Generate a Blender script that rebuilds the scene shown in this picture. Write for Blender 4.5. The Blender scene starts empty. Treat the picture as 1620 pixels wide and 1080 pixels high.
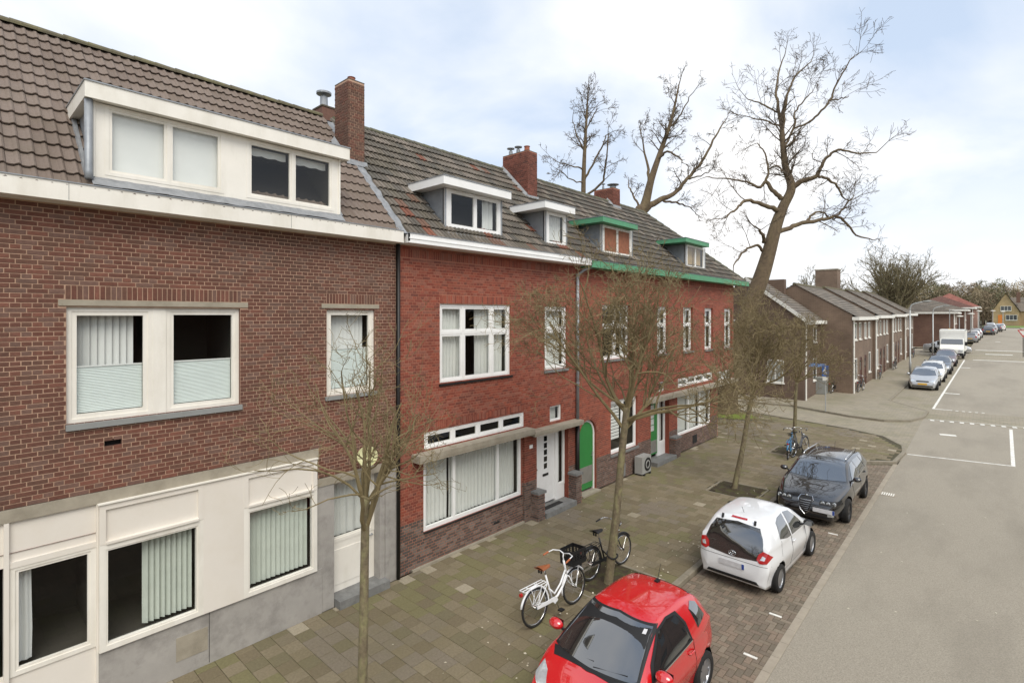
import bpy, bmesh, math, random
from mathutils import Vector, Matrix, noise
R = math.radians
rnd = random.Random(7)
scene = bpy.context.scene
COL = scene.collection

# ------------------------------------------------------------------ camera, world, sun, exposure
FPX, XVP, YVP, CH = 829.0, 1563.0, 499.0, 5.7          # focal length in px (1620 wide), street vanishing point, eye height
TH = math.atan((XVP-810)/FPX)
cd = bpy.data.cameras.new('camera'); cam = bpy.data.objects.new('camera', cd); COL.objects.link(cam)
cam.location = (0, 0, CH); cam.rotation_euler = (R(90), 0, TH)
cd.sensor_width = 36; cd.lens = FPX/1620*36; cd.shift_y = -(540-YVP)/1620
cd.clip_start = .1; cd.clip_end = 4000
scene.camera = cam
scene.view_settings.view_transform = 'Standard'; scene.view_settings.look = 'None'
scene.view_settings.exposure = 0.36; scene.view_settings.gamma = 1
scene.view_settings.use_curve_mapping = False
scene.cycles.use_denoising = True
scene.cycles.max_bounces = 6; scene.cycles.transparent_max_bounces = 10
scene.cycles.sample_clamp_indirect = 6
SUN_EL, SUN_AZ = R(50), R(118)                           # azimuth clockwise from +Y
world = bpy.data.worlds.new('World'); scene.world = world; world.use_nodes = True
def build_world():
    nt = world.node_tree; nt.nodes.clear(); N = nt.nodes.new; L = nt.links.new
    out = N('ShaderNodeOutputWorld'); bg = N('ShaderNodeBackground'); bg.inputs[1].default_value = .1
    sky = N('ShaderNodeTexSky'); sky.sky_type = 'NISHITA'; sky.sun_disc = False
    sky.sun_elevation = SUN_EL; sky.sun_rotation = SUN_AZ; sky.air_density = 1; sky.dust_density = 1.5
    tc = N('ShaderNodeTexCoord'); sp = N('ShaderNodeSeparateXYZ'); L(tc.outputs['Generated'], sp.inputs[0])
    mz = N('ShaderNodeMath'); mz.operation = 'MAXIMUM'; mz.inputs[1].default_value = 0; L(sp.outputs[2], mz.inputs[0])
    az = N('ShaderNodeMath'); az.operation = 'ADD'; az.inputs[1].default_value = .42; L(mz.outputs[0], az.inputs[0])
    cb = N('ShaderNodeCombineXYZ')
    for i in (0, 1):
        d = N('ShaderNodeMath'); d.operation = 'DIVIDE'; L(sp.outputs[i], d.inputs[0]); L(az.outputs[0], d.inputs[1]); L(d.outputs[0], cb.inputs[i])
    n1 = N('ShaderNodeTexNoise'); n1.inputs['Scale'].default_value = 1.35; n1.inputs['Detail'].default_value = 9
    n1.inputs['Roughness'].default_value = .5; n1.inputs['Distortion'].default_value = .35
    mp = N('ShaderNodeMapping'); mp.inputs['Location'].default_value = (3.1, 1.6, 0); L(cb.outputs[0], mp.inputs[0]); L(mp.outputs[0], n1.inputs['Vector'])
    cr = N('ShaderNodeValToRGB'); cr.color_ramp.elements[0].position = .38; cr.color_ramp.elements[0].color = (.12, .12, .12, 1)
    cr.color_ramp.elements[1].position = .62; cr.color_ramp.elements[1].color = (1, 1, 1, 1)
    L(n1.outputs[0], cr.inputs[0])
    n2 = N('ShaderNodeTexNoise'); n2.inputs['Scale'].default_value = 3.2; n2.inputs['Detail'].default_value = 6; L(mp.outputs[0], n2.inputs['Vector'])
    c2 = N('ShaderNodeValToRGB'); c2.color_ramp.elements[0].position = .3; c2.color_ramp.elements[0].color = (8.4, 8.5, 8.7, 1)
    c2.color_ramp.elements[1].position = .62; c2.color_ramp.elements[1].color = (9.6, 9.5, 9.4, 1); L(n2.outputs[0], c2.inputs[0])
    # lower sky is fully veiled, as under thin overcast
    hz = N('ShaderNodeMapRange'); hz.inputs[1].default_value = .02; hz.inputs[2].default_value = .34; hz.inputs[3].default_value = 1; hz.inputs[4].default_value = 0
    L(sp.outputs[2], hz.inputs[0])
    mx = N('ShaderNodeMath'); mx.operation = 'MAXIMUM'; L(cr.outputs[0], mx.inputs[0])
    hm = N('ShaderNodeMath'); hm.operation = 'MULTIPLY'; hm.inputs[1].default_value = .9; L(hz.outputs[0], hm.inputs[0]); L(hm.outputs[0], mx.inputs[1])
    # the clear sky between the clouds: Nishita lifted by thin high haze
    lift = N('ShaderNodeMixRGB'); lift.blend_type = 'MIX'; lift.inputs[0].default_value = .7; L(sky.outputs[0], lift.inputs[1]); lift.inputs[2].default_value = (5.5, 6.8, 8.7, 1)
    mix = N('ShaderNodeMixRGB'); L(mx.outputs[0], mix.inputs[0]); L(lift.outputs[0], mix.inputs[1]); L(c2.outputs[0], mix.inputs[2])
    L(mix.outputs[0], bg.inputs[0]); L(bg.outputs[0], out.inputs[0])
build_world()
sd = bpy.data.lights.new('sun', 'SUN'); sd.energy = 2.0; sd.angle = R(38); sd.color = (1, .94, .84)
sun = bpy.data.objects.new('sun', sd); COL.objects.link(sun)
sun.rotation_euler = Vector((-math.sin(SUN_AZ)*math.cos(SUN_EL), -math.cos(SUN_AZ)*math.cos(SUN_EL), -math.sin(SUN_EL))).to_track_quat('-Z', 'Y').to_euler()

# ------------------------------------------------------------------ helpers
CT, ST = math.cos(TH), math.sin(TH)
def ray(px, py):
    u = (px-810)/FPX; v = (YVP-py)/FPX
    return Vector((-ST+u*CT, CT+u*ST, v))
def proj(p):
    dep = -ST*p[0]+CT*p[1]
    if dep < .2: return None
    return 810+FPX*(CT*p[0]+ST*p[1])/dep, YVP-FPX*(p[2]-CH)/dep, dep
def in_view(p, m=12):
    q = proj(p)
    return q is not None and -m < q[0] < 1620+m and -m < q[1] < 1080+m
def at_dep(px, py, dep):                                 # point seen at pixel, at the depth of the thing it belongs to
    return ray(px, py)*dep+Vector((0, 0, CH))
def ground_rise(Y):
    if Y < 26: return 0.
    if Y < 34: return .03*(Y-26)**2/16
    if Y < 115: return .03*(Y-30)
    if Y < 125: return 2.55+.03*((Y-115)-(Y-115)**2/20)
    return 2.70
def bend(Y): return 0. if Y < 36 else .0183*(Y-36)
def street(x, y, z=0): return Vector((x+bend(y), y, z+ground_rise(y)))   # street coordinates to world: the far street bends and climbs

ORG = {}
def root_of(o):
    while o.parent: o = o.parent
    return o
def tag(o, label=None, cat=None, group=None, kind=None):
    if label: o['label'] = label
    if cat: o['category'] = cat
    if group: o['group'] = group
    if kind: o['kind'] = kind
    return o
def empty(name, loc, label, cat, group=None, rz=0):
    o = bpy.data.objects.new(name, None); COL.objects.link(o); o.location = loc; o.rotation_euler = (0, 0, rz); o.empty_display_size = .2
    ORG[o.name] = Vector(loc) if rz == 0 else Vector((0, 0, 0))
    return tag(o, label, cat, group)
def local_root(name, loc, rz, label, cat, group=None):   # a thing whose parts are built in its own coordinates
    o = empty(name, loc, label, cat, group); o.rotation_euler = (0, 0, rz); ORG[o.name] = Vector((0, 0, 0)); return o
def link(name, me, parent=None):
    o = bpy.data.objects.new(name, me); COL.objects.link(o)
    if parent: o.parent = parent
    return o
class MB:
    def __init__(s): s.v = []; s.f = []; s.c = []
    def add(s, vs, fs, col=None):
        b = len(s.v); s.v.extend([tuple(p) for p in vs])
        for f in fs: s.f.append(tuple(b+i for i in f)); s.c.append(col)
    def box(s, x0, x1, y0, y1, z0, z1, col=None):
        s.add([(x0,y0,z0),(x1,y0,z0),(x1,y1,z0),(x0,y1,z0),(x0,y0,z1),(x1,y0,z1),(x1,y1,z1),(x0,y1,z1)],
              [(0,3,2,1),(4,5,6,7),(0,1,5,4),(1,2,6,5),(2,3,7,6),(3,0,4,7)], col)
        return s
    def obox(s, p, U, V, W, col=None):                   # box from corner p and three edge vectors
        p = Vector(p); U = Vector(U); V = Vector(V); W = Vector(W)
        s.add([p, p+U, p+U+V, p+V, p+W, p+U+W, p+U+V+W, p+V+W],
              [(0,3,2,1),(4,5,6,7),(0,1,5,4),(1,2,6,5),(2,3,7,6),(3,0,4,7)], col); return s
    def quad(s, a, b, c, d, col=None): s.add([a, b, c, d], [(0,1,2,3)], col); return s
    def poly(s, pts, col=None): s.add(pts, [tuple(range(len(pts)))], col); return s
    def prism(s, pts, d, col=None):                      # polygon swept along d
        d = Vector(d); n = len(pts); a = [Vector(p) for p in pts]
        s.add(a+[p+d for p in a], [tuple(reversed(range(n))), tuple(range(n, 2*n))]+[(i, (i+1)%n, n+(i+1)%n, n+i) for i in range(n)], col); return s
    def tube(s, pts, r, n=6, col=None, cap=True):
        pts = [Vector(p) for p in pts]; m = len(pts)
        if not hasattr(r, '__len__'): r = [r]*m
        ref = None; b = len(s.v)
        for i, p in enumerate(pts):
            t = (pts[min(i+1, m-1)]-pts[max(i-1, 0)])
            t = t.normalized() if t.length > 1e-9 else Vector((0,0,1))
            if ref is None: ref = t.orthogonal().normalized()
            else:
                ref = ref-t*ref.dot(t); ref = ref.normalized() if ref.length > 1e-6 else t.orthogonal().normalized()
            bn = t.cross(ref)
            for k in range(n):
                a = 2*math.pi*k/n; q = p+(ref*math.cos(a)+bn*math.sin(a))*r[i]; s.v.append((q.x, q.y, q.z))
        for i in range(m-1):
            for k in range(n):
                k2 = (k+1)%n
                s.f.append((b+i*n+k, b+i*n+k2, b+(i+1)*n+k2, b+(i+1)*n+k)); s.c.append(col)
        if cap:
            s.f.append(tuple(b+k for k in reversed(range(n)))); s.c.append(col)
            s.f.append(tuple(b+(m-1)*n+k for k in range(n))); s.c.append(col)
        return s
    def lathe(s, prof, c, axis='z', n=16, col=None):     # prof: (radius, height)
        b = len(s.v); c = Vector(c)
        for r_, h in prof:
            for k in range(n):
                a = 2*math.pi*k/n; x, y = r_*math.cos(a), r_*math.sin(a)
                q = (x, y, h) if axis == 'z' else ((h, x, y) if axis == 'x' else (y, h, x))
                s.v.append((c.x+q[0], c.y+q[1], c.z+q[2]))
        for i in range(len(prof)-1):
            for k in range(n):
                k2 = (k+1)%n; s.f.append((b+i*n+k, b+i*n+k2, b+(i+1)*n+k2, b+(i+1)*n+k)); s.c.append(col)
        return s
    def grid(s, P, nu, nv, col=None):                    # P(i,j) -> point
        b = len(s.v)
        for i in range(nu+1):
            for j in range(nv+1):
                q = P(i/nu, j/nv); s.v.append((q[0], q[1], q[2]))
        for i in range(nu):
            for j in range(nv):
                a = b+i*(nv+1)+j; s.f.append((a, a+nv+1, a+nv+2, a+1)); s.c.append(col)
        return s
    def weld(s):
        seen = {}; idx = []; nv = []
        for p in s.v:
            k = (round(p[0], 4), round(p[1], 4), round(p[2], 4))
            if k not in seen: seen[k] = len(nv); nv.append(p)
            idx.append(seen[k])
        s.v = nv; s.f = [tuple(idx[i] for i in f) for f in s.f]
    def mesh(s, name, off=Vector((0,0,0)), smooth=False):
        if name == 'wall': s.weld()
        me = bpy.data.meshes.new(name)
        me.from_pydata([(x-off[0], y-off[1], z-off[2]) for x, y, z in s.v], [], s.f)
        if any(c is not None for c in s.c):
            a = me.attributes.new('Col', 'FLOAT_COLOR', 'FACE'); buf = []
            for c in s.c: buf.extend((c[0], c[1], c[2], 1.) if c is not None else (.5,.5,.5,1.))
            a.data.foreach_set('color', buf)
        if smooth: me.shade_smooth()
        return me
    def build(s, name, mat, parent=None, smooth=False, kind=None):
        off = ORG.get(root_of(parent).name, Vector((0,0,0))) if parent else Vector((0,0,0))
        me = s.mesh(name, off, smooth); me.materials.append(mat); o = link(name, me, parent)
        if kind: o['kind'] = kind
        return o
    def thing(s, name, mat, label, cat, group=None, smooth=False, kind=None):   # top-level single mesh, origin at its base
        xs = [p[0] for p in s.v]; ys = [p[1] for p in s.v]; zs = [p[2] for p in s.v]
        off = Vector(((min(xs)+max(xs))/2, (min(ys)+max(ys))/2, min(zs)))
        me = s.mesh(name, off, smooth); me.materials.append(mat); o = link(name, me); o.location = off
        return tag(o, label, cat, group, kind)
    def structure(s, name, mat, smooth=False):
        me = s.mesh(name, smooth=smooth); me.materials.append(mat); o = link(name, me); o['kind'] = 'structure'; return o
def copy_tree(o, parent=None):
    c = o.copy(); COL.objects.link(c); c.parent = parent
    if o.name in ORG: ORG[c.name] = ORG[o.name]
    for ch in list(o.children): copy_tree(ch, c)
    return c

# ------------------------------------------------------------------ materials
MATS = {}
def srgb(r, g, b):
    f = lambda c: (c/255/12.92 if c/255 <= .04045 else ((c/255+.055)/1.055)**2.4)
    return (f(r), f(g), f(b))
def material(name, col=(.5,.5,.5), rough=.7, metal=0, attr=False, var=.12, scale=6., detail=5, bump=0., bscale=60., dirt=None, dscale=1.4, damt=.5,
             spec=.5, coat=0, streak=None, coords='Object', emit=None):
    """one principled shader; colour = flat or mesh attribute, mottled by noise, optional dirt patches and fine relief"""
    if name in MATS: return MATS[name]
    m = bpy.data.materials.new(name); m.use_nodes = True; nt = m.node_tree; N = nt.nodes.new; L = nt.links.new
    b = nt.nodes['Principled BSDF']; b.inputs['Roughness'].default_value = rough; b.inputs['Metallic'].default_value = metal
    b.inputs['Specular IOR Level'].default_value = spec
    if coat: b.inputs['Coat Weight'].default_value = coat; b.inputs['Coat Roughness'].default_value = .04
    geo = N('ShaderNodeNewGeometry'); tc = N('ShaderNodeTexCoord'); vec = geo.outputs['Position'] if coords == 'World' else tc.outputs['Object']
    if attr:
        a = N('ShaderNodeAttribute'); a.attribute_name = 'Col'; cur = a.outputs['Color']
    else:
        c = N('ShaderNodeRGB'); c.outputs[0].default_value = (*col, 1); cur = c.outputs[0]
    if var:
        n = N('ShaderNodeTexNoise'); n.inputs['Scale'].default_value = scale; n.inputs['Detail'].default_value = detail; n.inputs['Roughness'].default_value = .62; L(vec, n.inputs['Vector'])
        mr = N('ShaderNodeMapRange'); mr.inputs[1].default_value = .25; mr.inputs[2].default_value = .75; mr.inputs[3].default_value = 1-var; mr.inputs[4].default_value = 1+var; L(n.outputs[0], mr.inputs[0])
        mu = N('ShaderNodeVectorMath'); mu.operation = 'SCALE'; L(cur, mu.inputs[0]); L(mr.outputs[0], mu.inputs['Scale']); cur = mu.outputs[0]
    if dirt is not None:
        n = N('ShaderNodeTexNoise'); n.inputs['Scale'].default_value = dscale; n.inputs['Detail'].default_value = 8; n.inputs['Roughness'].default_value = .68
        if streak:
            mp = N('ShaderNodeMapping'); mp.inputs['Scale'].default_value = streak; L(vec, mp.inputs[0]); L(mp.outputs[0], n.inputs['Vector'])
        else: L(vec, n.inputs['Vector'])
        mr = N('ShaderNodeMapRange'); mr.inputs[1].default_value = .46; mr.inputs[2].default_value = .74; mr.inputs[3].default_value = 0; mr.inputs[4].default_value = damt; L(n.outputs[0], mr.inputs[0])
        mx = N('ShaderNodeMixRGB'); L(mr.outputs[0], mx.inputs[0]); L(cur, mx.inputs[1]); mx.inputs[2].default_value = (*dirt, 1); cur = mx.outputs[0]
    L(cur, b.inputs['Base Color'])
    if bump:
        n = N('ShaderNodeTexNoise'); n.inputs['Scale'].default_value = bscale; n.inputs['Detail'].default_value = 4; L(vec, n.inputs['Vector'])
        bp = N('ShaderNodeBump'); bp.inputs['Strength'].default_value = bump; bp.inputs['Distance'].default_value = .01; L(n.outputs[0], bp.inputs['Height']); L(bp.outputs[0], b.inputs['Normal'])
    if emit: b.inputs['Emission Color'].default_value = (*emit, 1); b.inputs['Emission Strength'].default_value = 1
    MATS[name] = m; return m
def glass_mat(name, tint=(.9,.92,.91), refl=.045, rough=.0):
    """window glass: lets light through, mirrors more at grazing angles"""
    if name in MATS: return MATS[name]
    m = bpy.data.materials.new(name); m.use_nodes = True; nt = m.node_tree; nt.nodes.clear(); N = nt.nodes.new; L = nt.links.new
    o = N('ShaderNodeOutputMaterial'); t = N('ShaderNodeBsdfTransparent'); t.inputs[0].default_value = (*tint, 1)
    g = N('ShaderNodeBsdfGlossy'); g.inputs['Roughness'].default_value = rough
    lw = N('ShaderNodeLayerWeight'); lw.inputs[0].default_value = .5            # Schlick, the same from both sides of the thin pane
    pw = N('ShaderNodeMath'); pw.operation = 'POWER'; pw.inputs[1].default_value = 4.5; L(lw.outputs['Facing'], pw.inputs[0])
    ad = N('ShaderNodeMath'); ad.operation = 'MULTIPLY_ADD'; ad.inputs[1].default_value = .9; ad.inputs[2].default_value = refl; ad.use_clamp = True; L(pw.outputs[0], ad.inputs[0])
    mx = N('ShaderNodeMixShader'); L(ad.outputs[0], mx.inputs[0]); L(t.outputs[0], mx.inputs[1]); L(g.outputs[0], mx.inputs[2]); L(mx.outputs[0], o.inputs[0])
    MATS[name] = m; return m
M = {}
M['brick'] = material('brick', attr=True, rough=.86, var=.22, scale=22, bump=.5, bscale=90, dirt=srgb(74,62,54), dscale=.6, damt=.5, coords='World')
M['mortar_brown'] = material('mortar_brown', srgb(178,147,125), rough=.95, var=.18, scale=5, bump=.4, bscale=120, dirt=srgb(150,124,106), dscale=.7, damt=.6, coords='World')
M['mortar_red'] = material('mortar_red', srgb(168,112,90), rough=.95, var=.18, scale=5, bump=.4, bscale=120, dirt=srgb(170,128,108), dscale=.8, damt=.6, coords='World')
M['mortar_far'] = material('mortar_far', srgb(116,98,84), rough=.95, var=.15, scale=5, coords='World')
M['tile_brown'] = material('tile_brown', attr=True, rough=.8, var=.13, scale=30, bump=.35, bscale=160, dirt=srgb(104,94,78), dscale=2.2, damt=.45, coords='World')
M['tile_grey'] = material('tile_grey', attr=True, rough=.85, var=.25, scale=26, bump=.5, bscale=120, dirt=srgb(80,77,62), dscale=1.1, damt=.45, coords='World')
M['tile_far'] = material('tile_far', attr=True, rough=.85, var=.2, scale=8, bump=.3, bscale=40, coords='World')
M['cream'] = material('cream', srgb(234,230,220), rough=.55, var=.035, scale=2.5, dirt=srgb(188,180,160), dscale=1.1, damt=.45, streak=(1.6,1.6,.5), coords='World')
M['cream_panel'] = material('cream_panel', srgb(228,222,212), rough=.5, var=.03, scale=2, dirt=srgb(196,186,168), dscale=1., damt=.35, coords='World')
M['white'] = material('white', srgb(240,240,238), rough=.42, var=.03, scale=3, dirt=srgb(206,204,196), dscale=1.6, damt=.3, coords='World')
M['white_worn'] = material('white_worn', srgb(232,230,224), rough=.6, var=.05, scale=5, dirt=srgb(150,132,112), dscale=9, damt=.8, coords='World')
M['green'] = material('green', srgb(52,132,66), rough=.4, var=.05, scale=3, dirt=srgb(46,112,60), dscale=2, damt=.4, coords='World')
M['green_trim'] = material('green_trim', srgb(84,150,112), rough=.6, var=.08, scale=5, dirt=srgb(96,124,98), dscale=3, damt=.55, coords='World')
M['zinc'] = material('zinc', srgb(152,156,160), rough=.5, metal=.35, var=.14, scale=4, dirt=srgb(112,116,120), dscale=3, damt=.6, coords='World')
M['lead'] = material('lead', srgb(142,144,146), rough=.6, metal=.1, var=.18, scale=10, bump=.6, bscale=30, dirt=srgb(104,106,108), dscale=6, damt=.7, coords='World')
M['concrete'] = material('concrete', srgb(158,150,134), rough=.9, var=.12, scale=6, bump=.3, bscale=80, dirt=srgb(112,104,88), dscale=2, damt=.6, coords='World')
M['render_grey'] = material('render_grey', srgb(164,160,154), rough=.9, var=.1, scale=3, bump=.25, bscale=60, dirt=srgb(112,108,104), dscale=1.8, damt=.75, coords='World')
M['stone_blue'] = material('stone_blue', srgb(118,118,116), rough=.75, var=.14, scale=8, bump=.2, bscale=70, dirt=srgb(150,150,146), dscale=4, damt=.5, coords='World')
M['sill_grey'] = material('sill_grey', srgb(140,142,140), rough=.7, var=.08, scale=8, dirt=srgb(104,104,100), dscale=4, damt=.5, coords='World')
M['black_pipe'] = material('black_pipe', srgb(26,24,23), rough=.5, var=.15, scale=6, coords='World')
M['dark'] = material('dark', srgb(32,30,29), rough=.8, var=.2)
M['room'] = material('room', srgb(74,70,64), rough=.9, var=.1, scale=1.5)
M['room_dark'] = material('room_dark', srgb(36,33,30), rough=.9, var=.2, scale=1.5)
M['curtain'] = material('curtain', srgb(226,226,222), rough=.9, var=.05, scale=3, spec=.1)
M['curtain_white'] = material('curtain_white', srgb(242,242,240), rough=.9, var=.03, scale=3, spec=.1)
M['blind'] = material('blind', srgb(232,238,236), rough=.7, var=.04, scale=4)
M['blind_slat'] = material('blind_slat', srgb(216,222,212), rough=.8, var=.06, scale=5)
M['glass'] = glass_mat('glass')
M['glass_stained'] = glass_mat('glass_stained', (.42,.42,.27), .03)
M['metal_plate'] = material('metal_plate', srgb(184,184,182), rough=.35, metal=.7, var=.06, scale=12, dirt=srgb(128,128,124), dscale=3, damt=.5, coords='World')
M['asphalt'] = material('asphalt', srgb(154,146,131), rough=.82, var=.34, scale=42, detail=4, bump=.7, bscale=200, dirt=srgb(126,119,106), dscale=.42, damt=.75, streak=(1,.35,1), coords='World')
M['paver'] = material('paver', attr=True, rough=.93, var=.2, scale=24, bump=.5, bscale=140, dirt=srgb(112,104,72), dscale=.8, damt=.55, coords='World')
M['paver_lane'] = material('paver_lane', attr=True, rough=.93, var=.18, scale=30, bump=.45, bscale=150, dirt=srgb(100,92,78), dscale=.9, damt=.5, coords='World')
M['joint'] = material('joint', srgb(74,68,52), rough=1, var=.25, scale=9, dirt=srgb(92,94,50), dscale=1.5, damt=.7, coords='World')
M['kerb'] = material('kerb', srgb(140,132,116), rough=.9, var=.14, scale=9, bump=.4, bscale=90, dirt=srgb(104,98,78), dscale=2.5, damt=.6, coords='World')
M['band'] = material('band', srgb(160,150,134), rough=.9, var=.14, scale=12, bump=.4, bscale=110, dirt=srgb(126,118,104), dscale=3, damt=.6, coords='World')
M['marking'] = material('marking', srgb(232,230,222), rough=.8, var=.06, scale=20, dirt=srgb(160,154,142), dscale=7, damt=.75, coords='World')
M['soil'] = material('soil', srgb(62,52,38), rough=1, var=.3, scale=18, bump=1, bscale=40, dirt=srgb(86,92,44), dscale=4, damt=.8, coords='World')
M['moss'] = material('moss', srgb(104,116,48), rough=1, var=.35, scale=30, bump=1, bscale=80)
M['earth'] = material('earth', srgb(112,108,88), rough=1, var=.2, scale=.5, coords='World')
M['reveal_red'] = material('reveal_red', srgb(134,70,54), rough=.9, var=.2, scale=16, coords='World')
M['reveal_brown'] = material('reveal_brown', srgb(112,82,70), rough=.9, var=.2, scale=16, coords='World')
M['cap_dark'] = material('cap_dark', srgb(92,82,72), rough=.95, var=.25, scale=9, dirt=srgb(84,92,60), dscale=5, damt=.6, coords='World')
def clinker_mat():
    m = material('clinker_far', srgb(150,142,126), rough=.85, var=.12, scale=3, detail=6, dirt=srgb(130,126,100), dscale=.5, damt=.8, coords='World'); nt = m.node_tree; N = nt.nodes.new; L = nt.links.new
    b = nt.nodes['Principled BSDF']; src = b.inputs['Base Color'].links[0].from_socket; geo = N('ShaderNodeNewGeometry')
    t = N('ShaderNodeTexBrick'); t.inputs['Color1'].default_value = (1.08,1.06,1.02,1); t.inputs['Color2'].default_value = (.9,.9,.9,1); t.inputs['Mortar'].default_value = (.66,.66,.6,1); t.inputs['Scale'].default_value = 1; t.inputs['Brick Width'].default_value = .3; t.inputs['Row Height'].default_value = .15; t.inputs['Mortar Size'].default_value = .008; L(geo.outputs['Position'], t.inputs['Vector'])
    mu = N('ShaderNodeVectorMath'); mu.operation = 'MULTIPLY'; L(src, mu.inputs[0]); L(t.outputs[0], mu.inputs[1]); L(mu.outputs[0], b.inputs['Base Color']); return m
M['clinker_far'] = clinker_mat()
M['bark'] = material('bark', srgb(112,101,80), rough=.95, var=.42, scale=17, bump=1.0, bscale=30, dirt=srgb(146,144,100), dscale=5.5, damt=.9, streak=(1.4,1.4,.6), coords='World')
M['bark_dark'] = material('bark_dark', srgb(98,84,66), rough=.95, var=.4, scale=7, bump=1.0, bscale=18, dirt=srgb(126,112,82), dscale=1.6, damt=.8, streak=(1.5,1.5,.5), coords='World')
M['twig'] = material('twig', srgb(124,111,80), rough=.95, var=.25, scale=6, coords='World')
M['twig_dark'] = material('twig_dark', srgb(94,82,68), rough=.95, var=.25, scale=4, coords='World')
# ------------------------------------------------------------------ ground, road, pavements
def inside(p, poly):
    x, y = p; c = False; n = len(poly)
    for i in range(n):
        x1, y1 = poly[i]; x2, y2 = poly[(i+1) % n]
        if (y1 > y) != (y2 > y) and x < (x2-x1)*(y-y1)/(y2-y1)+x1: c = not c
    return c
def sheet(name, xa, xb, y0, y1, dz, mat, ny=None, mb=None):
    m = mb or MB(); n = ny or max(1, int((y1-y0)/2))
    m.grid(lambda u, v: street(xa+(xb-xa)*v, y0+(y1-y0)*u, dz), n, 1)
    for i in range(len(m.f)-n, len(m.f)): m.f[i] = tuple(reversed(m.f[i]))
    return m if mb else m.structure(name, mat)
def ground_sheet():
    ys = [-300, -40, 0, 20, 26, 30, 34, 60, 90, 115, 125, 160, 400, 1000, 2500]; xs_ = [-2500, -300, -60, 0, 60, 300, 2500]; m = MB(); n = len(xs_)
    for y in ys:
        for x in xs_: m.v.append((x, y, ground_rise(y)-.3))
    for i in range(len(ys)-1):
        for j in range(n-1): m.f.append((i*n+j, i*n+j+1, (i+1)*n+j+1, (i+1)*n+j)); m.c.append(None)
    m.structure('ground', M['earth'])
ground_sheet()
sheet('road', -2.6, 3.1, -30, 215, -.1, M['asphalt'])
sheet('side_street', -70, -2.6, 26, 39, -.106, M['clinker_far'], 13)
sheet('cross_street', -70, -2.6, 74, 84, -.104, M['asphalt'], 5)
sheet('crossing_road', -60, 60, 196, 206, -.096, M['asphalt'], 2)
sheet('opposite_pavement', 3.1, 9, -30, 190, .0, M['clinker_far'])
sheet('speed_table', -2.55, 3.1, 36.2, 39.6, -.094, M['clinker_far'], 3)
sheet('speed_table', -2.4, 3.0, 71.5, 84, -.094, M['clinker_far'], 6)

PAL_TILE = [srgb(122,111,88), srgb(116,105,83), srgb(126,115,93), srgb(113,102,80), srgb(120,110,90), srgb(129,118,96), srgb(112,104,80)]
def pieces(parent, name, rest_name, mat, items, limit=300, kinds=None):
    """items: (box mesh key, location, colour, centre). The `limit` that show largest become objects, the rest one joined mesh"""
    cache = {}
    def size(it):
        q = proj(it[3])
        if q is None or not (-10 < q[0] < 1630 and -10 < q[1] < 1090): return 0
        return it[4]/(q[2]*q[2])
    order = sorted(items, key=size, reverse=True)
    off = ORG.get(root_of(parent).name, Vector((0, 0, 0)))
    rest = MB()
    for k, (mk, loc, col, cen, area) in enumerate(order):
        if k < limit:
            key = (mk[0], col)
            if key not in cache:
                mb = MB(); mk[1](mb, col); me = mb.mesh(name); me.materials.append(mat); cache[key] = me
            o = link(name, cache[key], parent); o.location = Vector(loc)-off
        else:
            b = len(rest.v); mk[1](rest, col)
            for i in range(b, len(rest.v)):
                x, y, z = rest.v[i]; rest.v[i] = (x+loc[0], y+loc[1], z+loc[2])
    if rest.f: rest.build(rest_name, mat, parent, kind='stuff')
def slab_shape(dx, dy, dz, b=.004):                      # paving unit: top with chamfered rim, sunk sides
    dx, dy, dz = round(dx, 3), round(dy, 3), round(dz, 3)
    def f(mb, col):
        x, y = dx/2, dy/2
        mb.add([(-x,-y,-dz),(x,-y,-dz),(x,y,-dz),(-x,y,-dz),(-x,-y,-b),(x,-y,-b),(x,y,-b),(-x,y,-b),(-x+b,-y+b,0),(x-b,-y+b,0),(x-b,y-b,0),(-x+b,y-b,0)],
               [(0,1,5,4),(1,2,6,5),(2,3,7,6),(3,0,4,7),(4,5,9,8),(5,6,10,9),(6,7,11,10),(7,4,8,11),(8,9,10,11)], col)
    return ((dx, dy, dz), f)
HOUSE_X = -9.49
CORNER = [(-4.98,23.5),(-2.78,25.25),(-2.66,27.3),(-2.8,28.45),(-3.62,29.95),(-5.25,30.8),(-10.6,32.15),(-30,36.4)]
near_poly = [(HOUSE_X+.02,-10),(-4.98,-10)]+CORNER+[(-30,27.1),(-11.75,27.1),(HOUSE_X+.02,24.8)]
PITS = [(-6.55,-5.25,3.1,4.3),(-6.6,-5.2,9.0,10.5),(-6.75,-5.4,17.0,18.3),(-6.7,-5.3,23.5,24.8)]   # tree pits x0,x1,y0,y1
mb = MB(); mb.poly([(x, y, ground_rise(y)-.012) for x, y in near_poly]); pavement = mb.structure('pavement', M['joint'])
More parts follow.
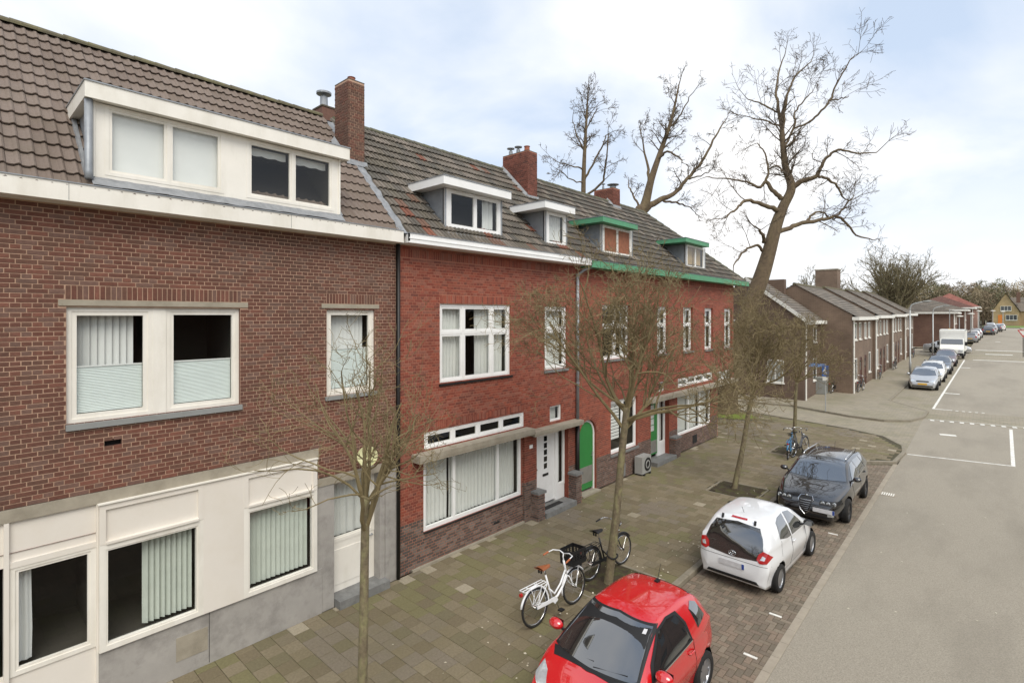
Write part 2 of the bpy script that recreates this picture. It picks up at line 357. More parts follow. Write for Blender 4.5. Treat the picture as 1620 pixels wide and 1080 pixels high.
def pave_near():
    items = []; T = .3; sh = slab_shape(T-.007, T-.007, .03)
    half = slab_shape(T/2-.007, T-.007, .03)
    nx0, nx1 = -34, 1
    for j in range(-20, 108):
        y = .1+j*T+T/2; offx = (T/2 if j % 2 else 0)
        x = HOUSE_X+.03-(0 if y < 24.8 else 12)
        first = True
        while x < -2.7:
            w = T/2 if (first and j % 2) else T; first = False
            cx = x+w/2; x += w
            if y < 23.3 and cx-w/2 < -5.02 < cx+w/2+.12: w = -4.995-(cx-w/2); cx = -4.995-w/2
            if not all(inside((cx+a, y+b), near_poly) for a in (-w/2+.01, w/2-.01) for b in (-.14, .14)): continue
            if any(p[0]-.05 < cx < p[1]+.05 and p[2]-.05 < y < p[3]+.05 for p in PITS): continue
            z = ground_rise(y)+rnd.uniform(-.003, .003)
            edge = cx < HOUSE_X+.3
            col = rnd.choice(PAL_TILE)
            if rnd.random() < (.3 if edge else .008): col = srgb(158,148,128)
            n_ = noise.noise((cx*.5, y*.5, 3.))
            if n_ > .12 and rnd.random() < .5: col = srgb(117,111,79)
            elif n_ < -.2 and rnd.random() < .6: col = srgb(122,112,96)
            c = (cx, y, z); items.append((sh if w == T else slab_shape(w-.007, T-.007, .03), c, col, c, w*T))
    pieces(pavement, 'paving_tile', 'paving_tiles', M['paver'], items)
pave_near()
def stones(parent, name, path, w, h, L, mat, z=0., dz=-.12):
    """row of kerb stones along a polyline, each a bevelled block; w to the inner (left-hand) side"""
    for (x1, y1), (x2, y2) in zip(path, path[1:]):
        d = Vector((x2-x1, y2-y1, 0)); n = max(1, round(d.length/L)); u = d.normalized(); v = Vector((-u.y, u.x, 0)); ln = d.length/n
        for i in range(n):
            a = Vector((x1, y1, 0))+u*(ln*i+.004); b = a+u*(ln-.008)
            za, zb = ground_rise(a.y)+z, ground_rise(b.y)+z; t = .012; m = MB()
            P = lambda q, s, zz: (q.x+v.x*s+bend(q.y), q.y+v.y*s, zz)
            vs = []
            for q, zz in ((a, za), (b, zb)):
                vs += [P(q, 0, zz+dz), P(q, 0, zz-t), P(q, t, zz), P(q, w, zz), P(q, w, zz+dz)]
            m.add(vs, [(0,1,6,5),(1,2,7,6),(2,3,8,7),(3,4,9,8),(4,3,2,1,0),(5,6,7,8,9)])
            m.build(name, mat, parent)
stones(pavement, 'kerb_stone', [(-4.86,-6),(-4.86,23.5),(-2.66,25.2),(-2.54,27.3),(-2.68,28.5),(-3.55,30.07),(-5.22,30.95),(-10.6,32.3),(-20,34.4)], .13, .12, .95, M['kerb'], .002)
lane = MB().poly([(-4.86,-12,-.112),(-2.74,-12,-.112),(-2.74,25.3,-.112),(-4.86,23.6,-.112)]).structure('parking_lane', M['joint'])
def pave_lane():
    PAL = [srgb(126,114,98), srgb(118,106,92), srgb(134,122,106), srgb(122,108,94), srgb(112,102,88), srgb(132,116,100)]
    a = .106; items = []; H_ = slab_shape(2*a-.008, a-.008, .03, .005); V_ = slab_shape(a-.008, 2*a-.008, .03, .005)
    for cx in range(0, 20):
        for cy in range(-40, 240):
            k = (cx-cy) % 4; x, y = -4.85+cx*a, cy*a
            if k == 0:
                if cx == 19: items.append((slab_shape(a-.008, a-.008, .03, .005), (x+a/2, y+a/2, -.1), rnd.choice(PAL), (x+a/2, y+a/2, -.1), a*a)) if y < 24.7 else None; continue
                c = (x+a, y+a/2, -.1+rnd.uniform(-.003, .003)); s = H_
            elif k == 2: c = (x+a/2, y, -.1+rnd.uniform(-.003, .003)); s = V_
            elif k == 1 and cx == 0: c = (x+a/2, y+a/2, -.1); s = slab_shape(a-.008, a-.008, .03, .005)
            else: continue
            if c[1] > 23.5+(c[0]+4.86)*.77-.12: continue
            col = rnd.choice(PAL); items.append((s, c, col, c, 2*a*a))
    pieces(lane, 'paving_brick', 'paving_bricks', M['paver_lane'], items)
pave_lane()
road_o = bpy.data.objects['road']
band = MB().poly([(-2.75,-12,-.118),(-2.6,-12,-.118),(-2.6,25.6,-.118),(-2.75,25.4,-.118)]).structure('gutter_band', M['joint'])
stones(band, 'edge_stone', [(-2.605,-6.0),(-2.605,25.2)], .135, .1, .5, M['band'], -.088, -.05)
# bay marks set in the lane
for i, (x, y) in enumerate(((-3.0,9.35),(-3.05,10.95),(-3.05,16.05),(-3.4,21.6))):
    MB().box(x-.11, x+.11, y-.028, y+.028, -.11, -.094).build('bay_mark', M['marking'], lane)
# tree pits: soil with a rim of flat stones
for k, (x0, x1, y0, y1) in enumerate(PITS):
    m = MB()
    m.grid(lambda u, v: (x0+(x1-x0)*v, y0+(y1-y0)*u, -.006+.05*max(0, noise.noise((u*6+k*9, v*6, 1)))+.04*math.exp(-((u-.5)**2+(v-.5)**2)*14)), 16, 16)
    m.f = [tuple(reversed(f)) for f in m.f]; so = m.build('soil', M['soil'], pavement, smooth=True)
    for (a, b) in (((x0-.05,y0-.05),(x1+.05,y0-.05)),((x1+.05,y0-.05),(x1+.05,y1+.05)),((x1+.05,y1+.05),(x0-.05,y1+.05)),((x0-.05,y1+.05),(x0-.05,y0-.05))):
        stones(pavement, 'pit_edging', [b, a], .05, .1, 1.0, M['kerb'], .004, -.05)
# far pavement and lane beyond the side street
far_path = [(-30,33.4),(-12.5,35.2),(-9.05,35.6),(-5.7,34.3),(-4.1,34.12),(-3.05,34.85),(-2.55,36.4),(-2.53,38.2),(-4.68,40.8),(-4.67,74.5)]
m = MB(); lo = [p for p in far_path if p[1] < 36.5]+[(-2.55,36.5)]
for p, q in zip(lo, lo[1:]): m.add([street(*p), street(*q), street(q[0], 36.5), street(p[0], 36.5)], [(0,1,2,3)])
hi = [(-2.55,36.5),(-2.53,38.2),(-4.68,40.8)]+[(-4.67,42.8+i*2) for i in range(17)]
for p, q in zip(hi, hi[1:]): m.add([street(*p), street(*q), street(-14, q[1]), street(-14, p[1])], [(0,1,2,3)])
far_pav = m.structure('far_pavement', M['clinker_far'])
stones(far_pav, 'kerb_stone', far_path[1:], .14, .12, 1.2, M['kerb'], .006)
sheet('far_parking_lane', -4.68, -2.5, 38.5, 74.5, -.095, M['clinker_far'])
sheet('far_pavement', -9.0, -3.4, 84, 130, .0, M['clinker_far'])
# painted markings
def paint(x0, y0, x1, y1, w, n=None):
    d = Vector((x1-x0, y1-y0, 0)); L_ = d.length; u = d.normalized(); v = Vector((-u.y, u.x, 0))*w/2; m = MB(); n = n or max(1, int(L_/2))
    def P(t, s):
        q = Vector((x0, y0, 0))+u*(L_*t)+v*(2*s-1); return street(q.x, q.y, -.0895 if y0 > 35.9 else -.0955)
    m.grid(lambda a, b: P(a, b), n, 1); m.f = [tuple(reversed(f)) for f in m.f]
    m.f = [tuple(reversed(f)) for f in m.f] if Vector(m.v[2]).z is None else m.f
    return m.build('line_marking', M['marking'], road_o)
paint(-2.5,27.35,.72,27.9,.11); paint(.72,27.85,.84,35.75,.12); paint(-1.72,32.55,-1.12,32.68,.32)
paint(-2.46,39.6,-2.42,71,.12); paint(-2.4,46.4,-1.6,46.45,.28); paint(-2.4,63.5,-1.7,63.5,.3)
for i in range(14):
    x = -2.3+i*.4; paint(x, 35.95+i*.05, x+.17, 35.97+i*.05, .3)
paint(-2.4,36.22,2.9,36.95,.05); paint(-2.46,39.62,-1.6,39.7,.14)
for i in range(5): paint(-1.45+i*.28, 39.65+i*.03, -1.33+i*.28, 39.66+i*.03, .16)
paint(-1.8,71.6,2.6,71.8,.4); paint(-2.0,84.2,2.6,84.3,.5); paint(-1.0,79,1.2,79.1,.6); paint(-.4,100,.1,100,.5)
# gully grate at the band
g = empty('gully_grate', (-2.4,20.8,-.1), 'pale square gully grate set in the edge of the asphalt', 'drain')
MB().box(-2.6,-2.2,20.6,21.0,-.12,-.093).build('frame', M['band'], g)
for i in range(6): MB().box(-2.57+i*.06,-2.54+i*.06,20.65,20.95,-.094,-.086).build('bar', M['marking'], g)
# litter and fallen twigs
def litter():
    m = MB(); r = random.Random(5)
    spots = [(-5.6,9.9,.7,60),(-5.7,6.3,.9,30),(-5.3,12.5,.6,25),(-7.0,9,2.2,26),(-5.9,17.6,.8,20),(-8.2,14,1.5,12)]
    for cx, cy, s, n in spots:
        for i in range(n):
            x, y = cx+r.gauss(0, s*.5), cy+r.gauss(0, s); 
            if x < -9.3: continue
            z = .004 if x < -4.9 else -.094
            a = r.uniform(0, 6.28); l = r.uniform(.012, .035); w = l*r.uniform(.4, .8); c, s_ = math.cos(a), math.sin(a)
            m.add([(x-c*l+s_*w*.2, y-s_*l, z), (x+s_*w, y-c*w, z+r.uniform(0,.012)), (x+c*l, y+s_*l, z), (x-s_*w, y+c*w, z+r.uniform(0,.012))], [(0,1,2,3)])
    for i in range(70):
        x, y = r.uniform(-2.4, 2.5), r.uniform(5, 24); l = r.choice((.008,.01,.012,.03)); a = r.uniform(0, 6.28); c, s_ = math.cos(a)*l, math.sin(a)*l
        m.add([(x-c, y-s_, -.094), (x+s_*.6, y-c*.6, -.09), (x+c, y+s_, -.094), (x-s_*.6, y+c*.6, -.088)], [(0,1,2,3)])
    o = m.thing('litter', material('litter', srgb(206,198,178), rough=.9, var=.25, scale=3, coords='World'), 'scattered pale fallen leaf bits on paving and asphalt', 'litter', kind='stuff')
litter()
# ------------------------------------------------------------------ brick walls
def jig(c, a=.06): 
    k = 1+rnd.uniform(-a, a); return tuple(min(1, max(0, x*k)) for x in c)
def quant(pal, n=10, a=.12): return [jig(rnd.choice(pal), a) for _ in range(n)]
def brick_shape(L, Hh, frame, proud):
    """brick seen on a wall frame (U along, V up, N out)"""
    L, Hh = round(L, 3), round(Hh, 3); U, V, N = frame
    def f(mb, col):
        e = .003
        P = lambda u, v, w: tuple(Vector(U)*u+Vector(V)*v+Vector(N)*w)
        a, b = L/2, Hh/2
        mb.add([P(-a,-b,-.03),P(a,-b,-.03),P(a,b,-.03),P(-a,b,-.03),P(-a,-b,proud-e),P(a,-b,proud-e),P(a,b,proud-e),P(-a,b,proud-e),
                P(-a+e,-b+e,proud),P(a-e,-b+e,proud),P(a-e,b-e,proud),P(-a+e,b-e,proud)],
               [(0,1,5,4),(1,2,6,5),(2,3,7,6),(3,0,4,7),(4,5,9,8),(5,6,10,9),(6,7,11,10),(7,4,8,11),(8,9,10,11)], col)
    return ((L, Hh, round(proud, 4), tuple(U), tuple(V)), f)
def intervals(y0, y1, cuts):
    out = [(y0, y1)]
    for a, b in cuts:
        nxt = []
        for p, q in out:
            if b <= p or a >= q: nxt.append((p, q)); continue
            if a > p: nxt.append((p, a))
            if b < q: nxt.append((b, q))
        out = nxt
    return out
def brickwork(wall, O, frame, W, Ht, openings, palette, course=.0645, L=.22, joint=.0115, bond='english', soldiers=(), limit=300, plinth=None, top=None, rname='brickwork', arches=()):
    """lay bricks on the rectangle W x Ht at origin O; openings and soldiers are (u0,u1,v0,v1); plinth (height, palette)"""
    U, V, N = [Vector(x) for x in frame]; O = Vector(O); items = []; Hd = L/2
    cols = quant(palette, 14); pcols = quant(plinth[1], 10) if plinth else None
    proud = [.000, .0015, .003]
    def put(u, v, l, h, col):
        c = O+U*u+V*v; sh = brick_shape(l, h, (tuple(U), tuple(V), tuple(N)), rnd.choice(proud)); items.append((sh, tuple(c), col, tuple(c), l*h))
    nrow = int(Ht/course)
    for r in range(nrow):
        v0 = r*course; v = v0+course/2
        cuts = [(a, b) for a, b, c, d in openings if c < v < d]+[(a, b) for a, b, c, d in soldiers if c < v < d]
        for (cu, cv, rad) in arches:
            if cv <= v < cv+rad: hw = math.sqrt(max(0, rad*rad-(v-cv)**2)); cuts.append((cu-hw, cu+hw))
        if top: cuts += top(v)
        pl = plinth and v < plinth[0]
        if bond == 'english' : step = L if r % 2 else Hd; ph = 0 if r % 2 else 0.; ph = (Hd/2 if r % 2 == 0 else 0)+(Hd if r % 4 == 3 else 0)
        else: step = L; ph = Hd if r % 2 else 0
        for p, q in intervals(0, W, cuts):
            k = math.floor((p-ph)/step)
            u = ph+k*step
            while u < q-.004:
                a, b = max(u, p), min(u+step, q)
                l = b-a-(joint if b-a > .02 else .004)
                if l > .018: put((a+b)/2, v, l, course-joint, rnd.choice(pcols if pl else cols))
                u += step
    for a, b, c, d in soldiers:
        n = max(1, round((b-a)/course)); s = (b-a)/n
        for i in range(n): put(a+(i+.5)*s, (c+d)/2, s-joint, d-c-joint, rnd.choice(cols))
    pieces(wall, 'brick', rname, M['brick'], items, limit)
def wall_mesh(mb, O, frame, W, Ht, openings, depth=.2, outline=None, back=0.0045, rv=None):
    """mortar face with holes and reveals"""
    U, V, N = [Vector(x) for x in frame]; O = Vector(O)-N*back
    us = sorted({0., W, *[x for o in openings for x in (max(0, o[0]), min(W, o[1]))]}); vs = sorted({0., Ht, *[x for o in openings for x in (max(0, o[2]), min(Ht, o[3]))]})
    P = lambda u, v, w=0: O+U*u+V*v+N*w
    for i in range(len(us)-1):
        for j in range(len(vs)-1):
            u, v = (us[i]+us[i+1])/2, (vs[j]+vs[j+1])/2
            if any(a < u < b and c < v < d for a, b, c, d in openings): continue
            mb.quad(P(us[i], vs[j]), P(us[i+1], vs[j]), P(us[i+1], vs[j+1]), P(us[i], vs[j+1]))
    for a, b, c, d in openings:
        a, b, c, d = max(0, a), min(W, b), max(0, c), min(Ht, d); D = -depth; mb = rv or mb
        mb.quad(P(a,c), P(a,d), P(a,d,D), P(a,c,D)); mb.quad(P(b,c,D), P(b,d,D), P(b,d), P(b,c))
        mb.quad(P(a,d), P(b,d), P(b,d,D), P(a,d,D)); mb.quad(P(a,c,D), P(b,c,D), P(b,c), P(a,c))
FR = ((0,1,0), (0,0,1), (1,0,0))                         # a street front: along the street, up, out towards the road

# ------------------------------------------------------------------ windows
def pleats(mb, y0, y1, z0, z1, x, amp=.03, wl=.11, n=None, seed=0):
    n = n or max(6, int((y1-y0)/wl*6)); r = random.Random(seed+int(y0*100)); ph = r.uniform(0, 6)
    def P(u, v):
        y = y0+(y1-y0)*u; s = math.sin(2*math.pi*y/wl+ph+.8*math.sin(y*9))
        return (x+amp*s*(.7+.3*v)+.012*math.sin(y*5+ph), y+.006*math.sin(v*5), z0+(z1-z0)*v)
    mb.grid(P, n, 3); return mb
def window(house, y0, y1, z0, z1, cols=(1,), rows=(1,), mat='white', fw=.07, mull=.06, sash=.035, recess=.09, X=HOUSE_X, inside_='dark', sill=None, name='window',
           glass='glass', room=True, depth=.07, skip=(), parent=None, kids=None, wood=None):
    """frame mesh as the part; panes, curtains, sill and the dim room behind are its pieces"""
    xo = X-recess; xi = xo-depth; mb = MB()
    mb.box(xi, xo, y0, y1, z0, z0+fw); mb.box(xi, xo, y0, y1, z1-fw, z1); mb.box(xi, xo, y0, y0+fw, z0+fw, z1-fw); mb.box(xi, xo, y1-fw, y1, z0+fw, z1-fw)
    sc, sr = sum(cols), sum(rows); W = y1-y0-2*fw-mull*(len(cols)-1); Hh = z1-z0-2*fw-mull*(len(rows)-1)
    cells = []; y = y0+fw
    for ci, c in enumerate(cols):
        w = W*c/sc; z = z0+fw
        for ri, r_ in enumerate(rows):
            h = Hh*r_/sr; cells.append((ci, ri, y, y+w, z, z+h)); z += h
            if ri < len(rows)-1 and ci == 0: mb.box(xi+.004, xo-.004, y0+fw, y1-fw, z, z+mull)
            z += mull
        y += w
        if ci < len(cols)-1:
            zz = z0+fw
            for ri, r_ in enumerate(rows):
                h = Hh*r_/sr; mb.box(xi+.002, xo-.002, y, y+mull, zz, zz+h); zz += h+mull
        y += mull
    panes = []
    for ci, ri, a, b, c, d in cells:
        s = sash
        if (ci, ri) in skip or s == 0: s = .0
        if s:
            q = .012
            mb.box(xi+q, xo-q, a, b, c, c+s); mb.box(xi+q, xo-q, a, b, d-s, d); mb.box(xi+q, xo-q, a, a+s, c+s, d-s); mb.box(xi+q, xo-q, b-s, b, c+s, d-s)
        panes.append((ci, ri, a+s, b-s, c+s, d-s))
    w0 = mb.build(name, M[mat], parent or house); w = kids or w0
    for ci, ri, a, b, c, d in panes:
        (MB().box(xi+.02, xi+.036, a-.004, b+.004, c-.004, d+.004) if wood else MB().quad((xi+.033, a-.004, c-.004), (xi+.033, b+.004, c-.004), (xi+.033, b+.004, d+.004), (xi+.033, a-.004, d+.004))).build('board' if wood else 'pane', M[wood or glass], w)
    if sill:
        MB().box(X-recess, X+.05, y0-.04, y1+.04, z0-.075, z0-.004).build('sill', M[sill], w)
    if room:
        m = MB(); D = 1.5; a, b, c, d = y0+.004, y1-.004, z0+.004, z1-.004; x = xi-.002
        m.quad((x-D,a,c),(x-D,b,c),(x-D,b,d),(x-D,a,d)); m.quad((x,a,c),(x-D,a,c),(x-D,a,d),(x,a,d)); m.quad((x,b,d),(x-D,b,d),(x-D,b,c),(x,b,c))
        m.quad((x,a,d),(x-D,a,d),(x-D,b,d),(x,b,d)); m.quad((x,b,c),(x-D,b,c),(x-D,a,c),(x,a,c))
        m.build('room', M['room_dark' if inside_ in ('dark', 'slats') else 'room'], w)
    xc = xi-.1
    if callable(inside_): inside_(w, panes, xc)
    elif inside_ == 'curtain':
        pleats(MB(), y0+fw, y1-fw, z0+fw, z1-fw, xc).build('curtain', M['curtain'], w, smooth=True)
    return w
def in_curtains(*spans, mat='curtain', top=1., wl=.11, amp=.03):
    """curtains over fractions of the window width"""
    def f(w, panes, xc):
        a = min(p[2] for p in panes); b = max(p[3] for p in panes); c = min(p[4] for p in panes)-.03; d = max(p[5] for p in panes)+.03
        for s, t in spans: pleats(MB(), a+(b-a)*s, a+(b-a)*t, c, c+(d-c)*top, xc, amp, wl).build('curtain', M[mat], w, smooth=True)
    return f
def blind_slats(w, a, b, c, d, x, turn, mat='blind_slat', width=.089, gap=.082, skip=()):
    n = int((b-a)/gap)
    for i in range(n):
        if i in skip: continue
        y = a+(i+.5)*gap; t = turn+rnd.uniform(-.06, .06); u = math.cos(t)*width/2; v = math.sin(t)*width/2
        MB().obox((x-v, y-u, c), (2*v, 2*u, 0), (-.0018*math.cos(t), .0018*math.sin(t), 0), (0, 0, d-c)).build('blind_slat', M[mat], w)
def pleated_blind(w, a, b, c, d, x):
    m = MB(); n = int((d-c)/.022)
    m.grid(lambda u, v: (x+(.012 if round(v*2*n) % 2 else 0), a+(b-a)*u, c+(d-c)*v), 1, 2*n); m.build('pleated_blind', M['blind'], w)
    MB().box(x-.008, x+.02, a, b, d, d+.02).build('blind_rail', M['white'], w)
# ------------------------------------------------------------------ the terrace
def FY(px, X=HOUSE_X): d = ray(px, 500); return X/d.x*d.y
def FZ(px, py, X=HOUSE_X): d = ray(px, py); return CH+X/d.x*d.z
BROWN = [srgb(118,76,62), srgb(108,69,56), srgb(126,82,67), srgb(102,71,58), srgb(104,77,65), srgb(116,79,66), srgb(106,67,54), srgb(112,84,73)]
RED = [srgb(144,74,56), srgb(137,68,52), srgb(151,82,64), srgb(129,64,50), srgb(140,78,62), srgb(122,67,55), srgb(148,92,76)]
PLINTH = [srgb(100,90,83), srgb(90,81,75), srgb(110,100,92), srgb(94,83,76), srgb(84,78,74), srgb(116,105,97)]
CHIM = [srgb(112,72,58), srgb(100,66,54), srgb(122,80,64), srgb(92,64,52), srgb(108,80,66)]
Z0R, X0R = 7.42, -9.2                                    # eave line of the 45 degree roofs
def roof_pt(px, py):
    d = ray(px, py); t = (Z0R+X0R-CH)/(d.z+d.x); return d*t+Vector((0, 0, CH))
RS = Vector((-1, 0, 1)).normalized(); RN = Vector((1, 0, 1)).normalized()
RIDGE_X = -12.5; RIDGE_Z = Z0R+(X0R-RIDGE_X)
def tile_shape(prof, w, length, lift, thick):
    key = (len(prof), round(w, 3), round(length, 3))
    def f(mb, col):
        b = len(mb.v); n = len(prof)
        def P(u, s, h): q = Vector((0, 1, 0))*(u*w-w/2)+RS*s+RN*h; return (q.x, q.y, q.z)
        for t, h in prof: mb.v.append(P(t, 0, h+lift-thick))
        for t, h in prof: mb.v.append(P(t, 0, h+lift))
        for t, h in prof: mb.v.append(P(t, length, h))
        for i in range(n-1):
            mb.f.append((b+i, b+i+1, b+n+i+1, b+n+i)); mb.c.append(col)
            mb.f.append((b+n+i, b+n+i+1, b+2*n+i+1, b+2*n+i)); mb.c.append(col)
    return (key, f)
def wave(unit, n): return [((k+t)/n, h) for k in range(n) for t, h in unit[:-1]]+[(1, unit[-1][1])]
WAVE_BROWN = wave([(0,.005),(.22,0),(.5,.004),(.64,.02),(.8,.032),(.93,.02),(1,.005)], 2)
WAVE_GREY = wave([(0,.0),(.13,.0),(.24,.042),(.55,.05),(.9,.046),(1,0)], 2)
def lay_roof(roof, y0, y1, w, gauge, prof, mat, colf, block=(), hip=None, nrow=None, lift=.04, thick=.02):
    items = []; total = (X0R-RIDGE_X)*math.sqrt(2); n = nrow or round(total/gauge); g = total/n; nt = int(math.ceil((y1-y0)/w))
    sh = tile_shape(prof, w, g+.05, lift, thick)
    for r in range(n):
        for k in range(nt):
            y = y0+(k+.5)*w; base = Vector((X0R, y, Z0R))+RS*(r*g-.02); mid = base+RS*(g/2)
            if hip and y > hip(mid.z)-w*.3: continue
            if y > y1+.02: continue
            if any(a < y < b and xb < mid.x < -9.62 for a, b, xb in block): continue
            col = colf(y, r); p = base+Vector((0, rnd.uniform(-.003,.003), 0))+RN*rnd.uniform(0, .006)
            items.append((sh, tuple(p), col, tuple(mid), w*g))
    pieces(roof, 'roof_tile', 'roof_tiles', M[mat], items)
def ridge_caps(roof, y0, y1, mat, L=.36, x=RIDGE_X, z=RIDGE_Z, r=.11):
    n = round((y1-y0)/L); L = (y1-y0)/n
    m = MB(); pr = []
    for i in range(9):
        a = math.pi*(-.08+1.16*i/8); pr.append((math.cos(a)*r, math.sin(a)*r*.8))
    for t, s in ((0, 1.0), (L+.03, .88)):
        for px, pz in pr: m.v.append((px*s, t, pz*s))
    for i in range(8): m.f.append((i, i+1, 10+i, 9+i)); m.c.append(None)
    m.f.append(tuple(reversed(range(9)))); m.c.append(None)
    me = m.mesh('ridge_tile'); me.materials.append(M[mat]); off = ORG[root_of(roof).name]
    for i in range(n):
        o = link('ridge_tile', me, roof); o.location = Vector((x, y0+L*i, z+.015+rnd.uniform(0, .008)))-off; o.rotation_euler = (rnd.uniform(-.012, .012), 0, 0)
M['ridge_brown'] = material('ridge_brown', srgb(96,90,72), rough=.9, var=.25, scale=9, bump=.6, bscale=60, dirt=srgb(132,128,88), dscale=4, damt=.7, coords='World')
M['ridge_grey'] = material('ridge_grey', srgb(98,96,84), rough=.9, var=.25, scale=9, bump=.6, bscale=60, dirt=srgb(112,114,76), dscale=4, damt=.8, coords='World')

def gutter(house, y0, y1, z0, z1, mat, xo=-9.1, ribs=0, seams=()):
    m = MB(); m.box(HOUSE_X-.01, xo, y0, y1, z0, z0+.03); m.box(xo-.03, xo, y0, y1, z0+.03, z1); m.box(xo-.03, xo, y0, y0+.03, z0+.03, z1-.004)
    m.box(HOUSE_X, xo-.03, y0, y0+.03, z0+.03, z1-.02); m.box(HOUSE_X, xo-.03, y1-.03, y1, z0+.03, z1-.02)
    m.box(HOUSE_X, xo-.03, y0+.03, y1-.03, z1-.09, z1-.08)
    for i in range(ribs): z = z0+(z1-z0)*(i+1)/(ribs+1); m.box(xo, xo+.012, y0, y1, z-.014, z+.01)
    g = m.build('gutter', M[mat], house)
    MB().box(xo-.045, xo+.014, y0-.004, y1+.004, z1, z1+.014).build('gutter_rim', M['zinc'], g)
    for s in seams: MB().box(xo, xo+.002, s-.003, s+.003, z0+.01, z1-.005).build('seam', M['sill_grey'], g)
    return g
def dormer(house, y0, y1, xf, z0, z1, fy0, fy1, fx, fh, trim, wall_mat, bays, cheek='zinc', ledge='lead'):
    """flat roofed dormer: fascia, roof deck, cheeks, front posts, windows per bay (ya,yb,cols,inside,wood,mat)"""
    xb = X0R-(z1+fh-Z0R)-.02
    m = MB(); zt = z1+fh
    m.box(fx-.03, fx, fy0, fy1, z1, zt); m.box(xb, fx-.03, fy0, fy0+.03, z1, zt); m.box(xb, fx-.03, fy1-.03, fy1, z1, zt)
    m.box(xb, fx-.03, fy0+.03, fy1-.03, z1+.01, zt-.03); d = m.build('dormer', M[trim], house)
    MB().box(xb-.05, fx+.015, fy0-.012, fy1+.012, zt, zt+.018).build('roof_sheet', M['zinc'], d)
    m = MB()
    segs = [y0]+[q for b in bays for q in b[:2]]+[y1]
    for i in range(0, len(segs), 2):
        if segs[i+1]-segs[i] > .01: m.box(xf-.08, xf, segs[i], segs[i+1], z0, z1)
    m.box(xf-.08, xf-.002, y0, y1, z0-.02, z0+.05); m.build('front_panel', M[wall_mat], d)
    for b in bays:
        window(house, b[0], b[1], z0+.05, z1-.004, cols=b[2], mat=b[5] if len(b) > 5 else wall_mat, recess=-.004, X=xf, fw=.05, mull=.045, sash=.035, inside_=b[3], parent=d, kids=d, wood=b[4], name='window_frame')
    for y, s in ((y0, -1), (y1, 1)):
        zb = lambda x: Z0R+(X0R-x)
        pts = [(xf-.04, y, z0-.06), (xf-.04, y, z1), (X0R-(z1-Z0R)-.05, y, z1)]
        MB().prism(pts, (0, -.02*s, 0)).build('cheek', M[cheek], d)
        q = [(xf-.02, y+.06*s, zb(xf-.02)+.05), (X0R-(z1-Z0R)+.05, y+.06*s, z1+.01)]
        MB().tube([q[0], q[1]], .035, 5).build('flashing', M[ledge], d)
        MB().tube([(xf+.01, y-.005*s, z0), (xf+.01, y-.005*s, z1)], .02, 6).build('corner_trim', M['zinc' if wall_mat != 'cream' else 'cream'], d)
    m = MB(); n = max(4, int((y1-y0)/.2))
    m.grid(lambda u, v: (xf+.01+(.17)*v, y0-.03+(y1-y0+.06)*u, z0+.0-.14*v+rnd.uniform(-.007,.007)), n*2, 4)
    m.build('apron', M[ledge], d)
    return d
def chimney(house, y0, y1, xf, xbk, z0, z1, palette=CHIM, mortar='mortar_brown', cap=None, pots=(), limit=150):
    m = MB(); m.box(xbk+.007, xf-.007, y0+.007, y1-.007, z0, z1-.002); ch = m.build('chimney', M[mortar], house)
    h = z1-z0; items = []
    brickwork(ch, (xf, y0, z0), FR, y1-y0, h, [], palette, limit=limit//2)
    brickwork(ch, (xf-.0, y0, z0), ((-1,0,0),(0,0,1),(0,-1,0)), xf-xbk, h, [], palette, limit=limit//2, rname='side_brickwork')
    MB().box(xbk+.003, xf-.003, y0+.003, y1-.003, z1-.002, z1+.02).build('cap', M['cap_dark'], ch)
    for x, y, r, hh, kind in pots:
        zt = z1+.02
        if kind == 'cowl':
            MB().lathe([(r,0),(r,hh*.55),(r*.55,hh*.6),(r*.55,hh*.8),(r*1.9,hh*.82),(r*1.9,hh*.9),(0,hh)], (x, y, zt-.003), n=14).build('cowl', M['zinc'], ch, smooth=False)
        else:
            MB().lathe([(r*1.05,0),(r,.06),(r*.85,hh*.9),(r*1.05,hh*.92),(r*1.05,hh),(r*.8,hh),(r*.7,hh*.4)], (x, y, zt-.003), n=14).build('pot', M['pot'], ch)
    # lead step flashing where it meets the tiles
    m = MB(); m.grid(lambda u, v: (xf+.05*v+.004, y0-.06+(y1-y0+.12)*u, Z0R+(X0R-xf)+.13*(1-v)+.0+.035+rnd.uniform(-.006,.006)), 8, 2); m.build('flashing', M['lead'], ch)
    m = MB(); m.grid(lambda u, v: (xf-(xf-max(xbk, RIDGE_X))*u, y0-.008-.1*v, Z0R+(X0R-(xf-(xf-max(xbk, RIDGE_X))*u))+.15*(1-v)+.05+rnd.uniform(-.008,.008)), 10, 2); m.build('flashing', M['lead'], ch)
    return ch
M['pot'] = material('pot', srgb(150,92,72), rough=.85, var=.2, scale=12)
def shell(house, y0, y1, xb, z1, mat, y1b=None):
    """side and back walls that close the house"""
    m = MB(); X = HOUSE_X-.22; y1b = y1b or y1
    m.quad((X,y0,0),(xb,y0,0),(xb,y0,z1),(X,y0,z1)); m.quad((X,y1,z1),(xb,y1b,z1),(xb,y1b,0),(X,y1,0)); m.quad((xb,y0,0),(xb,y1b,0),(xb,y1b,z1),(xb,y0,z1))
    m.build('outer_wall', M[mat], house)
def roof_deck(house, y0, y1, hip=0):
    m = MB(); dz = -.03; xb = 2*RIDGE_X-X0R
    m.add([(X0R-.0, y0, Z0R+dz), (X0R, y1, Z0R+dz), (RIDGE_X, y1-hip, RIDGE_Z+dz), (RIDGE_X, y0, RIDGE_Z+dz), (xb, y0, Z0R+dz), (xb, y1, Z0R+dz)],
          [(0,1,2,3),(3,2,5,4),(1,5,2)]+([(0,3,4)]), None)
    return m.build('roof', M['dark'], house)

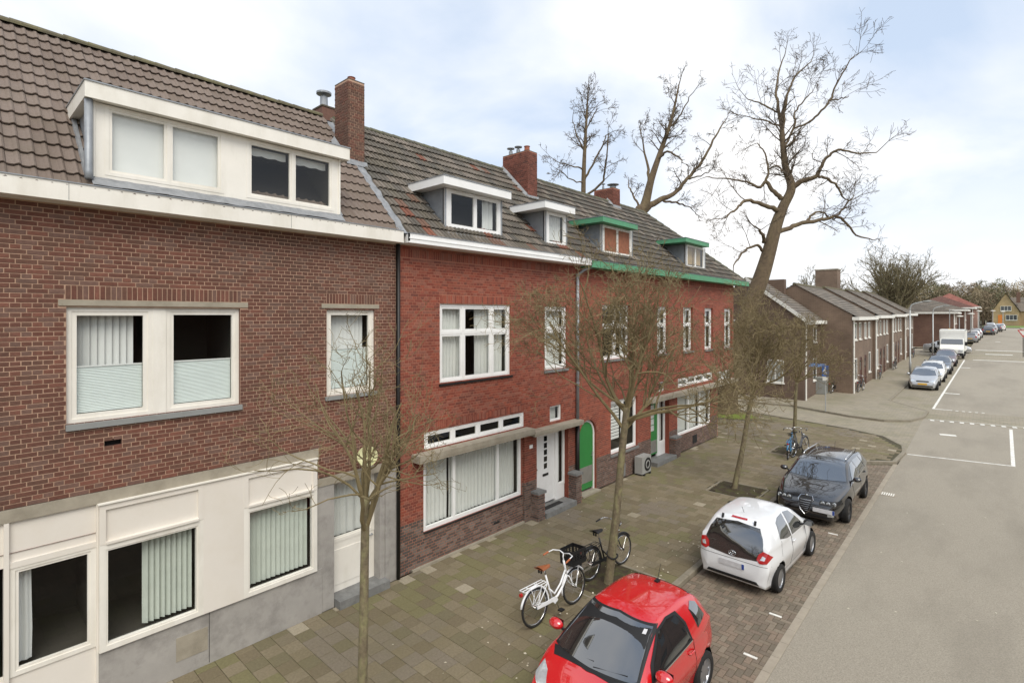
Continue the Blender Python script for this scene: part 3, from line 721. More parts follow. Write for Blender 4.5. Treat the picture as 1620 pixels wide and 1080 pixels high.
# ---- house with the brown bricks and the wide dormer
h1 = empty('terraced_house', (HOUSE_X,3,0), 'brown brick house with long cream dormer and cream shopfront panels', 'house', 'terraced houses along the pavement')
def house_one():
    W0, W1, ZB = -6.0, 6.71, 2.58
    wl = (FY(105), FY(380), 4.18, 5.82); wr = (FY(517), FY(593), 4.13, 5.83)
    U = lambda o: (o[0]-W0, o[1]-W0, o[2]-ZB, o[3]-ZB)
    base = (W0-.1, 4.93, ZB-1, 3.165); lint = [(FY(92), FY(392), 5.835, 5.925), (5.0, 6.28, 5.84, 5.93)]
    sold = [(FY(103), FY(381.5), 5.925, 6.125), (5.1, 6.19, 5.93, 6.13)]; vent = (FY(165), FY(193), 3.79, 3.9)
    rv = MB(); m = MB(); wall_mesh(m, (HOUSE_X, W0, ZB), FR, W1-W0, 7.3-ZB, [U(wl), U(wr), U(vent), (0, 4.93-W0, 0, 3.165-ZB)], depth=.2, rv=rv); rv.build('reveal', M['reveal_brown'], h1)
    wall = m.build('wall', M['mortar_brown'], h1)
    brickwork(wall, (HOUSE_X, W0, ZB), FR, W1-W0, 7.24-ZB, [U(o) for o in [wl, wr, vent, base]+lint], BROWN, soldiers=[U(o) for o in sold])
    for a, b, c, d in lint: MB().box(HOUSE_X-.1, HOUSE_X+.012, a, b, c+.004, d-.004).build('lintel', M['concrete'], h1)
    MB().box(HOUSE_X-.12, HOUSE_X-.1, vent[0], vent[1], vent[2], vent[3]).build('air_vent', M['dark'], h1)
    # upper windows
    def left_in(w, panes, xc):
        a, b, c, d = panes[0][2:]
        zt = c+(d-c)*.47; pleated_blind(w, a, b, c, zt, xc+.08); blind_slats(w, a, b, c, d, xc-.05, .55, 'curtain_white', .092, .088, skip=(8, 10))
    def right_in(w, panes, xc):
        a, b, c, d = panes[0][2:]; pleated_blind(w, a, b, c, c+(d-c)*.47, xc+.08)
    def r_in(w, panes, xc):
        a, b, c, d = panes[0][2:]; pleated_blind(w, a, b, c, c+(d-c)*.53, xc+.08); blind_slats(w, a, b, c, d, xc-.05, .5, 'curtain_white', .095, .09)
    ym0, ym1 = FY(243), FY(264)
    window(h1, wl[0], ym0, wl[2], wl[3], mat='cream', fw=.06, sash=.06, recess=.05, inside_=left_in)
    window(h1, ym1, wl[1], wl[2], wl[3], mat='cream', fw=.06, sash=.05, recess=.06, inside_=right_in)
    MB().box(HOUSE_X-.12, HOUSE_X-.045, ym0, ym1, wl[2], wl[3]).build('mullion_panel', M['cream'], h1)
    MB().box(HOUSE_X-.12, HOUSE_X+.05, wl[0]-.01, wl[1]+.02, wl[2]-.085, wl[2]-.004).build('sill', M['sill_grey'], h1)
    window(h1, wr[0], wr[1], wr[2], wr[3], mat='cream', fw=.06, sash=.06, recess=.05, inside_=r_in, sill='sill_grey')
    # shopfront
    MB().box(HOUSE_X-.2, HOUSE_X+.025, -6, 4.925, 2.995, 3.16).build('concrete_beam', M['concrete'], h1)
    SX = HOUSE_X+.075; P0, P1, P2, P3 = FY(157.4, SX), FY(322, SX), FY(386, SX), FY(502, SX)
    m = MB(); m.box(HOUSE_X-.2, SX, P1, P2, .86, 2.985); m.build('shopfront_panel', M['cream_panel'], h1)
    def slats_part(w, panes, xc):
        a, b, c, d = panes[0][2:]; blind_slats(w, a+(b-a)*.4, b, c, d, xc-.02, .75, 'blind_slat', .089, .075, skip=())
    def slats_full(w, panes, xc):
        a, b, c, d = panes[0][2:]; blind_slats(w, a, b, c, d, xc-.02, .55, 'blind_slat', .095, .086)
    for a, b, ins in ((P0, P1, slats_part), (P2, P3, slats_full)):
        window(h1, a, b, .86, 2.4, mat='cream', fw=.075, sash=.025, recess=0, X=SX, inside_=ins, name='shop_window', depth=.1)
        m = MB(); m.box(HOUSE_X-.1, SX-.03, a, b, 2.404, 2.985); m.box(SX-.03, SX+.004, a, b, 2.9, 2.985); m.box(SX-.03, SX+.004, a, a+.075, 2.404, 2.9); m.box(SX-.03, SX+.004, b-.075, b, 2.404, 2.9); m.box(SX-.03, SX+.03, a+.075, b-.075, 2.404, 2.44)
        m.build('shopfront_panel', M['cream_panel'], h1)
    MB().box(HOUSE_X-.1, SX+.03, P0-.02, P3+.02, 2.985, 3.0).build('shop_cornice', M['cream'], h1)
    MB().box(HOUSE_X-.2, HOUSE_X+.035, P0, 4.99, 0, .855).build('plinth', M['render_grey'], h1)
    MB().box(HOUSE_X-.2, HOUSE_X+.015, P3, FY(528), .0, 2.575).build('rendered_pier', M['render_grey'], h1)
    MB().box(HOUSE_X+.035, HOUSE_X+.042, 2.55, 3.0, .25, .62).build('plinth_patch', M['concrete'], h1)
    for y in (3.02,): MB().box(HOUSE_X+.035, HOUSE_X+.037, y, y+.008, .02, .85).build('plinth_crack', M['dark'], h1)
    # glazed bay next to the shop windows
    E0, E1 = FY(-110), FY(152)
    MB().box(HOUSE_X-.2, HOUSE_X+.01, -6, E0-.004, 0, 2.99).build('rendered_pier', M['render_grey'], h1)
    m = MB(); m.box(HOUSE_X-.12, HOUSE_X-.02, E0, E1+.02, 2.4, 2.99); m.box(HOUSE_X-.12, HOUSE_X-.02, E0, E1+.02, 0, .95); m.box(HOUSE_X-.12, HOUSE_X+.03, E1, P0-.002, 0, 2.99); m.box(HOUSE_X-.12, HOUSE_X+.03, FY(14)-.05, FY(14), .1, 2.99)
    m.box(HOUSE_X-.02, HOUSE_X+.01, FY(14), E1, 2.38, 2.46); m.build('entrance_panel', M['cream_panel'], h1)
    def part_curtain(w, panes, xc):
        a, b, c, d = panes[0][2:]; pleats(MB(), a, a+(b-a)*.2, c, d, xc, .02, .1).build('curtain', M['curtain_white'], w, smooth=True)
    window(h1, FY(14), E1, .95, 2.4, mat='cream', fw=.06, sash=.035, recess=0, inside_=part_curtain, name='entrance_window')
    # street door with stone surround
    D0, D1 = FY(529), FY(600)
    MB().box(HOUSE_X-.2, HOUSE_X+.03, FY(501), 6.5, 2.42, 2.575).build('lintel', M['concrete'], h1)
    m = MB(); m.box(HOUSE_X-.3, HOUSE_X+.02, D1, 6.71, 0, 2.415); m.box(HOUSE_X+.02, HOUSE_X+.05, D1+.12, 6.5, 0, 2.4); m.build('stone_pier', M['render_grey'], h1)
    MB().box(HOUSE_X-.3, HOUSE_X+.22, D0, D1+.12, 0, .16).build('doorstep', M['stone_blue'], h1)
    m = MB(); m.box(HOUSE_X-.26, HOUSE_X-.2, D0, D1, .16, 1.15); m.box(HOUSE_X-.2, HOUSE_X-.188, D0+.1, D1-.1, .3, 1.0); d = m.build('door', M['cream'], h1)
    MB().box(HOUSE_X-.3, HOUSE_X-.06, D0-.02, D0, .16, 2.42).build('reveal', M['render_grey'], h1)
    window(h1, D0, D1, 1.15, 2.42, mat='cream', fw=.07, sash=.03, recess=.19, inside_=in_curtains((0, 1), wl=.17, amp=.025), name='door_window')
    MB().tube([(HOUSE_X-.2, D1-.06, 1.08), (HOUSE_X-.15, D1-.06, 1.08), (HOUSE_X-.15, D1-.16, 1.08)], .012, 6).build('door_handle', M['zinc'], d)
    # roof
    roof = roof_deck(h1, -6, 6.7)
    dy0, dy1 = 1.5, FY(537, -9.35)
    g = [srgb(122,108,98), srgb(116,102,92), srgb(127,113,103), srgb(112,98,88), srgb(120,105,96)]
    cols = quant(g, 8, .05)
    lay_roof(roof, -5.98, 6.62, .3, .335, WAVE_BROWN, 'tile_brown', lambda y, r: rnd.choice(cols), block=[(dy0-.1, dy1+.1, X0R-(8.95-Z0R))])
    ridge_caps(roof, -5.9, 6.55, 'ridge_brown')
    gutter(h1, -6, 6.66, 7.24, 7.485, 'cream', xo=-9.14, seams=(FY(109, -9.14), FY(461, -9.14)))
    X = -9.35; b1 = (FY(166, X), FY(354, X)); b2 = (FY(390, X), FY(528, X))
    def white_blind(w, panes, xc):
        for p in panes: MB().box(xc+.06, xc+.066, p[2]-.02, p[3]+.02, p[4]-.02, p[5]+.02).build('roller_blind', M['curtain_white'], w)
    def valance(w, panes, xc):
        for p in panes:
            m = MB(); m.grid(lambda u, v: (xc, p[2]+(p[3]-p[2])*u, p[5]-(.12+.02*abs(math.sin(u*9)))*v), 14, 1); m.build('valance', M['curtain'], w)
        MB().obox((xc-.6, panes[-1][2]+.1, panes[-1][4]-.1), (0, .02, 0), (.03, 0, 0), (.0, .0, .01)).build('room_slope', M['room'], w)
    dormer(h1, dy0, dy1, X, 7.66, 8.72, 1.385, 5.43, -9.2, .225, 'cream', 'cream', [(b1[0], b1[1], (1,1), white_blind, None), (b2[0], b2[1], (1,1), valance, None)])
    dd = [o for o in h1.children if o.name.startswith('dormer')][0]
    MB().tube([(X+.06, 1.44, 8.72), (X+.06, 1.44, 7.72), (X+.1, 1.44, 7.6)], .05, 10).build('downpipe', M['zinc'], dd, smooth=True)
    # chimneys
    c = roof_pt(551, 262); xf = c.x; y0 = FY(551, xf); y1 = FY(577, xf); zt = FZ(551, 124, xf)
    chimney(h1, y0, y1, xf, xf-.62, c.z-.35, zt, pots=((xf-.2, y0+.2, .09, .12, 'pot'), (xf-.45, y0+.15, .06, .05, 'pot')))
    xb = -13.2; ya = FY(510, xb); m = MB(); m.box(xb-.5, xb, ya, ya+1.0, 9.2, FZ(512, 168, xb)); ch = m.build('chimney', M['reveal_brown'], h1)
    MB().box(xb-.52, xb+.02, ya-.02, ya+1.02, FZ(512, 168, xb), FZ(512, 168, xb)+.04).build('cap', M['cap_dark'], ch)
    MB().lathe([(.11,0),(.1,.3),(.04,.32),(.04,.36),(.2,.37),(.2,.42),(0,.46)], (xb-.2, ya+.15, FZ(512, 168, xb)+.03), n=14).build('cowl', M['zinc'], ch)
    shell(h1, -6, 6.7, 2*RIDGE_X-X0R, 7.4, 'mortar_brown')
    # lead strip along the party wall
    m = MB()
    m.grid(lambda u, v: Vector((X0R, 6.58+.2*v, Z0R))+RS*(-.02+4.4*u)+RN*(.055+.022*noise.noise((u*22, v*3, 4))+.01*(int(u*11)%2))+Vector((0, .03*noise.noise((u*16, v, 9)), 0)), 66, 5); m.build('party_wall_flashing', M['lead'], h1)
    MB().tube([(HOUSE_X+.06, 6.73, 7.24), (HOUSE_X+.06, 6.73, .02)], .042, 8).build('downpipe', M['black_pipe'], h1, smooth=True)
house_one()

# ---- house with red bricks and white dormers
h2 = empty('terraced_house', (HOUSE_X,10,0), 'red brick house with white windows, white door and two white dormers', 'house', 'terraced houses along the pavement')
GREYT = [srgb(106,98,88), srgb(94,88,80), srgb(116,107,97), srgb(84,80,73), srgb(100,93,82), srgb(110,102,90), srgb(90,80,71)]
def house_two():
    W0, W1 = 6.77, 13.44; HT = 7.28
    big = (7.46, 10.84, .78, 2.44); door = (11.5, 13.02, 0, 2.36); w1 = (7.94, 10.4, 4.1, 5.98); w2 = (11.86, 12.93, 4.11, 5.97); tr = (7.48, 10.94, 2.62, 3.06); sm = (12.1, 12.66, 2.58, 3.05)
    ops = [big, door, w1, w2, tr, sm]; U = lambda o: (o[0]-W0, o[1]-W0, o[2], o[3])
    sold = [(7.94, 10.4, 5.985, 6.185), (11.86, 12.93, 5.975, 6.175), (7.48, 10.94, 3.065, 3.25), (W0, W1, 6.98, 7.185)]
    rv = MB(); m = MB(); wall_mesh(m, (HOUSE_X, W0, 0), FR, W1-W0, HT, [U(o) for o in ops], depth=.22, rv=rv); rv.build('reveal', M['reveal_red'], h2); wall = m.build('wall', M['mortar_red'], h2)
    brickwork(wall, (HOUSE_X, W0, 0), FR, W1-W0, 7.24, [U(o) for o in ops], RED, soldiers=[U(o) for o in sold], plinth=(1.07, PLINTH))
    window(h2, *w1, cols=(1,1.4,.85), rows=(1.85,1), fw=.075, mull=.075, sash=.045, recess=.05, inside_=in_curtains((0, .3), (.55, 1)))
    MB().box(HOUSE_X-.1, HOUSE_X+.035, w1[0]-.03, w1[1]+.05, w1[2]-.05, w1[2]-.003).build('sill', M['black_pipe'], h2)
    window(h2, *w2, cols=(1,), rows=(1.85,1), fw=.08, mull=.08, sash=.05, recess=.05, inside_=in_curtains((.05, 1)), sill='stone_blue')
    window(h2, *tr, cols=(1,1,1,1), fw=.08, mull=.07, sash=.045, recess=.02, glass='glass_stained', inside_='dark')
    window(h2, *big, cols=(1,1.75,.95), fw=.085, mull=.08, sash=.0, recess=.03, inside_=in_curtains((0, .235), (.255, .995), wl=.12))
    MB().box(HOUSE_X-.12, HOUSE_X+.03, big[0], big[1], big[2]-.03, big[2]-.003).build('sill', M['dark'], h2)
    window(h2, *sm, fw=.055, sash=.0, recess=.04, inside_=in_curtains((0, 1)))
    for a, b, c, d in ((7.12, 11.05, 2.445, 2.61), (11.07, 13.4, 2.365, 2.5)):
        m = MB(); m.box(HOUSE_X-.1, HOUSE_X+.3, a, b, c, d); m.box(HOUSE_X+.3, HOUSE_X+.31, a, b, c+.05, d); m.build('canopy_slab', M['concrete'], h2)
    # plinth ledge, vents
    MB().box(HOUSE_X+.0, HOUSE_X+.06, W0+.35, 10.9, 0, .05).build('plinth_ledge', M['concrete'], h2)
    MB().box(HOUSE_X, HOUSE_X+.006, 9.75, 9.95, .28, .33).build('air_vent', M['dark'], h2)
    # brick pier beside the big window and low piers flanking the door
    def pier(y0, y1, depth, z1, cap):
        m = MB(); m.box(HOUSE_X+.004, HOUSE_X+depth-.0065, y0+.0065, y1-.0065, 0, z1); p = m.build('pier', M['mortar_red'], h2)
        for O, fr, w in (((HOUSE_X+depth, y0, 0), FR, y1-y0), ((HOUSE_X+depth, y0, 0), ((-1,0,0),(0,0,1),(0,-1,0)), depth-.004)):
            brickwork(p, O, fr, w, z1, [], RED if z1 > 2 else PLINTH, plinth=(1.07, PLINTH) if z1 > 2 else None, limit=60)
        if cap: MB().box(HOUSE_X+.004, HOUSE_X+depth+.03, y0-.03, y1+.03, z1, z1+.07).build('cap', M['stone_blue'], p)
    pier(10.9, 11.42, .06, 2.36, False); pier(11.2, 11.5, .3, .74, True); pier(13.0, 13.3, .3, .86, True)
    MB().box(HOUSE_X-.3, HOUSE_X+.34, 11.52, 12.98, 0, .15).build('doorstep', M['stone_blue'], h2)
    MB().box(HOUSE_X-.02, HOUSE_X+.14, 11.6, 12.55, .152, .168).build('doormat', M['dark'], h2)
    # front door with square lights
    m = MB(); x = HOUSE_X-.18; m.box(x-.06, x+.03, 11.5, 11.57, .15, 2.36); m.box(x-.06, x+.03, 12.55, 12.62, .15, 2.36); m.box(x-.06, x+.03, 11.57, 12.55, 2.28, 2.36); m.build('door_frame', M['white'], h2)
    m = MB(); m.box(x-.05, x, 11.57, 12.55, .2, 2.28); d = m.build('door', M['white'], h2)
    for i in range(5): MB().box(x, x+.008, 12.04, 12.18, 1.2+i*.2, 1.35+i*.2).build('pane', M['dark_glass'], d)
    MB().box(x, x+.012, 11.98, 12.24, .98, 1.05).build('letter_slot', M['black_pipe'], d)
    MB().lathe([(0,0),(.025,.0),(.025,.05),(0,.05)], (x, 11.66, 1.25), axis='x', n=10).build('door_knob', M['black_pipe'], d)
    window(h2, 12.62, 13.02, .55, 2.36, fw=.06, sash=.02, recess=.15, inside_=in_curtains((0, 1)), name='sidelight')
    MB().box(HOUSE_X-.26, HOUSE_X-.15, 12.62, 13.0, .15, .545).build('sidelight_panel', M['white'], h2)
    MB().box(HOUSE_X+.06, HOUSE_X+.066, 11.1, 11.24, 2.0, 2.1).build('number_plate', M['white'], h2)
    # roof
    roof = roof_deck(h2, 6.72, 13.44); cols = quant(GREYT, 12, .12); rust = [srgb(128,80,62), srgb(118,74,58), srgb(112,84,70)]
    def colf(y, r):
        if r < 2 and noise.noise((y*1.3, r*2., 8)) > .05 and rnd.random() < .6: return rnd.choice(rust)
        if rnd.random() < .025 or (abs(y-7.2) < .14 and r in (2, 3)): return rnd.choice(rust)
        return rnd.choice(cols)
    lay_roof(roof, 6.8, 13.44, .255, .33, WAVE_GREY, 'tile_grey', colf, lift=.05, block=[(8.0, 10.1, X0R-(8.9-Z0R)), (11.85, 13.0, X0R-(8.9-Z0R))])
    ridge_caps(roof, 6.9, 13.4, 'ridge_grey')
    gutter(h2, 6.75, FY(936, -9.08), 7.25, 7.45, 'white', xo=-9.08, ribs=1)
    X = -9.5
    dormer(h2, FY(704, X), FY(793, X), X, 7.76, 8.72, FY(702, -9.2), FY(809, -9.2), -9.2, .19, 'white', 'white', [(FY(704, X)+.12, FY(793, X)-.06, (1,1), in_curtains((.72, .98), mat='curtain_white', wl=.2, amp=.05), None)])
    dormer(h2, FY(863, X), FY(896, X), X, 7.74, 8.74, FY(862.5, -9.2), FY(910, -9.2), -9.2, .19, 'white', 'white', [(FY(863, X)+.1, FY(896, X)-.06, (1,), in_curtains((0, 1), mat='curtain_white'), None)])
    c = roof_pt(848.6, 319); xf = c.x; y1 = FY(850, xf); y0 = FY(835, xf); zt = FZ(836, 238, xf)
    chimney(h2, y0, y1, xf, xf-1.15, c.z-.9, zt, palette=[srgb(112,64,52), srgb(100,58,48), srgb(120,72,60), srgb(92,56,48)], mortar='mortar_red',
            pots=((xf-.25, y0+.25, .1, .22, 'pot'), (xf-.6, y0+.2, .07, .3, 'cowl'), (xf-.95, y0+.2, .07, .32, 'cowl')), limit=200)
    shell(h2, 6.74, 13.44, 2*RIDGE_X-X0R, 7.4, 'mortar_red')
    # rainwater pipe: zinc above, black cast iron below
    x = HOUSE_X+.07; y = 13.4
    p = MB().tube([(x, y, 7.0), (x, y, 2.45)], .05, 10).build('downpipe', M['zinc'], h2, smooth=True)
    MB().tube([(x+.25, y+.55, 7.25), (x+.1, y+.2, 7.12), (x, y, 6.95)], .045, 8).build('downpipe_elbow', M['zinc'], h2, smooth=True)
    MB().tube([(x, y, 2.5), (x, y, .02)], .065, 10).build('downpipe_foot', M['black_pipe'], h2, smooth=True)
    for z in (6.2, 4.9, 3.6): MB().lathe([(.058,0),(.058,.05)], (x, y, z), n=10).build('pipe_bracket', M['zinc'], p)
M['dark_glass'] = material('dark_glass', (.012,.013,.014), rough=.06, var=0, spec=.6)
house_two()

# ---- red brick house with green trim at the corner
h3 = empty('terraced_house', (HOUSE_X,20,0), 'red brick corner house with green gutter, green doors and arched gate', 'house', 'terraced houses along the pavement')
def house_three():
    W0, W1 = 13.46, 27.05; HT = 7.28
    arch = (13.6, 14.56, 0, 1.87); gw = (15.45, 17.28, .95, 2.78); door = (18.3, 19.85, 0, 2.4); lw = (20.62, 24.1, .71, 2.42); tr = (20.66, 24.33, 2.72, 3.08); tr2 = (24.95, 26.68, 2.6, 3.02)
    ups = [(14.92,16.77,4.21,6.06),(18.83,19.75,4.2,6.05),(21.17,22.14,4.18,6.05),(23.43,24.4,4.15,6.04),(25.82,26.84,4.1,6.04)]; smw = (18.95, 19.45, 2.72, 3.1)
    cut = (24.9, 28, -1, 2.42); ops = [arch, gw, door, lw, tr, tr2, smw]+ups; U = lambda o: (o[0]-W0, o[1]-W0, o[2], o[3])
    sold = [(a, b, d+.005, d+.2) for a, b, c, d in ups]+[(15.45, 17.28, 2.785, 2.97), (20.66, 24.33, 3.085, 3.27), (W0, W1, 6.98, 7.185)]
    rv = MB(); m = MB(); wall_mesh(m, (HOUSE_X, W0, 0), FR, W1-W0, HT, [U(o) for o in ops if o != arch]+[(arch[0]-W0, arch[1]-W0, 0, 2.36)], depth=.22, rv=rv)
    m.f = [f for f in m.f if not all(m.v[i][1] > 24.88 and m.v[i][2] < 2.45 for i in f)]; m.c = m.c[:len(m.f)]
    cy = (arch[0]+arch[1])/2; ra = (arch[1]-arch[0])/2; n = 12; pts = []
    for s in (-1, 1):
        pts = [(HOUSE_X-.0065, cy+s*ra*math.cos(k*math.pi/2/n), 1.87+ra*math.sin(k*math.pi/2/n)) for k in range(n+1)]
        cor = (HOUSE_X-.0065, cy+s*ra, 2.36)
        for a, b in zip(pts, pts[1:]): m.poly([a, b, cor] if s > 0 else [b, a, cor])
        m.poly([pts[-1], (HOUSE_X-.0065, cy, 2.36), cor] if s > 0 else [cor, (HOUSE_X-.0065, cy, 2.36), pts[-1]])
        for a, b in zip(pts, pts[1:]): rv.quad(a, b, (b[0]-.2, b[1], b[2]), (a[0]-.2, a[1], a[2]))
    rv.build('reveal', M['reveal_red'], h3); wall = m.build('wall', M['mortar_red'], h3)
    brickwork(wall, (HOUSE_X, W0, 0), FR, W1-W0, 7.24, [U(o) for o in ops+[cut]], RED, soldiers=[U(o) for o in sold], plinth=(1.05, PLINTH), arches=[(cy-W0, 1.87, ra+.11)])
    # voussoirs round the arch
    for k in range(17):
        a = math.pi*(k+.5)/17; c = Vector((HOUSE_X, cy+math.cos(a)*(ra+.055), 1.87+math.sin(a)*(ra+.055))); t = Vector((0, math.cos(a), math.sin(a))); s = Vector((0, -math.sin(a), math.cos(a)))
        m = MB(); m.obox(c-t*.05-s*.04+Vector((-.03,0,0)), t*.1, s*.08, (.031,0,0), jig(rnd.choice(RED))); m.build('brick', M['brick'], wall)
    # arched gate
    def archpts(r, x, z0): return [(x, cy+r*math.cos(k*math.pi/16), 1.87+r*math.sin(k*math.pi/16)) for k in range(17)]+[(x, cy-r, z0), (x, cy+r, z0)]
    x = HOUSE_X-.1; r = ra-.07
    g = MB().prism([(x-.05, p[1], p[2]) for p in archpts(r, x, .12)], (.05,0,0)).build('arched_gate', M['green'], h3)
    fr = MB(); o_ = archpts(ra-.004, x+.02, .05); i_ = archpts(r, x+.02, .05)
    for k in range(18):
        if k == 17: continue
        a, b, c, d = o_[k], o_[k+1], i_[k+1], i_[k]; fr.quad(d, a, b, c); fr.quad(c, (c[0]-.07, c[1], c[2]), (d[0]-.07, d[1], d[2]), d)
    for s in (-1, 1): fr.box(x-.05, x+.02, cy+s*(ra-.035)-.033, cy+s*(ra-.035)+.033, .05, 1.87)
    fr.build('gate_frame', M['white'], h3)
    MB().box(x, x+.006, cy-r+.03, cy+r-.03, .32, .84).build('kick_plate', M['metal_plate'], g)
    MB().tube([(x, cy+r-.1, 1.15), (x+.05, cy+r-.1, 1.15), (x+.05, cy+r-.1, 1.28)], .012, 6).build('handle', M['zinc'], g)
    MB().box(HOUSE_X-.2, HOUSE_X+.16, arch[0]-.02, arch[1]+.02, 0, .05).build('doorstep', M['concrete'], h3)
    # windows
    for i, o in enumerate(ups):
        ins = [in_curtains((.55, .7), (.9, 1)), in_curtains((.5, .95), mat='curtain_white'), in_curtains((.45, .9)), in_curtains((.55, .95), mat='curtain_white'), in_curtains((.2, 1), mat='curtain_white')][i]
        window(h3, *o, cols=(1,1) if i == 0 else (1,), rows=(1.7,1), fw=.09, mull=.08, sash=.04, recess=.1, inside_=ins, sill='stone_blue')
    def louvre(w, panes, xc):
        a, b, c, d = panes[0][2:]
        for k in range(11): MB().box(xc+.04, xc+.05, a, b, d-.12-k*.115, d-.03-k*.115).build('blind_slat', M['curtain_white'], w)
    window(h3, *gw, cols=(1,1), fw=.09, mull=.07, sash=.03, recess=.08, inside_=louvre, sill='stone_blue')
    window(h3, *tr, cols=(1,1,1,1), fw=.08, mull=.08, sash=.03, recess=.03, glass='glass', inside_=in_curtains((0, .5), (.75, 1)))
    window(h3, *tr2, cols=(1,), fw=.07, sash=.0, recess=.03, inside_=in_curtains((0, 1), mat='curtain_white'))
    window(h3, *smw, fw=.05, sash=0, recess=.05)
    window(h3, *lw, cols=(1,1.1,1), fw=.08, mull=.08, sash=.03, recess=.03, inside_=in_curtains((0, .3), (.36, .66), (.7, 1), mat='curtain'))
    MB().box(HOUSE_X-.1, HOUSE_X+.3, 17.85, 26.9, 2.435, 2.59).build('canopy_slab', M['concrete'], h3)
    # green front door with plate, sidelight, step and low pier
    x = HOUSE_X-.2; D = MB().box(x-.05, x, 18.34, 19.2, .28, 2.36).build('door', M['green'], h3)
    MB().box(x, x+.01, 18.66, 18.92, 1.2, 2.2).build('pane', M['glass_white'], D); MB().box(x, x+.006, 18.38, 19.16, .34, .82).build('kick_plate', M['metal_plate'], D)
    for i in range(3): MB().box(x+.01, x+.016, 18.66, 18.92, 1.42+i*.25, 1.45+i*.25).build('glazing_bar', M['green'], D)
    m = MB(); m.box(x-.06, x+.02, 18.3, 18.34, .15, 2.4); m.box(x-.06, x+.02, 19.2, 19.28, .15, 2.4); m.box(x-.06, x+.02, 19.28, 19.85, .15, .6); m.build('door_frame', M['white'], h3)
    window(h3, 19.28, 19.85, .6, 2.4, fw=.07, sash=.02, recess=.18, inside_=in_curtains((0, 1)), name='sidelight')
    MB().box(HOUSE_X-.3, HOUSE_X+.3, 18.25, 19.9, 0, .15).build('doorstep', M['stone_blue'], h3)
    m = MB(); m.box(HOUSE_X+.004, HOUSE_X+.25, 19.9, 20.35, 0, .75); p = m.build('pier', M['mortar_red'], h3)
    brickwork(p, (HOUSE_X+.256, 19.894, 0), FR, .46, .76, [], PLINTH, limit=40); brickwork(p, (HOUSE_X+.256, 19.894, 0), ((-1,0,0),(0,0,1),(0,-1,0)), .25, .76, [], PLINTH, limit=40)
    MB().box(HOUSE_X+.004, HOUSE_X+.29, 19.86, 20.4, .76, .83).build('cap', M['stone_blue'], p)
    MB().box(HOUSE_X-.0, HOUSE_X+.012, 22.1, 22.55, .14, .5).build('air_vent', M['dark'], h3); MB().box(HOUSE_X, HOUSE_X+.012, 15.9, 16.4, .05, .5).build('air_vent', M['stone_blue'], h3)
    # chamfered ground floor corner
    m = MB(); m.quad((HOUSE_X-.002,24.9,0),(HOUSE_X-2.2,27.05,0),(HOUSE_X-2.2,27.05,2.42),(HOUSE_X-.002,24.9,2.42)); m.quad((HOUSE_X,24.9,2.42),(HOUSE_X-2.2,27.05,2.42),(HOUSE_X-.1,27.05,2.42),(HOUSE_X,27.05,2.42))
    m.build('corner_wall', M['reveal_red'], h3)
    # roof, hipped at the corner
    hipf = lambda z: 27.85-(z-Z0R)*1.39
    roof = roof_deck(h3, 13.44, 27.85, 4.6); cols = quant(GREYT, 12, .12)
    lay_roof(roof, 13.45, 27.8, .255, .33, WAVE_GREY, 'tile_grey', lambda y, r: rnd.choice(cols), lift=.05, block=[(14.7, 17.0, X0R-(8.9-Z0R)), (21.2, 23.5, X0R-(8.9-Z0R))], hip=hipf)
    ridge_caps(roof, 13.5, 23.2, 'ridge_grey')
    a, b = Vector((X0R, 27.85, Z0R)), Vector((RIDGE_X, 23.25, RIDGE_Z)); n = 16
    for i in range(n):
        p, q = a.lerp(b, i/n), a.lerp(b, (i+1.08)/n); MB().tube([p+Vector((0,0,.03)), q+Vector((0,0,.02))], [.1, .085], 8).build('hip_tile', M['ridge_grey'], roof, smooth=True)
    gutter(h3, FY(936, -9.08)+.004, 28.1, 7.2, 7.42, 'green_trim', xo=-9.08)
    X = -9.5; boards = 'board_wood'
    dormer(h3, FY(952, X), FY(1000, X), X, 7.74, 8.74, FY(954, -9.2), FY(1009, -9.2), -9.2, .17, 'green_trim', 'white_worn', [(FY(952, X)+.1, FY(1000, X)-.08, (1,1), 'dark', boards)])
    dormer(h3, FY(1085, X), FY(1115, X), X, 7.72, 8.74, FY(1085, -9.2), FY(1122, -9.2), -9.2, .17, 'green_trim', 'white', [(FY(1085, X)+.1, FY(1115, X)-.08, (1,1), in_curtains((0, 1), mat='curtain_tan'), None)])
    xf = -12.2; y1 = FY(981, xf); y0 = FY(970, xf); zt = FZ(971, 297, xf)
    chimney(h3, y0, y1, xf, xf-1.0, 10.0, zt, palette=[srgb(112,64,52), srgb(100,58,48), srgb(120,72,60)], mortar='mortar_red', pots=((xf-.25, y0+.4, .14, .25, 'cowl'), (xf-.7, y0+.3, .05, .35, 'cowl')), limit=40)
    xb = 2*RIDGE_X-X0R; m = MB(); X = HOUSE_X-.22; m.quad((X,27.05,7.4),(xb,27.05,7.4),(xb,27.05,2.42),(X,27.05,2.42)); m.quad((HOUSE_X-2.2,27.05,2.42),(xb,27.05,2.42),(xb,27.05,0),(HOUSE_X-2.2,27.05,0)); m.quad((xb,13.44,0),(xb,27.05,0),(xb,27.05,7.4),(xb,13.44,7.4)); m.build('outer_wall', M['reveal_red'], h3)
M['glass_white'] = material('glass_white', srgb(206,212,208), rough=.15, var=.04)
M['board_wood'] = material('board_wood', srgb(150,96,70), rough=.8, var=.25, scale=7, dirt=srgb(110,72,54), dscale=4, damt=.6, coords='World')
M['curtain_tan'] = material('curtain_tan', srgb(196,170,128), rough=.9, var=.2, scale=4)
house_three()
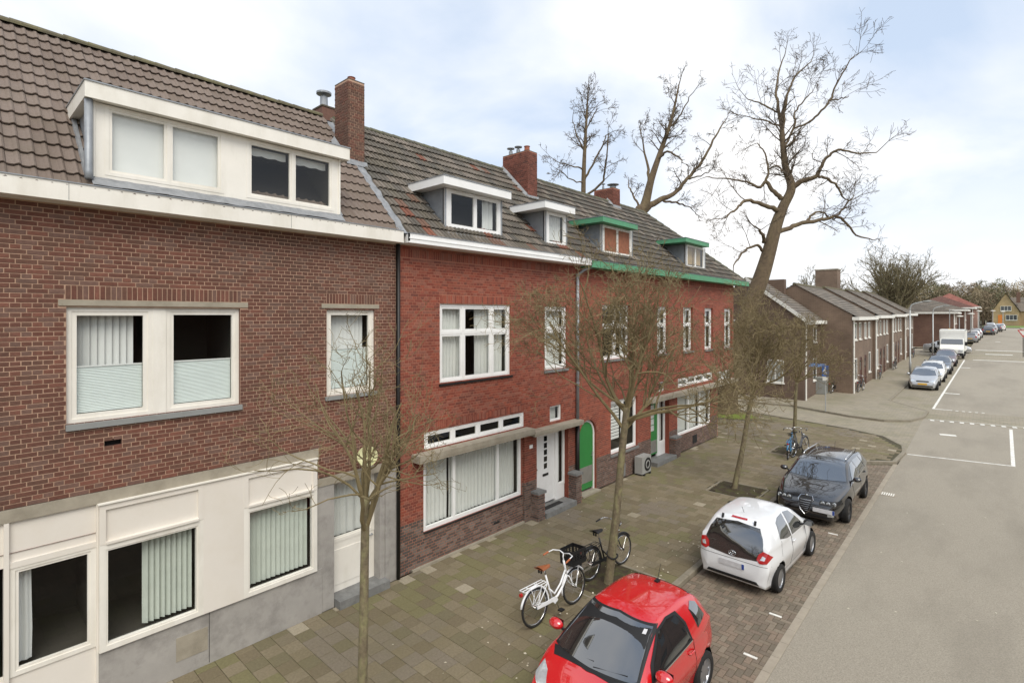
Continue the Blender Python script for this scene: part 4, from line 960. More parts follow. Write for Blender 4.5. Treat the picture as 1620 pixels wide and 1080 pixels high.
# satellite dish and heat pump unit on the fronts
def dish():
    p = Vector((HOUSE_X, FY(567), 2.9)); d = empty('satellite_dish', (HOUSE_X, p.y, 2.9), 'small round algae-stained dish on brown brick wall above the curtained door', 'dish')
    r = .2; ax = Vector((.75, -.6, .28)).normalized(); u = ax.orthogonal().normalized(); v = ax.cross(u); c = p+Vector((.34, 0, 0)); m = MB()
    m.grid(lambda s, t: c+ax*(.3*(s*r)**2*4)+(u*math.cos(t*2*math.pi)+v*math.sin(t*2*math.pi))*(r*s), 5, 24)
    m.build('reflector', material('dish', srgb(206,204,160), rough=.6, var=.2, scale=6, dirt=srgb(150,158,84), dscale=5, damt=.9, coords='World'), d, smooth=True)
    MB().tube([p, p+Vector((.2, 0, -.03)), c-ax*.02], .016, 6).build('bracket', M['zinc'], d)
    MB().tube([c-v*r*.9, c+ax*.22-v*.05], .008, 5).build('feed_arm', M['zinc'], d)
dish()
def heat_pump():
    x0, y0 = HOUSE_X+.12, 16.85; d = empty('heat_pump', (x0, y0, 0), 'grey box-shaped outdoor fan unit standing on the pavement under window', 'fan unit')
    MB().box(x0, x0+.3, y0, y0+.66, .06, .66).build('casing', M['heat_grey'], d)
    MB().lathe([(.24,0),(.24,.012),(.2,.014),(.2,.004),(.06,.004),(.06,.02),(0,.02)], (x0+.3, y0+.4, .36), axis='x', n=24).build('fan_grille', M['dark'], d)
    MB().lathe([(.15,.0),(.15,.018),(.11,.02),(.11,.005)], (x0+.3, y0+.4, .36), axis='x', n=20).build('fan_ring', M['heat_grey'], d)
    for y in (y0+.08, y0+.5): MB().box(x0, x0+.34, y, y+.08, 0, .06).build('foot', M['dark'], d)
M['heat_grey'] = material('heat_grey', srgb(158,158,154), rough=.5, var=.06, scale=4)
heat_pump()
# ------------------------------------------------------------------ cars
from mathutils.bvhtree import BVHTree
def pchip(pts):
    xs_ = [p[0] for p in pts]; ys_ = [p[1] for p in pts]; n = len(xs_); h = [xs_[i+1]-xs_[i] for i in range(n-1)]; d = [(ys_[i+1]-ys_[i])/h[i] for i in range(n-1)]
    m = [d[0]]+[0 if d[i-1]*d[i] <= 0 else 2*d[i-1]*d[i]/(d[i-1]+d[i]) for i in range(1, n-1)]+[d[-1]]
    def f(x):
        if x <= xs_[0]: return ys_[0]
        if x >= xs_[-1]: return ys_[-1]
        i = 0
        while x > xs_[i+1]: i += 1
        t = (x-xs_[i])/h[i]; t2, t3 = t*t, t*t*t
        return (2*t3-3*t2+1)*ys_[i]+(t3-2*t2+t)*h[i]*m[i]+(-2*t3+3*t2)*ys_[i+1]+(t3-t2)*h[i]*m[i+1]
    return f
def car_paint(name, col, rough=.25, metal=0., flake=.02):
    m = material(name, col, rough=rough, metal=metal, var=flake, scale=3, coat=.9, dirt=tuple(c*.9+.02 for c in col), dscale=4, damt=.15, spec=.5); m.node_tree.nodes['Principled BSDF'].inputs['Coat IOR'].default_value = 1.9; m.node_tree.nodes['Principled BSDF'].inputs['Coat Roughness'].default_value = .015; return m
def car_glass():
    if 'car_glass' in MATS: return MATS['car_glass']
    m = bpy.data.materials.new('car_glass'); m.use_nodes = True; nt = m.node_tree; nt.nodes.clear(); N = nt.nodes.new; L = nt.links.new
    o = N('ShaderNodeOutputMaterial'); d = N('ShaderNodeBsdfDiffuse'); d.inputs[0].default_value = (.016,.017,.018,1); g = N('ShaderNodeBsdfGlossy'); g.inputs['Roughness'].default_value = .015; g.inputs[0].default_value = (.93,.96,1,1)
    lw = N('ShaderNodeLayerWeight'); lw.inputs[0].default_value = .5; pw = N('ShaderNodeMath'); pw.operation = 'POWER'; pw.inputs[1].default_value = 2.6; L(lw.outputs['Facing'], pw.inputs[0])
    ad = N('ShaderNodeMath'); ad.operation = 'MULTIPLY_ADD'; ad.inputs[1].default_value = .7; ad.inputs[2].default_value = .22; ad.use_clamp = True; L(pw.outputs[0], ad.inputs[0])
    mx = N('ShaderNodeMixShader'); L(ad.outputs[0], mx.inputs[0]); L(d.outputs[0], mx.inputs[1]); L(g.outputs[0], mx.inputs[2]); L(mx.outputs[0], o.inputs[0]); MATS['car_glass'] = m; return m
M['car_glass'] = car_glass()
M['rubber'] = material('rubber', srgb(34,33,32), rough=.85, var=.15, scale=20)
M['trim_black'] = material('trim_black', srgb(24,24,25), rough=.6, var=.1, scale=10)
M['rim'] = material('rim', srgb(176,178,182), rough=.35, metal=.8, var=.06, scale=10)
M['rim_dark'] = material('rim_dark', srgb(70,70,72), rough=.4, metal=.7, var=.06)
M['chrome'] = material('chrome', srgb(214,216,218), rough=.12, metal=1, var=0)
M['lamp_red'] = material('lamp_red', srgb(176,26,26), rough=.12, var=.1, scale=30, coat=.8)
M['lamp_clear'] = material('lamp_clear', srgb(214,220,224), rough=.1, metal=.5, var=.15, scale=30, coat=.9)
M['lamp_orange'] = material('lamp_orange', srgb(226,128,32), rough=.15, var=.1, coat=.8)
M['plate_white'] = material('plate_white', srgb(206,206,208), rough=.5, var=.12, scale=16)
M['plate_yellow'] = material('plate_yellow', srgb(226,176,40), rough=.5, var=.06, scale=16)
M['plate_blue'] = material('plate_blue', srgb(40,70,150), rough=.5, var=.05)
def poly_span(poly, s):
    zs = []
    n = len(poly)
    for i in range(n):
        (a, b), (c, d) = poly[i], poly[(i+1) % n]
        if (a <= s <= c) or (c <= s <= a):
            if abs(c-a) < 1e-9: zs += [b, d]
            else: zs.append(b+(d-b)*(s-a)/(c-a))
    return (min(zs), max(zs)) if zs else None
class Car:
    def __init__(s, L, W, top, belt, wb, front_wheel, wr, bot=.19, nu=110, nv=(4,15,9,9), knose=.2, ktail=.13, tumble=.36, arch=.06):
        s.L, s.W, s.wb, s.fw, s.wr, s.arch = L, W, wb, front_wheel, wr, arch
        s.top, s.belt = pchip(top), pchip(belt); s.bot = bot; s.kn, s.kt, s.tum = knose, ktail, tumble; s.nu, s.nv = nu, nv
        s.wheels = [(front_wheel, 1), (front_wheel, -1), (front_wheel-wb, 1), (front_wheel-wb, -1)]
    def half(s, x):
        h = s.L/2; w = s.W/2
        if x > 0: t = max(0, (x-h*.35)/(h*.65)); w *= 1-s.kn*t**2.2; e = (h-x)/.10
        else: t = max(0, (-x-h*.45)/(h*.55)); w *= 1-s.kt*t**2.5; e = (h+x)/.08
        if e < 1: w *= 1-.22*(1-max(0, e))**2
        return w
    def sec(s, x):
        h = s.L/2; W = s.half(x); zt = s.top(x); e = min(1, (h-abs(x))/.12); zb = s.bot+.1*(1-max(0, e))**2; b = min(s.belt(x), zt-.035); out = []
        n0, n1, n2, n3 = s.nv
        for i in range(n0): out.append((W*.9*i/n0, zb))
        for i in range(n1):
            t = i/n1; out.append((W*(1-.09*(1-t)**3-.045*max(0, t-.45)**2/.3-.012*math.sin(t*9)), zb+(b-zb)*t**.9))
        Wb = W*.955; hg = zt-b; yr = max(.05, Wb-.05-s.tum*hg); cr = .055*min(1, hg/.12); ze = zt-cr
        for i in range(n2):
            t = i/n2; out.append((Wb+(yr-Wb)*(t+.10*math.sin(t*math.pi)*(-1 if hg > .15 else -2)), b+(ze-b)*t))
        for i in range(n3+1):
            t = i/n3; a = t*math.pi/2; out.append((yr*(1-t), ze+cr*(1-(1-t)**2.4)))
        return out
    def body_mesh(s):
        m = MB(); h = s.L/2; xs_ = [h*(-math.cos(math.pi*i/s.nu)*.45+(2*i/s.nu-1)*.55) for i in range(s.nu+1)]
        secs = [s.sec(x) for x in xs_]; K = len(secs[0])
        R_ = s.wr+s.arch
        vid = {}
        for side in (1, -1):
            for i, x in enumerate(xs_):
                for k, (y, z) in enumerate(secs[i]): vid[side, i, k] = len(m.v); m.v.append([x, y*side, z])
        def inarch(c): return any((c[0]-wx)**2+(c[2]-s.wr)**2 < R_*R_ and c[1]*sd > s.W*.24 for wx, sd in s.wheels)
        for side in (1, -1):
            for i in range(s.nu):
                for k in range(K-1):
                    q = [vid[side,i,k], vid[side,i,k+1], vid[side,i+1,k+1], vid[side,i+1,k]]
                    c = [sum(m.v[j][a] for j in q)/4 for a in range(3)]
                    if inarch(c): continue
                    m.f.append(tuple(q if side < 0 else reversed(q))); m.c.append(None)
            for i in (0, s.nu):
                q = [vid[side,i,k] for k in range(K)]
                m.f.append(tuple(q if (i == 0) == (side > 0) else reversed(q))); m.c.append(None)
        for f in m.f:
            for j in f:
                x, y, z = m.v[j]
                for wx, sd in s.wheels:
                    dx, dz = x-wx, z-s.wr; dd = math.hypot(dx, dz)
                    if dd < R_ and y*sd > s.W*.24 and dd > 1e-5: m.v[j] = [wx+dx/dd*R_, y, s.wr+dz/dd*R_]
        m.v = [tuple(p) for p in m.v]
        return m
    def build(s, root, paint, rim='rim', hub=5, arch_lining=True):
        m = s.body_mesh(); s.body = m.build('body', paint, root, smooth=True)
        s.root = root; s.bvh = BVHTree.FromPolygons([Vector(p) for p in m.v], m.f)
        first = None
        for k, (wx, sd) in enumerate(s.wheels):
            y = sd*(s.W/2-.105); wr = s.wr; tw = .1
            if first is None:
                t = MB().lathe([(wr*.66,-.09),(wr*.93,-.1),(wr,-.075),(wr,.075),(wr*.93,.1),(wr*.66,.09)], (0,0,0), axis='y', n=32).mesh('wheel', smooth=True); t.materials.append(M['rubber'])
                rm = MB(); rm.lathe([(wr*.68,.085),(wr*.64,.075),(wr*.6,.05),(wr*.6,-.05)], (0,0,0), axis='y', n=28); rm.lathe([(wr*.2,.07),(0,.075)], (0,0,0), axis='y', n=14)
                for q in range(hub):
                    a = 2*math.pi*q/hub; u = Vector((math.cos(a), 0, math.sin(a))); v = Vector((-math.sin(a), 0, math.cos(a)))
                    p0, p1 = u*(wr*.12), u*(wr*.62); rm.add([p0+v*.035+Vector((0,.072,0)), p1+v*.05+Vector((0,.07,0)), p1-v*.05+Vector((0,.07,0)), p0-v*.035+Vector((0,.072,0)),
                        p0+v*.035+Vector((0,.03,0)), p1+v*.05+Vector((0,.03,0)), p1-v*.05+Vector((0,.03,0)), p0-v*.035+Vector((0,.03,0))], [(0,1,2,3),(0,4,5,1),(2,6,7,3)])
                rm = rm.mesh('rim'); rm.materials.append(M[rim]); dk = MB().lathe([(wr*.6,.02),(0,.02)], (0,0,0), axis='y', n=24).mesh('brake_disc'); dk.materials.append(M['trim_black']); first = (t, rm, dk)
            w = link('wheel', first[0], root); w.location = (wx, y, wr); w.rotation_euler = (0, 0, 0 if sd > 0 else math.pi)
            link('rim', first[1], w); link('brake_disc', first[2], w)
            if arch_lining:  # dark lining inside the wheel arch
                R_ = wr+s.arch+.004; a = MB(); yo, yi = s.W/2-.06, s.W/2-.34; nn = 18
                P = lambda k_, yy: (wx+R_*math.cos(math.pi*(k_/nn*1.2-.1)), sd*yy, wr+R_*math.sin(math.pi*(k_/nn*1.2-.1)))
                for k_ in range(nn): a.quad(P(k_, yo), P(k_+1, yo), P(k_+1, yi), P(k_, yi))
                a.poly([P(k_, yi) for k_ in range(nn+1)]); a.build('wheel_well', M['trim_black'], root)
    def patch(s, name, mat, way, poly, off=.006, n=16, parent=None, mirror=False, fine=None):
        """piece of trim or glass laid on the body: outline given as seen from that side"""
        ss = [p[0] for p in poly]; a, b = min(ss), max(ss); cols = []
        n = int(n*1.8)
        kn = sorted(set([a+(b-a)*i/n for i in range(n+1)]+[p for p in ss])); nz = fine or 14
        for sgn in ((1, -1) if mirror else (1,)):
            m = MB(); grid = []
            for q in kn:
                sp = poly_span(poly, min(max(q, a+1e-5), b-1e-5))
                if not sp: continue
                col = []
                for j in range(nz+1):
                    z = sp[0]+(sp[1]-sp[0])*j/nz
                    if way == 'left': o, d = Vector((q, 3*sgn, z)), Vector((0, -sgn, 0))
                    elif way == 'right': o, d = Vector((q, -3*sgn, z)), Vector((0, sgn, 0))
                    elif way == 'front': o, d = Vector((9, q*sgn, z)), Vector((-1, 0, 0))
                    elif way == 'rear': o, d = Vector((-9, q*sgn, z)), Vector((1, 0, 0))
                    else: o, d = Vector((q, z*sgn, 9)), Vector((0, 0, -1))
                    hit = s.bvh.ray_cast(o, d)
                    if hit[0] is None: col.append(None); continue
                    nn = hit[1] if hit[1].dot(d) < 0 else -hit[1]
                    col.append(hit[0]+nn*off)
                if all(c is not None for c in col): grid.append(col)
            if mat == 'car_glass' and len(grid) > 4:      # glass is smoother than the sheet metal under it
                ext = off*1.6
                for it in range(14):
                    new = [list(c) for c in grid]
                    for i_ in range(1, len(grid)-1):
                        for j in range(1, nz): new[i_][j] = grid[i_][j]*.2+(grid[i_-1][j]+grid[i_+1][j]+grid[i_][j-1]+grid[i_][j+1])*.2
                    grid = new
                for i_ in range(1, len(grid)-1):
                    for j in range(1, nz):
                        q = s.bvh.find_nearest(grid[i_][j])
                        nn = q[1] if q[1].dot(-d) > 0 else -q[1]; h_ = (grid[i_][j]-q[0]).dot(nn)
                        if h_ < .003: grid[i_][j] = q[0]+nn*.003
            for c1, c2 in zip(grid, grid[1:]):
                for j in range(nz): m.quad(c1[j], c2[j], c2[j+1], c1[j+1])
            if m.f:
                me_ = MB()                                # weld the columns so the piece shades smoothly
                for c in grid: me_.v.extend([tuple(p) for p in c])
                w = nz+1
                for i in range(len(grid)-1):
                    for j in range(nz): me_.f.append((i*w+j, (i+1)*w+j, (i+1)*w+j+1, i*w+j+1)); me_.c.append(None)
                me_.build(name, M[mat] if isinstance(mat, str) else mat, parent or s.root, smooth=True)
    def at(s, way, q, z, off=0):
        o, d = {'left': (Vector((q, 3, z)), Vector((0,-1,0))), 'right': (Vector((q, -3, z)), Vector((0,1,0))), 'front': (Vector((9, q, z)), Vector((-1,0,0))), 'rear': (Vector((-9, q, z)), Vector((1,0,0)))}[way]
        h = s.bvh.ray_cast(o, d); nn = h[1] if h[1].dot(d) < 0 else -h[1]
        return h[0]+nn*off, nn
    def plate(s, way, y, z, w=.52, h=.11, mat='plate_white', blue=True):
        p, n = s.at(way, y, z, 0); sg = 1 if way == 'front' else -1; x = p.x+sg*.012
        o = MB().box(min(x, x+sg*.012), max(x, x+sg*.012), y-w/2, y+w/2, z-h/2, z+h/2).build('number_plate', M[mat], s.root)
        if blue:
            yy = y-sg*(-w/2+.025); MB().box(min(x+sg*.012, x+sg*.014), max(x+sg*.012, x+sg*.014), yy-.025, yy+.025, z-h/2, z+h/2).build('plate_band', M['plate_blue'], o)
    def mirror(s, x, z, paint, size=1.):
        for sd in (1, -1):
            p, n = s.at('left' if sd > 0 else 'right', x, z)
            m = MB(); c = Vector((p.x+.02, p.y+sd*.13*size, z+.06))
            for i in range(7):
                pass
            prof = [(0,.0)]
            m.grid(lambda u, v: (c.x+.075*size*math.sin(math.pi*v)*math.cos(2*math.pi*u)*(1.2 if math.cos(2*math.pi*u) > 0 else .6), c.y+.11*size*math.cos(math.pi*v), c.z+.072*size*math.sin(math.pi*v)*math.sin(2*math.pi*u)), 14, 8)
            o = m.build('mirror', paint, s.root, smooth=True)
            MB().tube([p-n*.02, c-Vector((0, sd*.07*size, .03))], .022*size, 6).build('mirror_arm', M['trim_black'], o)
            MB().grid(lambda u, v: (c.x-.047*size, c.y+(u-.5)*.17*size, c.z+(v-.5)*.1*size), 1, 1).build('mirror_glass', M['car_glass'], o)
    def handle(s, x, z, mat, l=.16):
        for sd, way in ((1, 'left'), (-1, 'right')):
            p, n = s.at(way, x, z); MB().tube([p+n*.004-Vector((l/2,0,0)), p+n*.035-Vector((l/3,0,0)), p+n*.035+Vector((l/3,0,0)), p+n*.004+Vector((l/2,0,0))], .013, 6).build('door_handle', mat, s.root, smooth=True)
    def wipers(s, ys=((.1,.62),(-.55,.0)), z=.0):
        pass
def oval_badge(car, way, y, z, a=.06, b=.042):
    p, n = car.at(way, y, z, .006); up = Vector((0,0,1)); t = n.cross(up).normalized(); up = t.cross(n)
    def ring(cx, cz, ra, rb): return [p+n*.008+t*(cx+ra*math.cos(k*2*math.pi/20))+up*(cz+rb*math.sin(k*2*math.pi/20)) for k in range(21)]
    m = MB(); m.tube(ring(0, 0, a, b), .006, 5, cap=False); m.tube(ring(0, b*.28, a*.62, b*.55), .004, 5, cap=False); m.tube(ring(0, -b*.05, a*.28, b*.85), .004, 5, cap=False)
    m.build('badge', M['chrome'], car.root, smooth=True)

def small_red():
    root = local_root('parked_car', (-4.05, 7.0, -.1), R(-91), 'small glossy red two-door hatchback parked beside white bicycle', 'car', 'cars parked along the pavement')
    P = car_paint('paint_red', srgb(200,22,28), flake=.04)
    c = Car(3.0, 1.64, [(-1.5,.5),(-1.485,.8),(-1.42,1.05),(-1.3,1.28),(-1.12,1.4),(-.6,1.46),(-.1,1.455),(.12,1.41),(.6,1.15),(.88,.98),(1.1,.9),(1.33,.76),(1.46,.58),(1.5,.45)],
            [(-1.5,.95),(-.6,.95),(.8,.9),(1.5,.6)], 2.0, .98, .295, nu=130, tumble=.4)
    c.build(root, P, hub=7)
    wsp = [(-.65,.98),(-.6,.965),(0,.955),(.6,.965),(.65,.98),(.52,1.365),(0,1.395),(-.52,1.365)]
    c.patch('windscreen_seal', 'trim_black', 'front', [(-.69,.965),(0,.935),(.69,.965),(.55,1.38),(0,1.41),(-.55,1.38)], .006, 20)
    c.patch('windscreen', 'car_glass', 'front', wsp, .011, 20)
    for w in ('left', 'right'):
        c.patch('window_seal', 'trim_black', w, [(-.62,.97),(.62,.93),(.5,1.08),(.1,1.34),(-.2,1.39),(-.48,1.37),(-.6,1.2)], .006, 24)
        c.patch('side_window', 'car_glass', w, [(-.57,1.0),(.52,.965),(.42,1.08),(.08,1.31),(-.2,1.36),(-.44,1.34),(-.54,1.2)], .01, 24)
        c.patch('quarter_window', 'car_glass', w, [(-1.2,1.08),(-.86,1.03),(-.82,1.28),(-.95,1.34),(-1.1,1.28)], .006, 12)
        c.patch('door_seam', 'trim_black', w, [(.66,.35),(.672,.35),(.652,.93),(.64,.93)], .0025, 3)
        c.patch('door_seam', 'trim_black', w, [(-.68,.4),(-.668,.4),(-.63,.97),(-.642,.97)], .0025, 3)
        c.patch('belt_trim', 'chrome', w, [(-.6,.958),(.6,.918),(.6,.93),(-.6,.972)], .009, 14, fine=2)
    c.patch('rear_window', 'car_glass', 'rear', [(-.56,1.02),(.56,1.02),(.48,1.36),(0,1.385),(-.48,1.36)], .006, 16)
    c.patch('cowl_panel', 'trim_black', 'top', [(.84,-.68),(.99,-.58),(.99,.58),(.84,.68)], .004, 6, fine=14)
    c.patch('headlight', 'lamp_clear', 'front', [(.4,.7),(.56,.68),(.7,.74),(.66,.86),(.52,.82)], .008, 10, mirror=True)
    c.patch('grille', 'trim_black', 'front', [(-.45,.32),(.45,.32),(.4,.47),(-.4,.47)], .006, 12)
    c.patch('tail_light', 'lamp_red', 'rear', [(.5,.8),(.66,.8),(.62,1.02),(.52,1.02)], .008, 8, mirror=True)
    c.plate('front', 0, .42); c.plate('rear', 0, .62); c.mirror(.5, .97, P, 1.15); c.handle(-.52, .84, P)
    oval_badge(c, 'front', 0, .72)
    # wiper arms at the foot of the screen
    for y0, y1 in ((.05, .52), (-.5, .02)):
        q0, n0 = c.at('front', y0, .965, .012); q1, n1 = c.at('front', y1, .995, .014); MB().tube([q0, q1], .009, 5).build('wiper', M['trim_black'], root)
    p = Vector((-1.0, 0, 1.44)); MB().tube([p, p+Vector((-.12, 0, .24))], [.006,.003], 5).build('antenna', M['trim_black'], root); MB().box(-1.05,-.95,-.03,.03,1.42,1.455).build('antenna_base', M['trim_black'], root)
    # sticker in the corner of the screen
    c.patch('screen_sticker', 'plate_white', 'front', [(.44,1.31),(.49,1.31),(.48,1.345),(.435,1.345)], .014, 3)
small_red()
def white_hatch():
    root = local_root('parked_car', (-3.97, 13.05, -.1), R(88.4), 'white four-seat city hatchback seen from behind, red round tail lights', 'car', 'cars parked along the pavement')
    P = car_paint('paint_white', srgb(236,238,240), flake=.01)
    c = Car(3.41, 1.6, [(-1.705,.5),(-1.695,.7),(-1.62,.9),(-1.5,1.15),(-1.36,1.34),(-1.2,1.42),(-.6,1.47),(0,1.455),(.25,1.405),(.75,1.12),(1.02,.96),(1.3,.88),(1.55,.74),(1.68,.58),(1.705,.45)],
            [(-1.7,1.0),(-.9,.98),(.9,.88),(1.7,.6)], 2.34, 1.26, .285, nu=130, tumble=.38)
    c.build(root, P, hub=8)
    c.patch('tailgate_glass', 'car_glass', 'rear', [(-.6,.96),(-.5,.75),(0,.71),(.5,.75),(.6,.96),(.55,1.15),(.46,1.31),(0,1.35),(-.46,1.31),(-.55,1.15)], .007, 24)
    c.patch('tail_light', 'lamp_red', 'rear', [(.49,.78),(.56,.72),(.68,.74),(.735,.84),(.69,.93),(.6,.95),(.52,.88)], .014, 14, mirror=True)
    c.patch('lamp_lens', 'lamp_clear', 'rear', [(.56,.79),(.64,.79),(.66,.85),(.6,.87)], .017, 8, mirror=True)
    c.patch('brake_light', 'lamp_red', 'rear', [(-.17,1.385),(.17,1.385),(.16,1.41),(-.16,1.41)], .008, 8, fine=3)
    c.patch('bumper_seam', 'trim_black', 'rear', [(-.74,.66),(.74,.66),(.74,.668),(-.74,.668)], .002, 18, fine=1)
    c.patch('bumper_skirt', 'trim_black', 'rear', [(-.55,.26),(.55,.26),(.5,.33),(-.5,.33)], .004, 12, fine=3)
    for w in ('left', 'right'):
        c.patch('side_window', 'car_glass', w, [(-.98,1.06),(-.6,.98),(-.33,.96),(-.3,1.385),(-.62,1.375),(-.82,1.32)], .006, 16)
        c.patch('side_window', 'car_glass', w, [(-.26,.96),(.62,.92),(.45,1.1),(.12,1.34),(-.22,1.39)], .006, 18)
        c.patch('door_seam', 'trim_black', w, [(.7,.34),(.712,.34),(.7,.9),(.688,.9)], .0025, 3)
        c.patch('door_seam', 'trim_black', w, [(-.32,.32),(-.308,.32),(-.3,.95),(-.312,.95)], .0025, 3)
        c.patch('door_seam', 'trim_black', w, [(-1.0,.72),(-.99,.72),(-.94,1.02),(-.95,1.02)], .0025, 3)
        c.patch('sill_seam', 'trim_black', w, [(-.8,.345),(.9,.345),(.9,.353),(-.8,.353)], .002, 18, fine=1)
    c.patch('windscreen', 'car_glass', 'front', [(-.62,.98),(0,.95),(.62,.98),(.5,1.37),(0,1.4),(-.5,1.37)], .006, 18)
    c.patch('headlight', 'lamp_clear', 'front', [(.42,.64),(.62,.62),(.7,.76),(.62,.82),(.5,.78)], .01, 10, mirror=True)
    c.plate('rear', 0, .56); c.mirror(.55, .95, M['trim_black']); c.handle(-.22, .83, P); oval_badge(c, 'rear', 0, .775, .07, .05)
    for y in (-.34, .34):
        p, n = c.at('rear', y, 1.36, .02); MB().tube([p+Vector((-.02,0,-.04)), p+Vector((.02,0,.05))], .025, 6).build('hinge_cover', M['trim_black'], root)
    MB().tube([(-1.0,0,1.44),(-1.12,0,1.6)], .005, 5).build('antenna', M['trim_black'], root)
white_hatch()
def black_estate():
    root = local_root('parked_car', (-3.78, 18.62, -.1), R(-90), 'black estate car facing the white hatchback, shield grille and roof rails', 'car', 'cars parked along the pavement')
    P = car_paint('paint_black', srgb(18,18,21), rough=.2)
    c = Car(4.66, 1.84, [(-2.33,.5),(-2.315,.78),(-2.26,.98),(-2.08,1.2),(-1.88,1.35),(-1.6,1.395),(-.8,1.425),(-.1,1.415),(.2,1.36),(.72,1.12),(1.05,.97),(1.4,.9),(1.9,.8),(2.2,.68),(2.31,.55),(2.33,.42)],
            [(-2.33,1.02),(-1.0,.98),(.9,.9),(2.33,.6)], 2.70, 1.36, .325, nu=150, tumble=.38, knose=.27)
    c.build(root, P, rim='rim_dark', hub=5)
    c.patch('windscreen', 'car_glass', 'front', [(-.74,.99),(0,.965),(.74,.99),(.58,1.36),(0,1.39),(-.58,1.36)], .006, 20)
    for w in ('left', 'right'):
        c.patch('side_window', 'car_glass', w, [(-.32,.98),(.66,.95),(.46,1.1),(.1,1.31),(-.28,1.345)], .006, 16)
        c.patch('side_window', 'car_glass', w, [(-1.22,1.0),(-.37,.98),(-.33,1.345),(-1.1,1.335)], .006, 12)
        c.patch('side_window', 'car_glass', w, [(-1.9,1.06),(-1.27,1.0),(-1.15,1.335),(-1.6,1.31)], .006, 12)
        c.patch('window_trim', 'chrome', w, [(-1.95,1.02),(.7,.93),(.7,.945),(-1.95,1.04)], .008, 22, fine=1)
        for x in (.72, -.36, -1.2): c.patch('door_seam', 'trim_black', w, [(x-.006,.34),(x+.006,.34),(x+.02,.95),(x+.01,.95)], .0025, 3)
    c.patch('rear_window', 'car_glass', 'rear', [(-.62,1.03),(.62,1.03),(.52,1.33),(-.52,1.33)], .006, 14)
    c.patch('shield_grille', 'trim_black', 'front', [(0,.3),(.1,.4),(.17,.66),(.13,.72),(-.13,.72),(-.17,.66),(-.1,.4)], .009, 16)
    for i in range(6):
        z = .4+i*.05; w = .06+.09*(z-.36)/.3; p, n = c.at('front', 0, z, .016); MB().tube([p+Vector((-.004,-w,0)), p+Vector((.006,0,0)), p+Vector((-.004,w,0))], .009, 5).build('grille_bar', M['chrome'], root)
    ring = [(0,.29),(.11,.4),(.19,.66),(.14,.735),(-.14,.735),(-.19,.66),(-.11,.4),(0,.29)]
    MB().tube([c.at('front', y, z, .012)[0] for y, z in ring], .01, 5).build('grille_surround', M['chrome'], root)
    p, n = c.at('front', 0, .735, .012); MB().lathe([(0,.0),(.037,.0),(.037,.014),(0,.02)], p, axis='x', n=16).build('badge', M['chrome'], root)
    for sd in (1, -1):
        c.patch('headlight_bezel', 'trim_black', 'front', [(sd*.34,.6),(sd*.78,.6),(sd*.8,.7),(sd*.34,.69)], .006, 12)
        for y in (.42, .55, .68):
            p, n = c.at('front', sd*y, .645, .006); o = MB().lathe([(.048,-.03),(.05,.0),(.044,.01),(.03,.004),(0,.0)], p, axis='x', n=16).build('headlight', M['lamp_clear'], root)
        c.patch('fog_light', 'lamp_clear', 'front', [(sd*.55,.33),(sd*.68,.33),(sd*.68,.4),(sd*.55,.4)], .006, 6)
        MB().tube([(-1.9,sd*.52,1.34),(-1.7,sd*.55,1.435),(-.2,sd*.57,1.47),(0,sd*.57,1.42)], .016, 6).build('roof_rail', M['chrome'], root, smooth=True)
        c.patch('bonnet_crease', 'trim_black', 'top', [(1.1,sd*.62),(2.1,sd*.2),(2.1,sd*.206),(1.1,sd*.632)], .003, 20, fine=1)
    c.patch('lower_intake', 'trim_black', 'front', [(-.6,.25),(.6,.25),(.55,.34),(-.55,.34)], .005, 12, fine=3)
    c.plate('front', .46, .47); c.plate('rear', 0, .75); c.mirror(.62, .98, P); c.handle(-.2, .86, P); c.handle(-1.1, .88, P)
    MB().tube([(-1.5,0,1.4),(-1.62,0,1.6)], .005, 5).build('antenna', M['trim_black'], root)
black_estate()
HATCH = dict(L=3.95, W=1.7, top=[(-1.97,.5),(-1.95,.8),(-1.86,1.0),(-1.7,1.22),(-1.5,1.37),(-1.0,1.44),(-.2,1.44),(.1,1.39),(.62,1.12),(.95,.97),(1.3,.89),(1.75,.76),(1.92,.6),(1.97,.45)], belt=[(-1.97,.98),(.8,.9),(1.97,.62)], wb=2.5, front_wheel=1.2, wr=.3)
SALOON = dict(L=4.4, W=1.74, top=[(-2.2,.5),(-2.18,.85),(-2.05,.95),(-1.6,1.0),(-1.15,1.25),(-.8,1.38),(-.2,1.42),(.15,1.37),(.7,1.1),(1.05,.95),(1.5,.87),(1.95,.74),(2.15,.58),(2.2,.45)], belt=[(-2.2,.94),(.9,.9),(2.2,.62)], wb=2.6, front_wheel=1.35, wr=.31)
ESTATE = dict(L=4.4, W=1.74, top=[(-2.2,.5),(-2.18,.85),(-2.1,1.0),(-1.95,1.25),(-1.75,1.4),(-1.2,1.45),(-.2,1.45),(.15,1.38),(.7,1.1),(1.05,.95),(1.5,.87),(1.95,.74),(2.15,.58),(2.2,.45)], belt=[(-2.2,.98),(.9,.9),(2.2,.62)], wb=2.6, front_wheel=1.35, wr=.31)
VAN = dict(L=4.7, W=1.86, top=[(-2.35,.5),(-2.34,1.1),(-2.28,1.7),(-2.1,1.86),(-.5,1.9),(.5,1.88),(.8,1.8),(1.3,1.3),(1.55,1.12),(1.9,1.0),(2.2,.85),(2.32,.6),(2.35,.45)], belt=[(-2.35,1.12),(1.2,1.05),(2.35,.7)], wb=2.9, front_wheel=1.5, wr=.33)
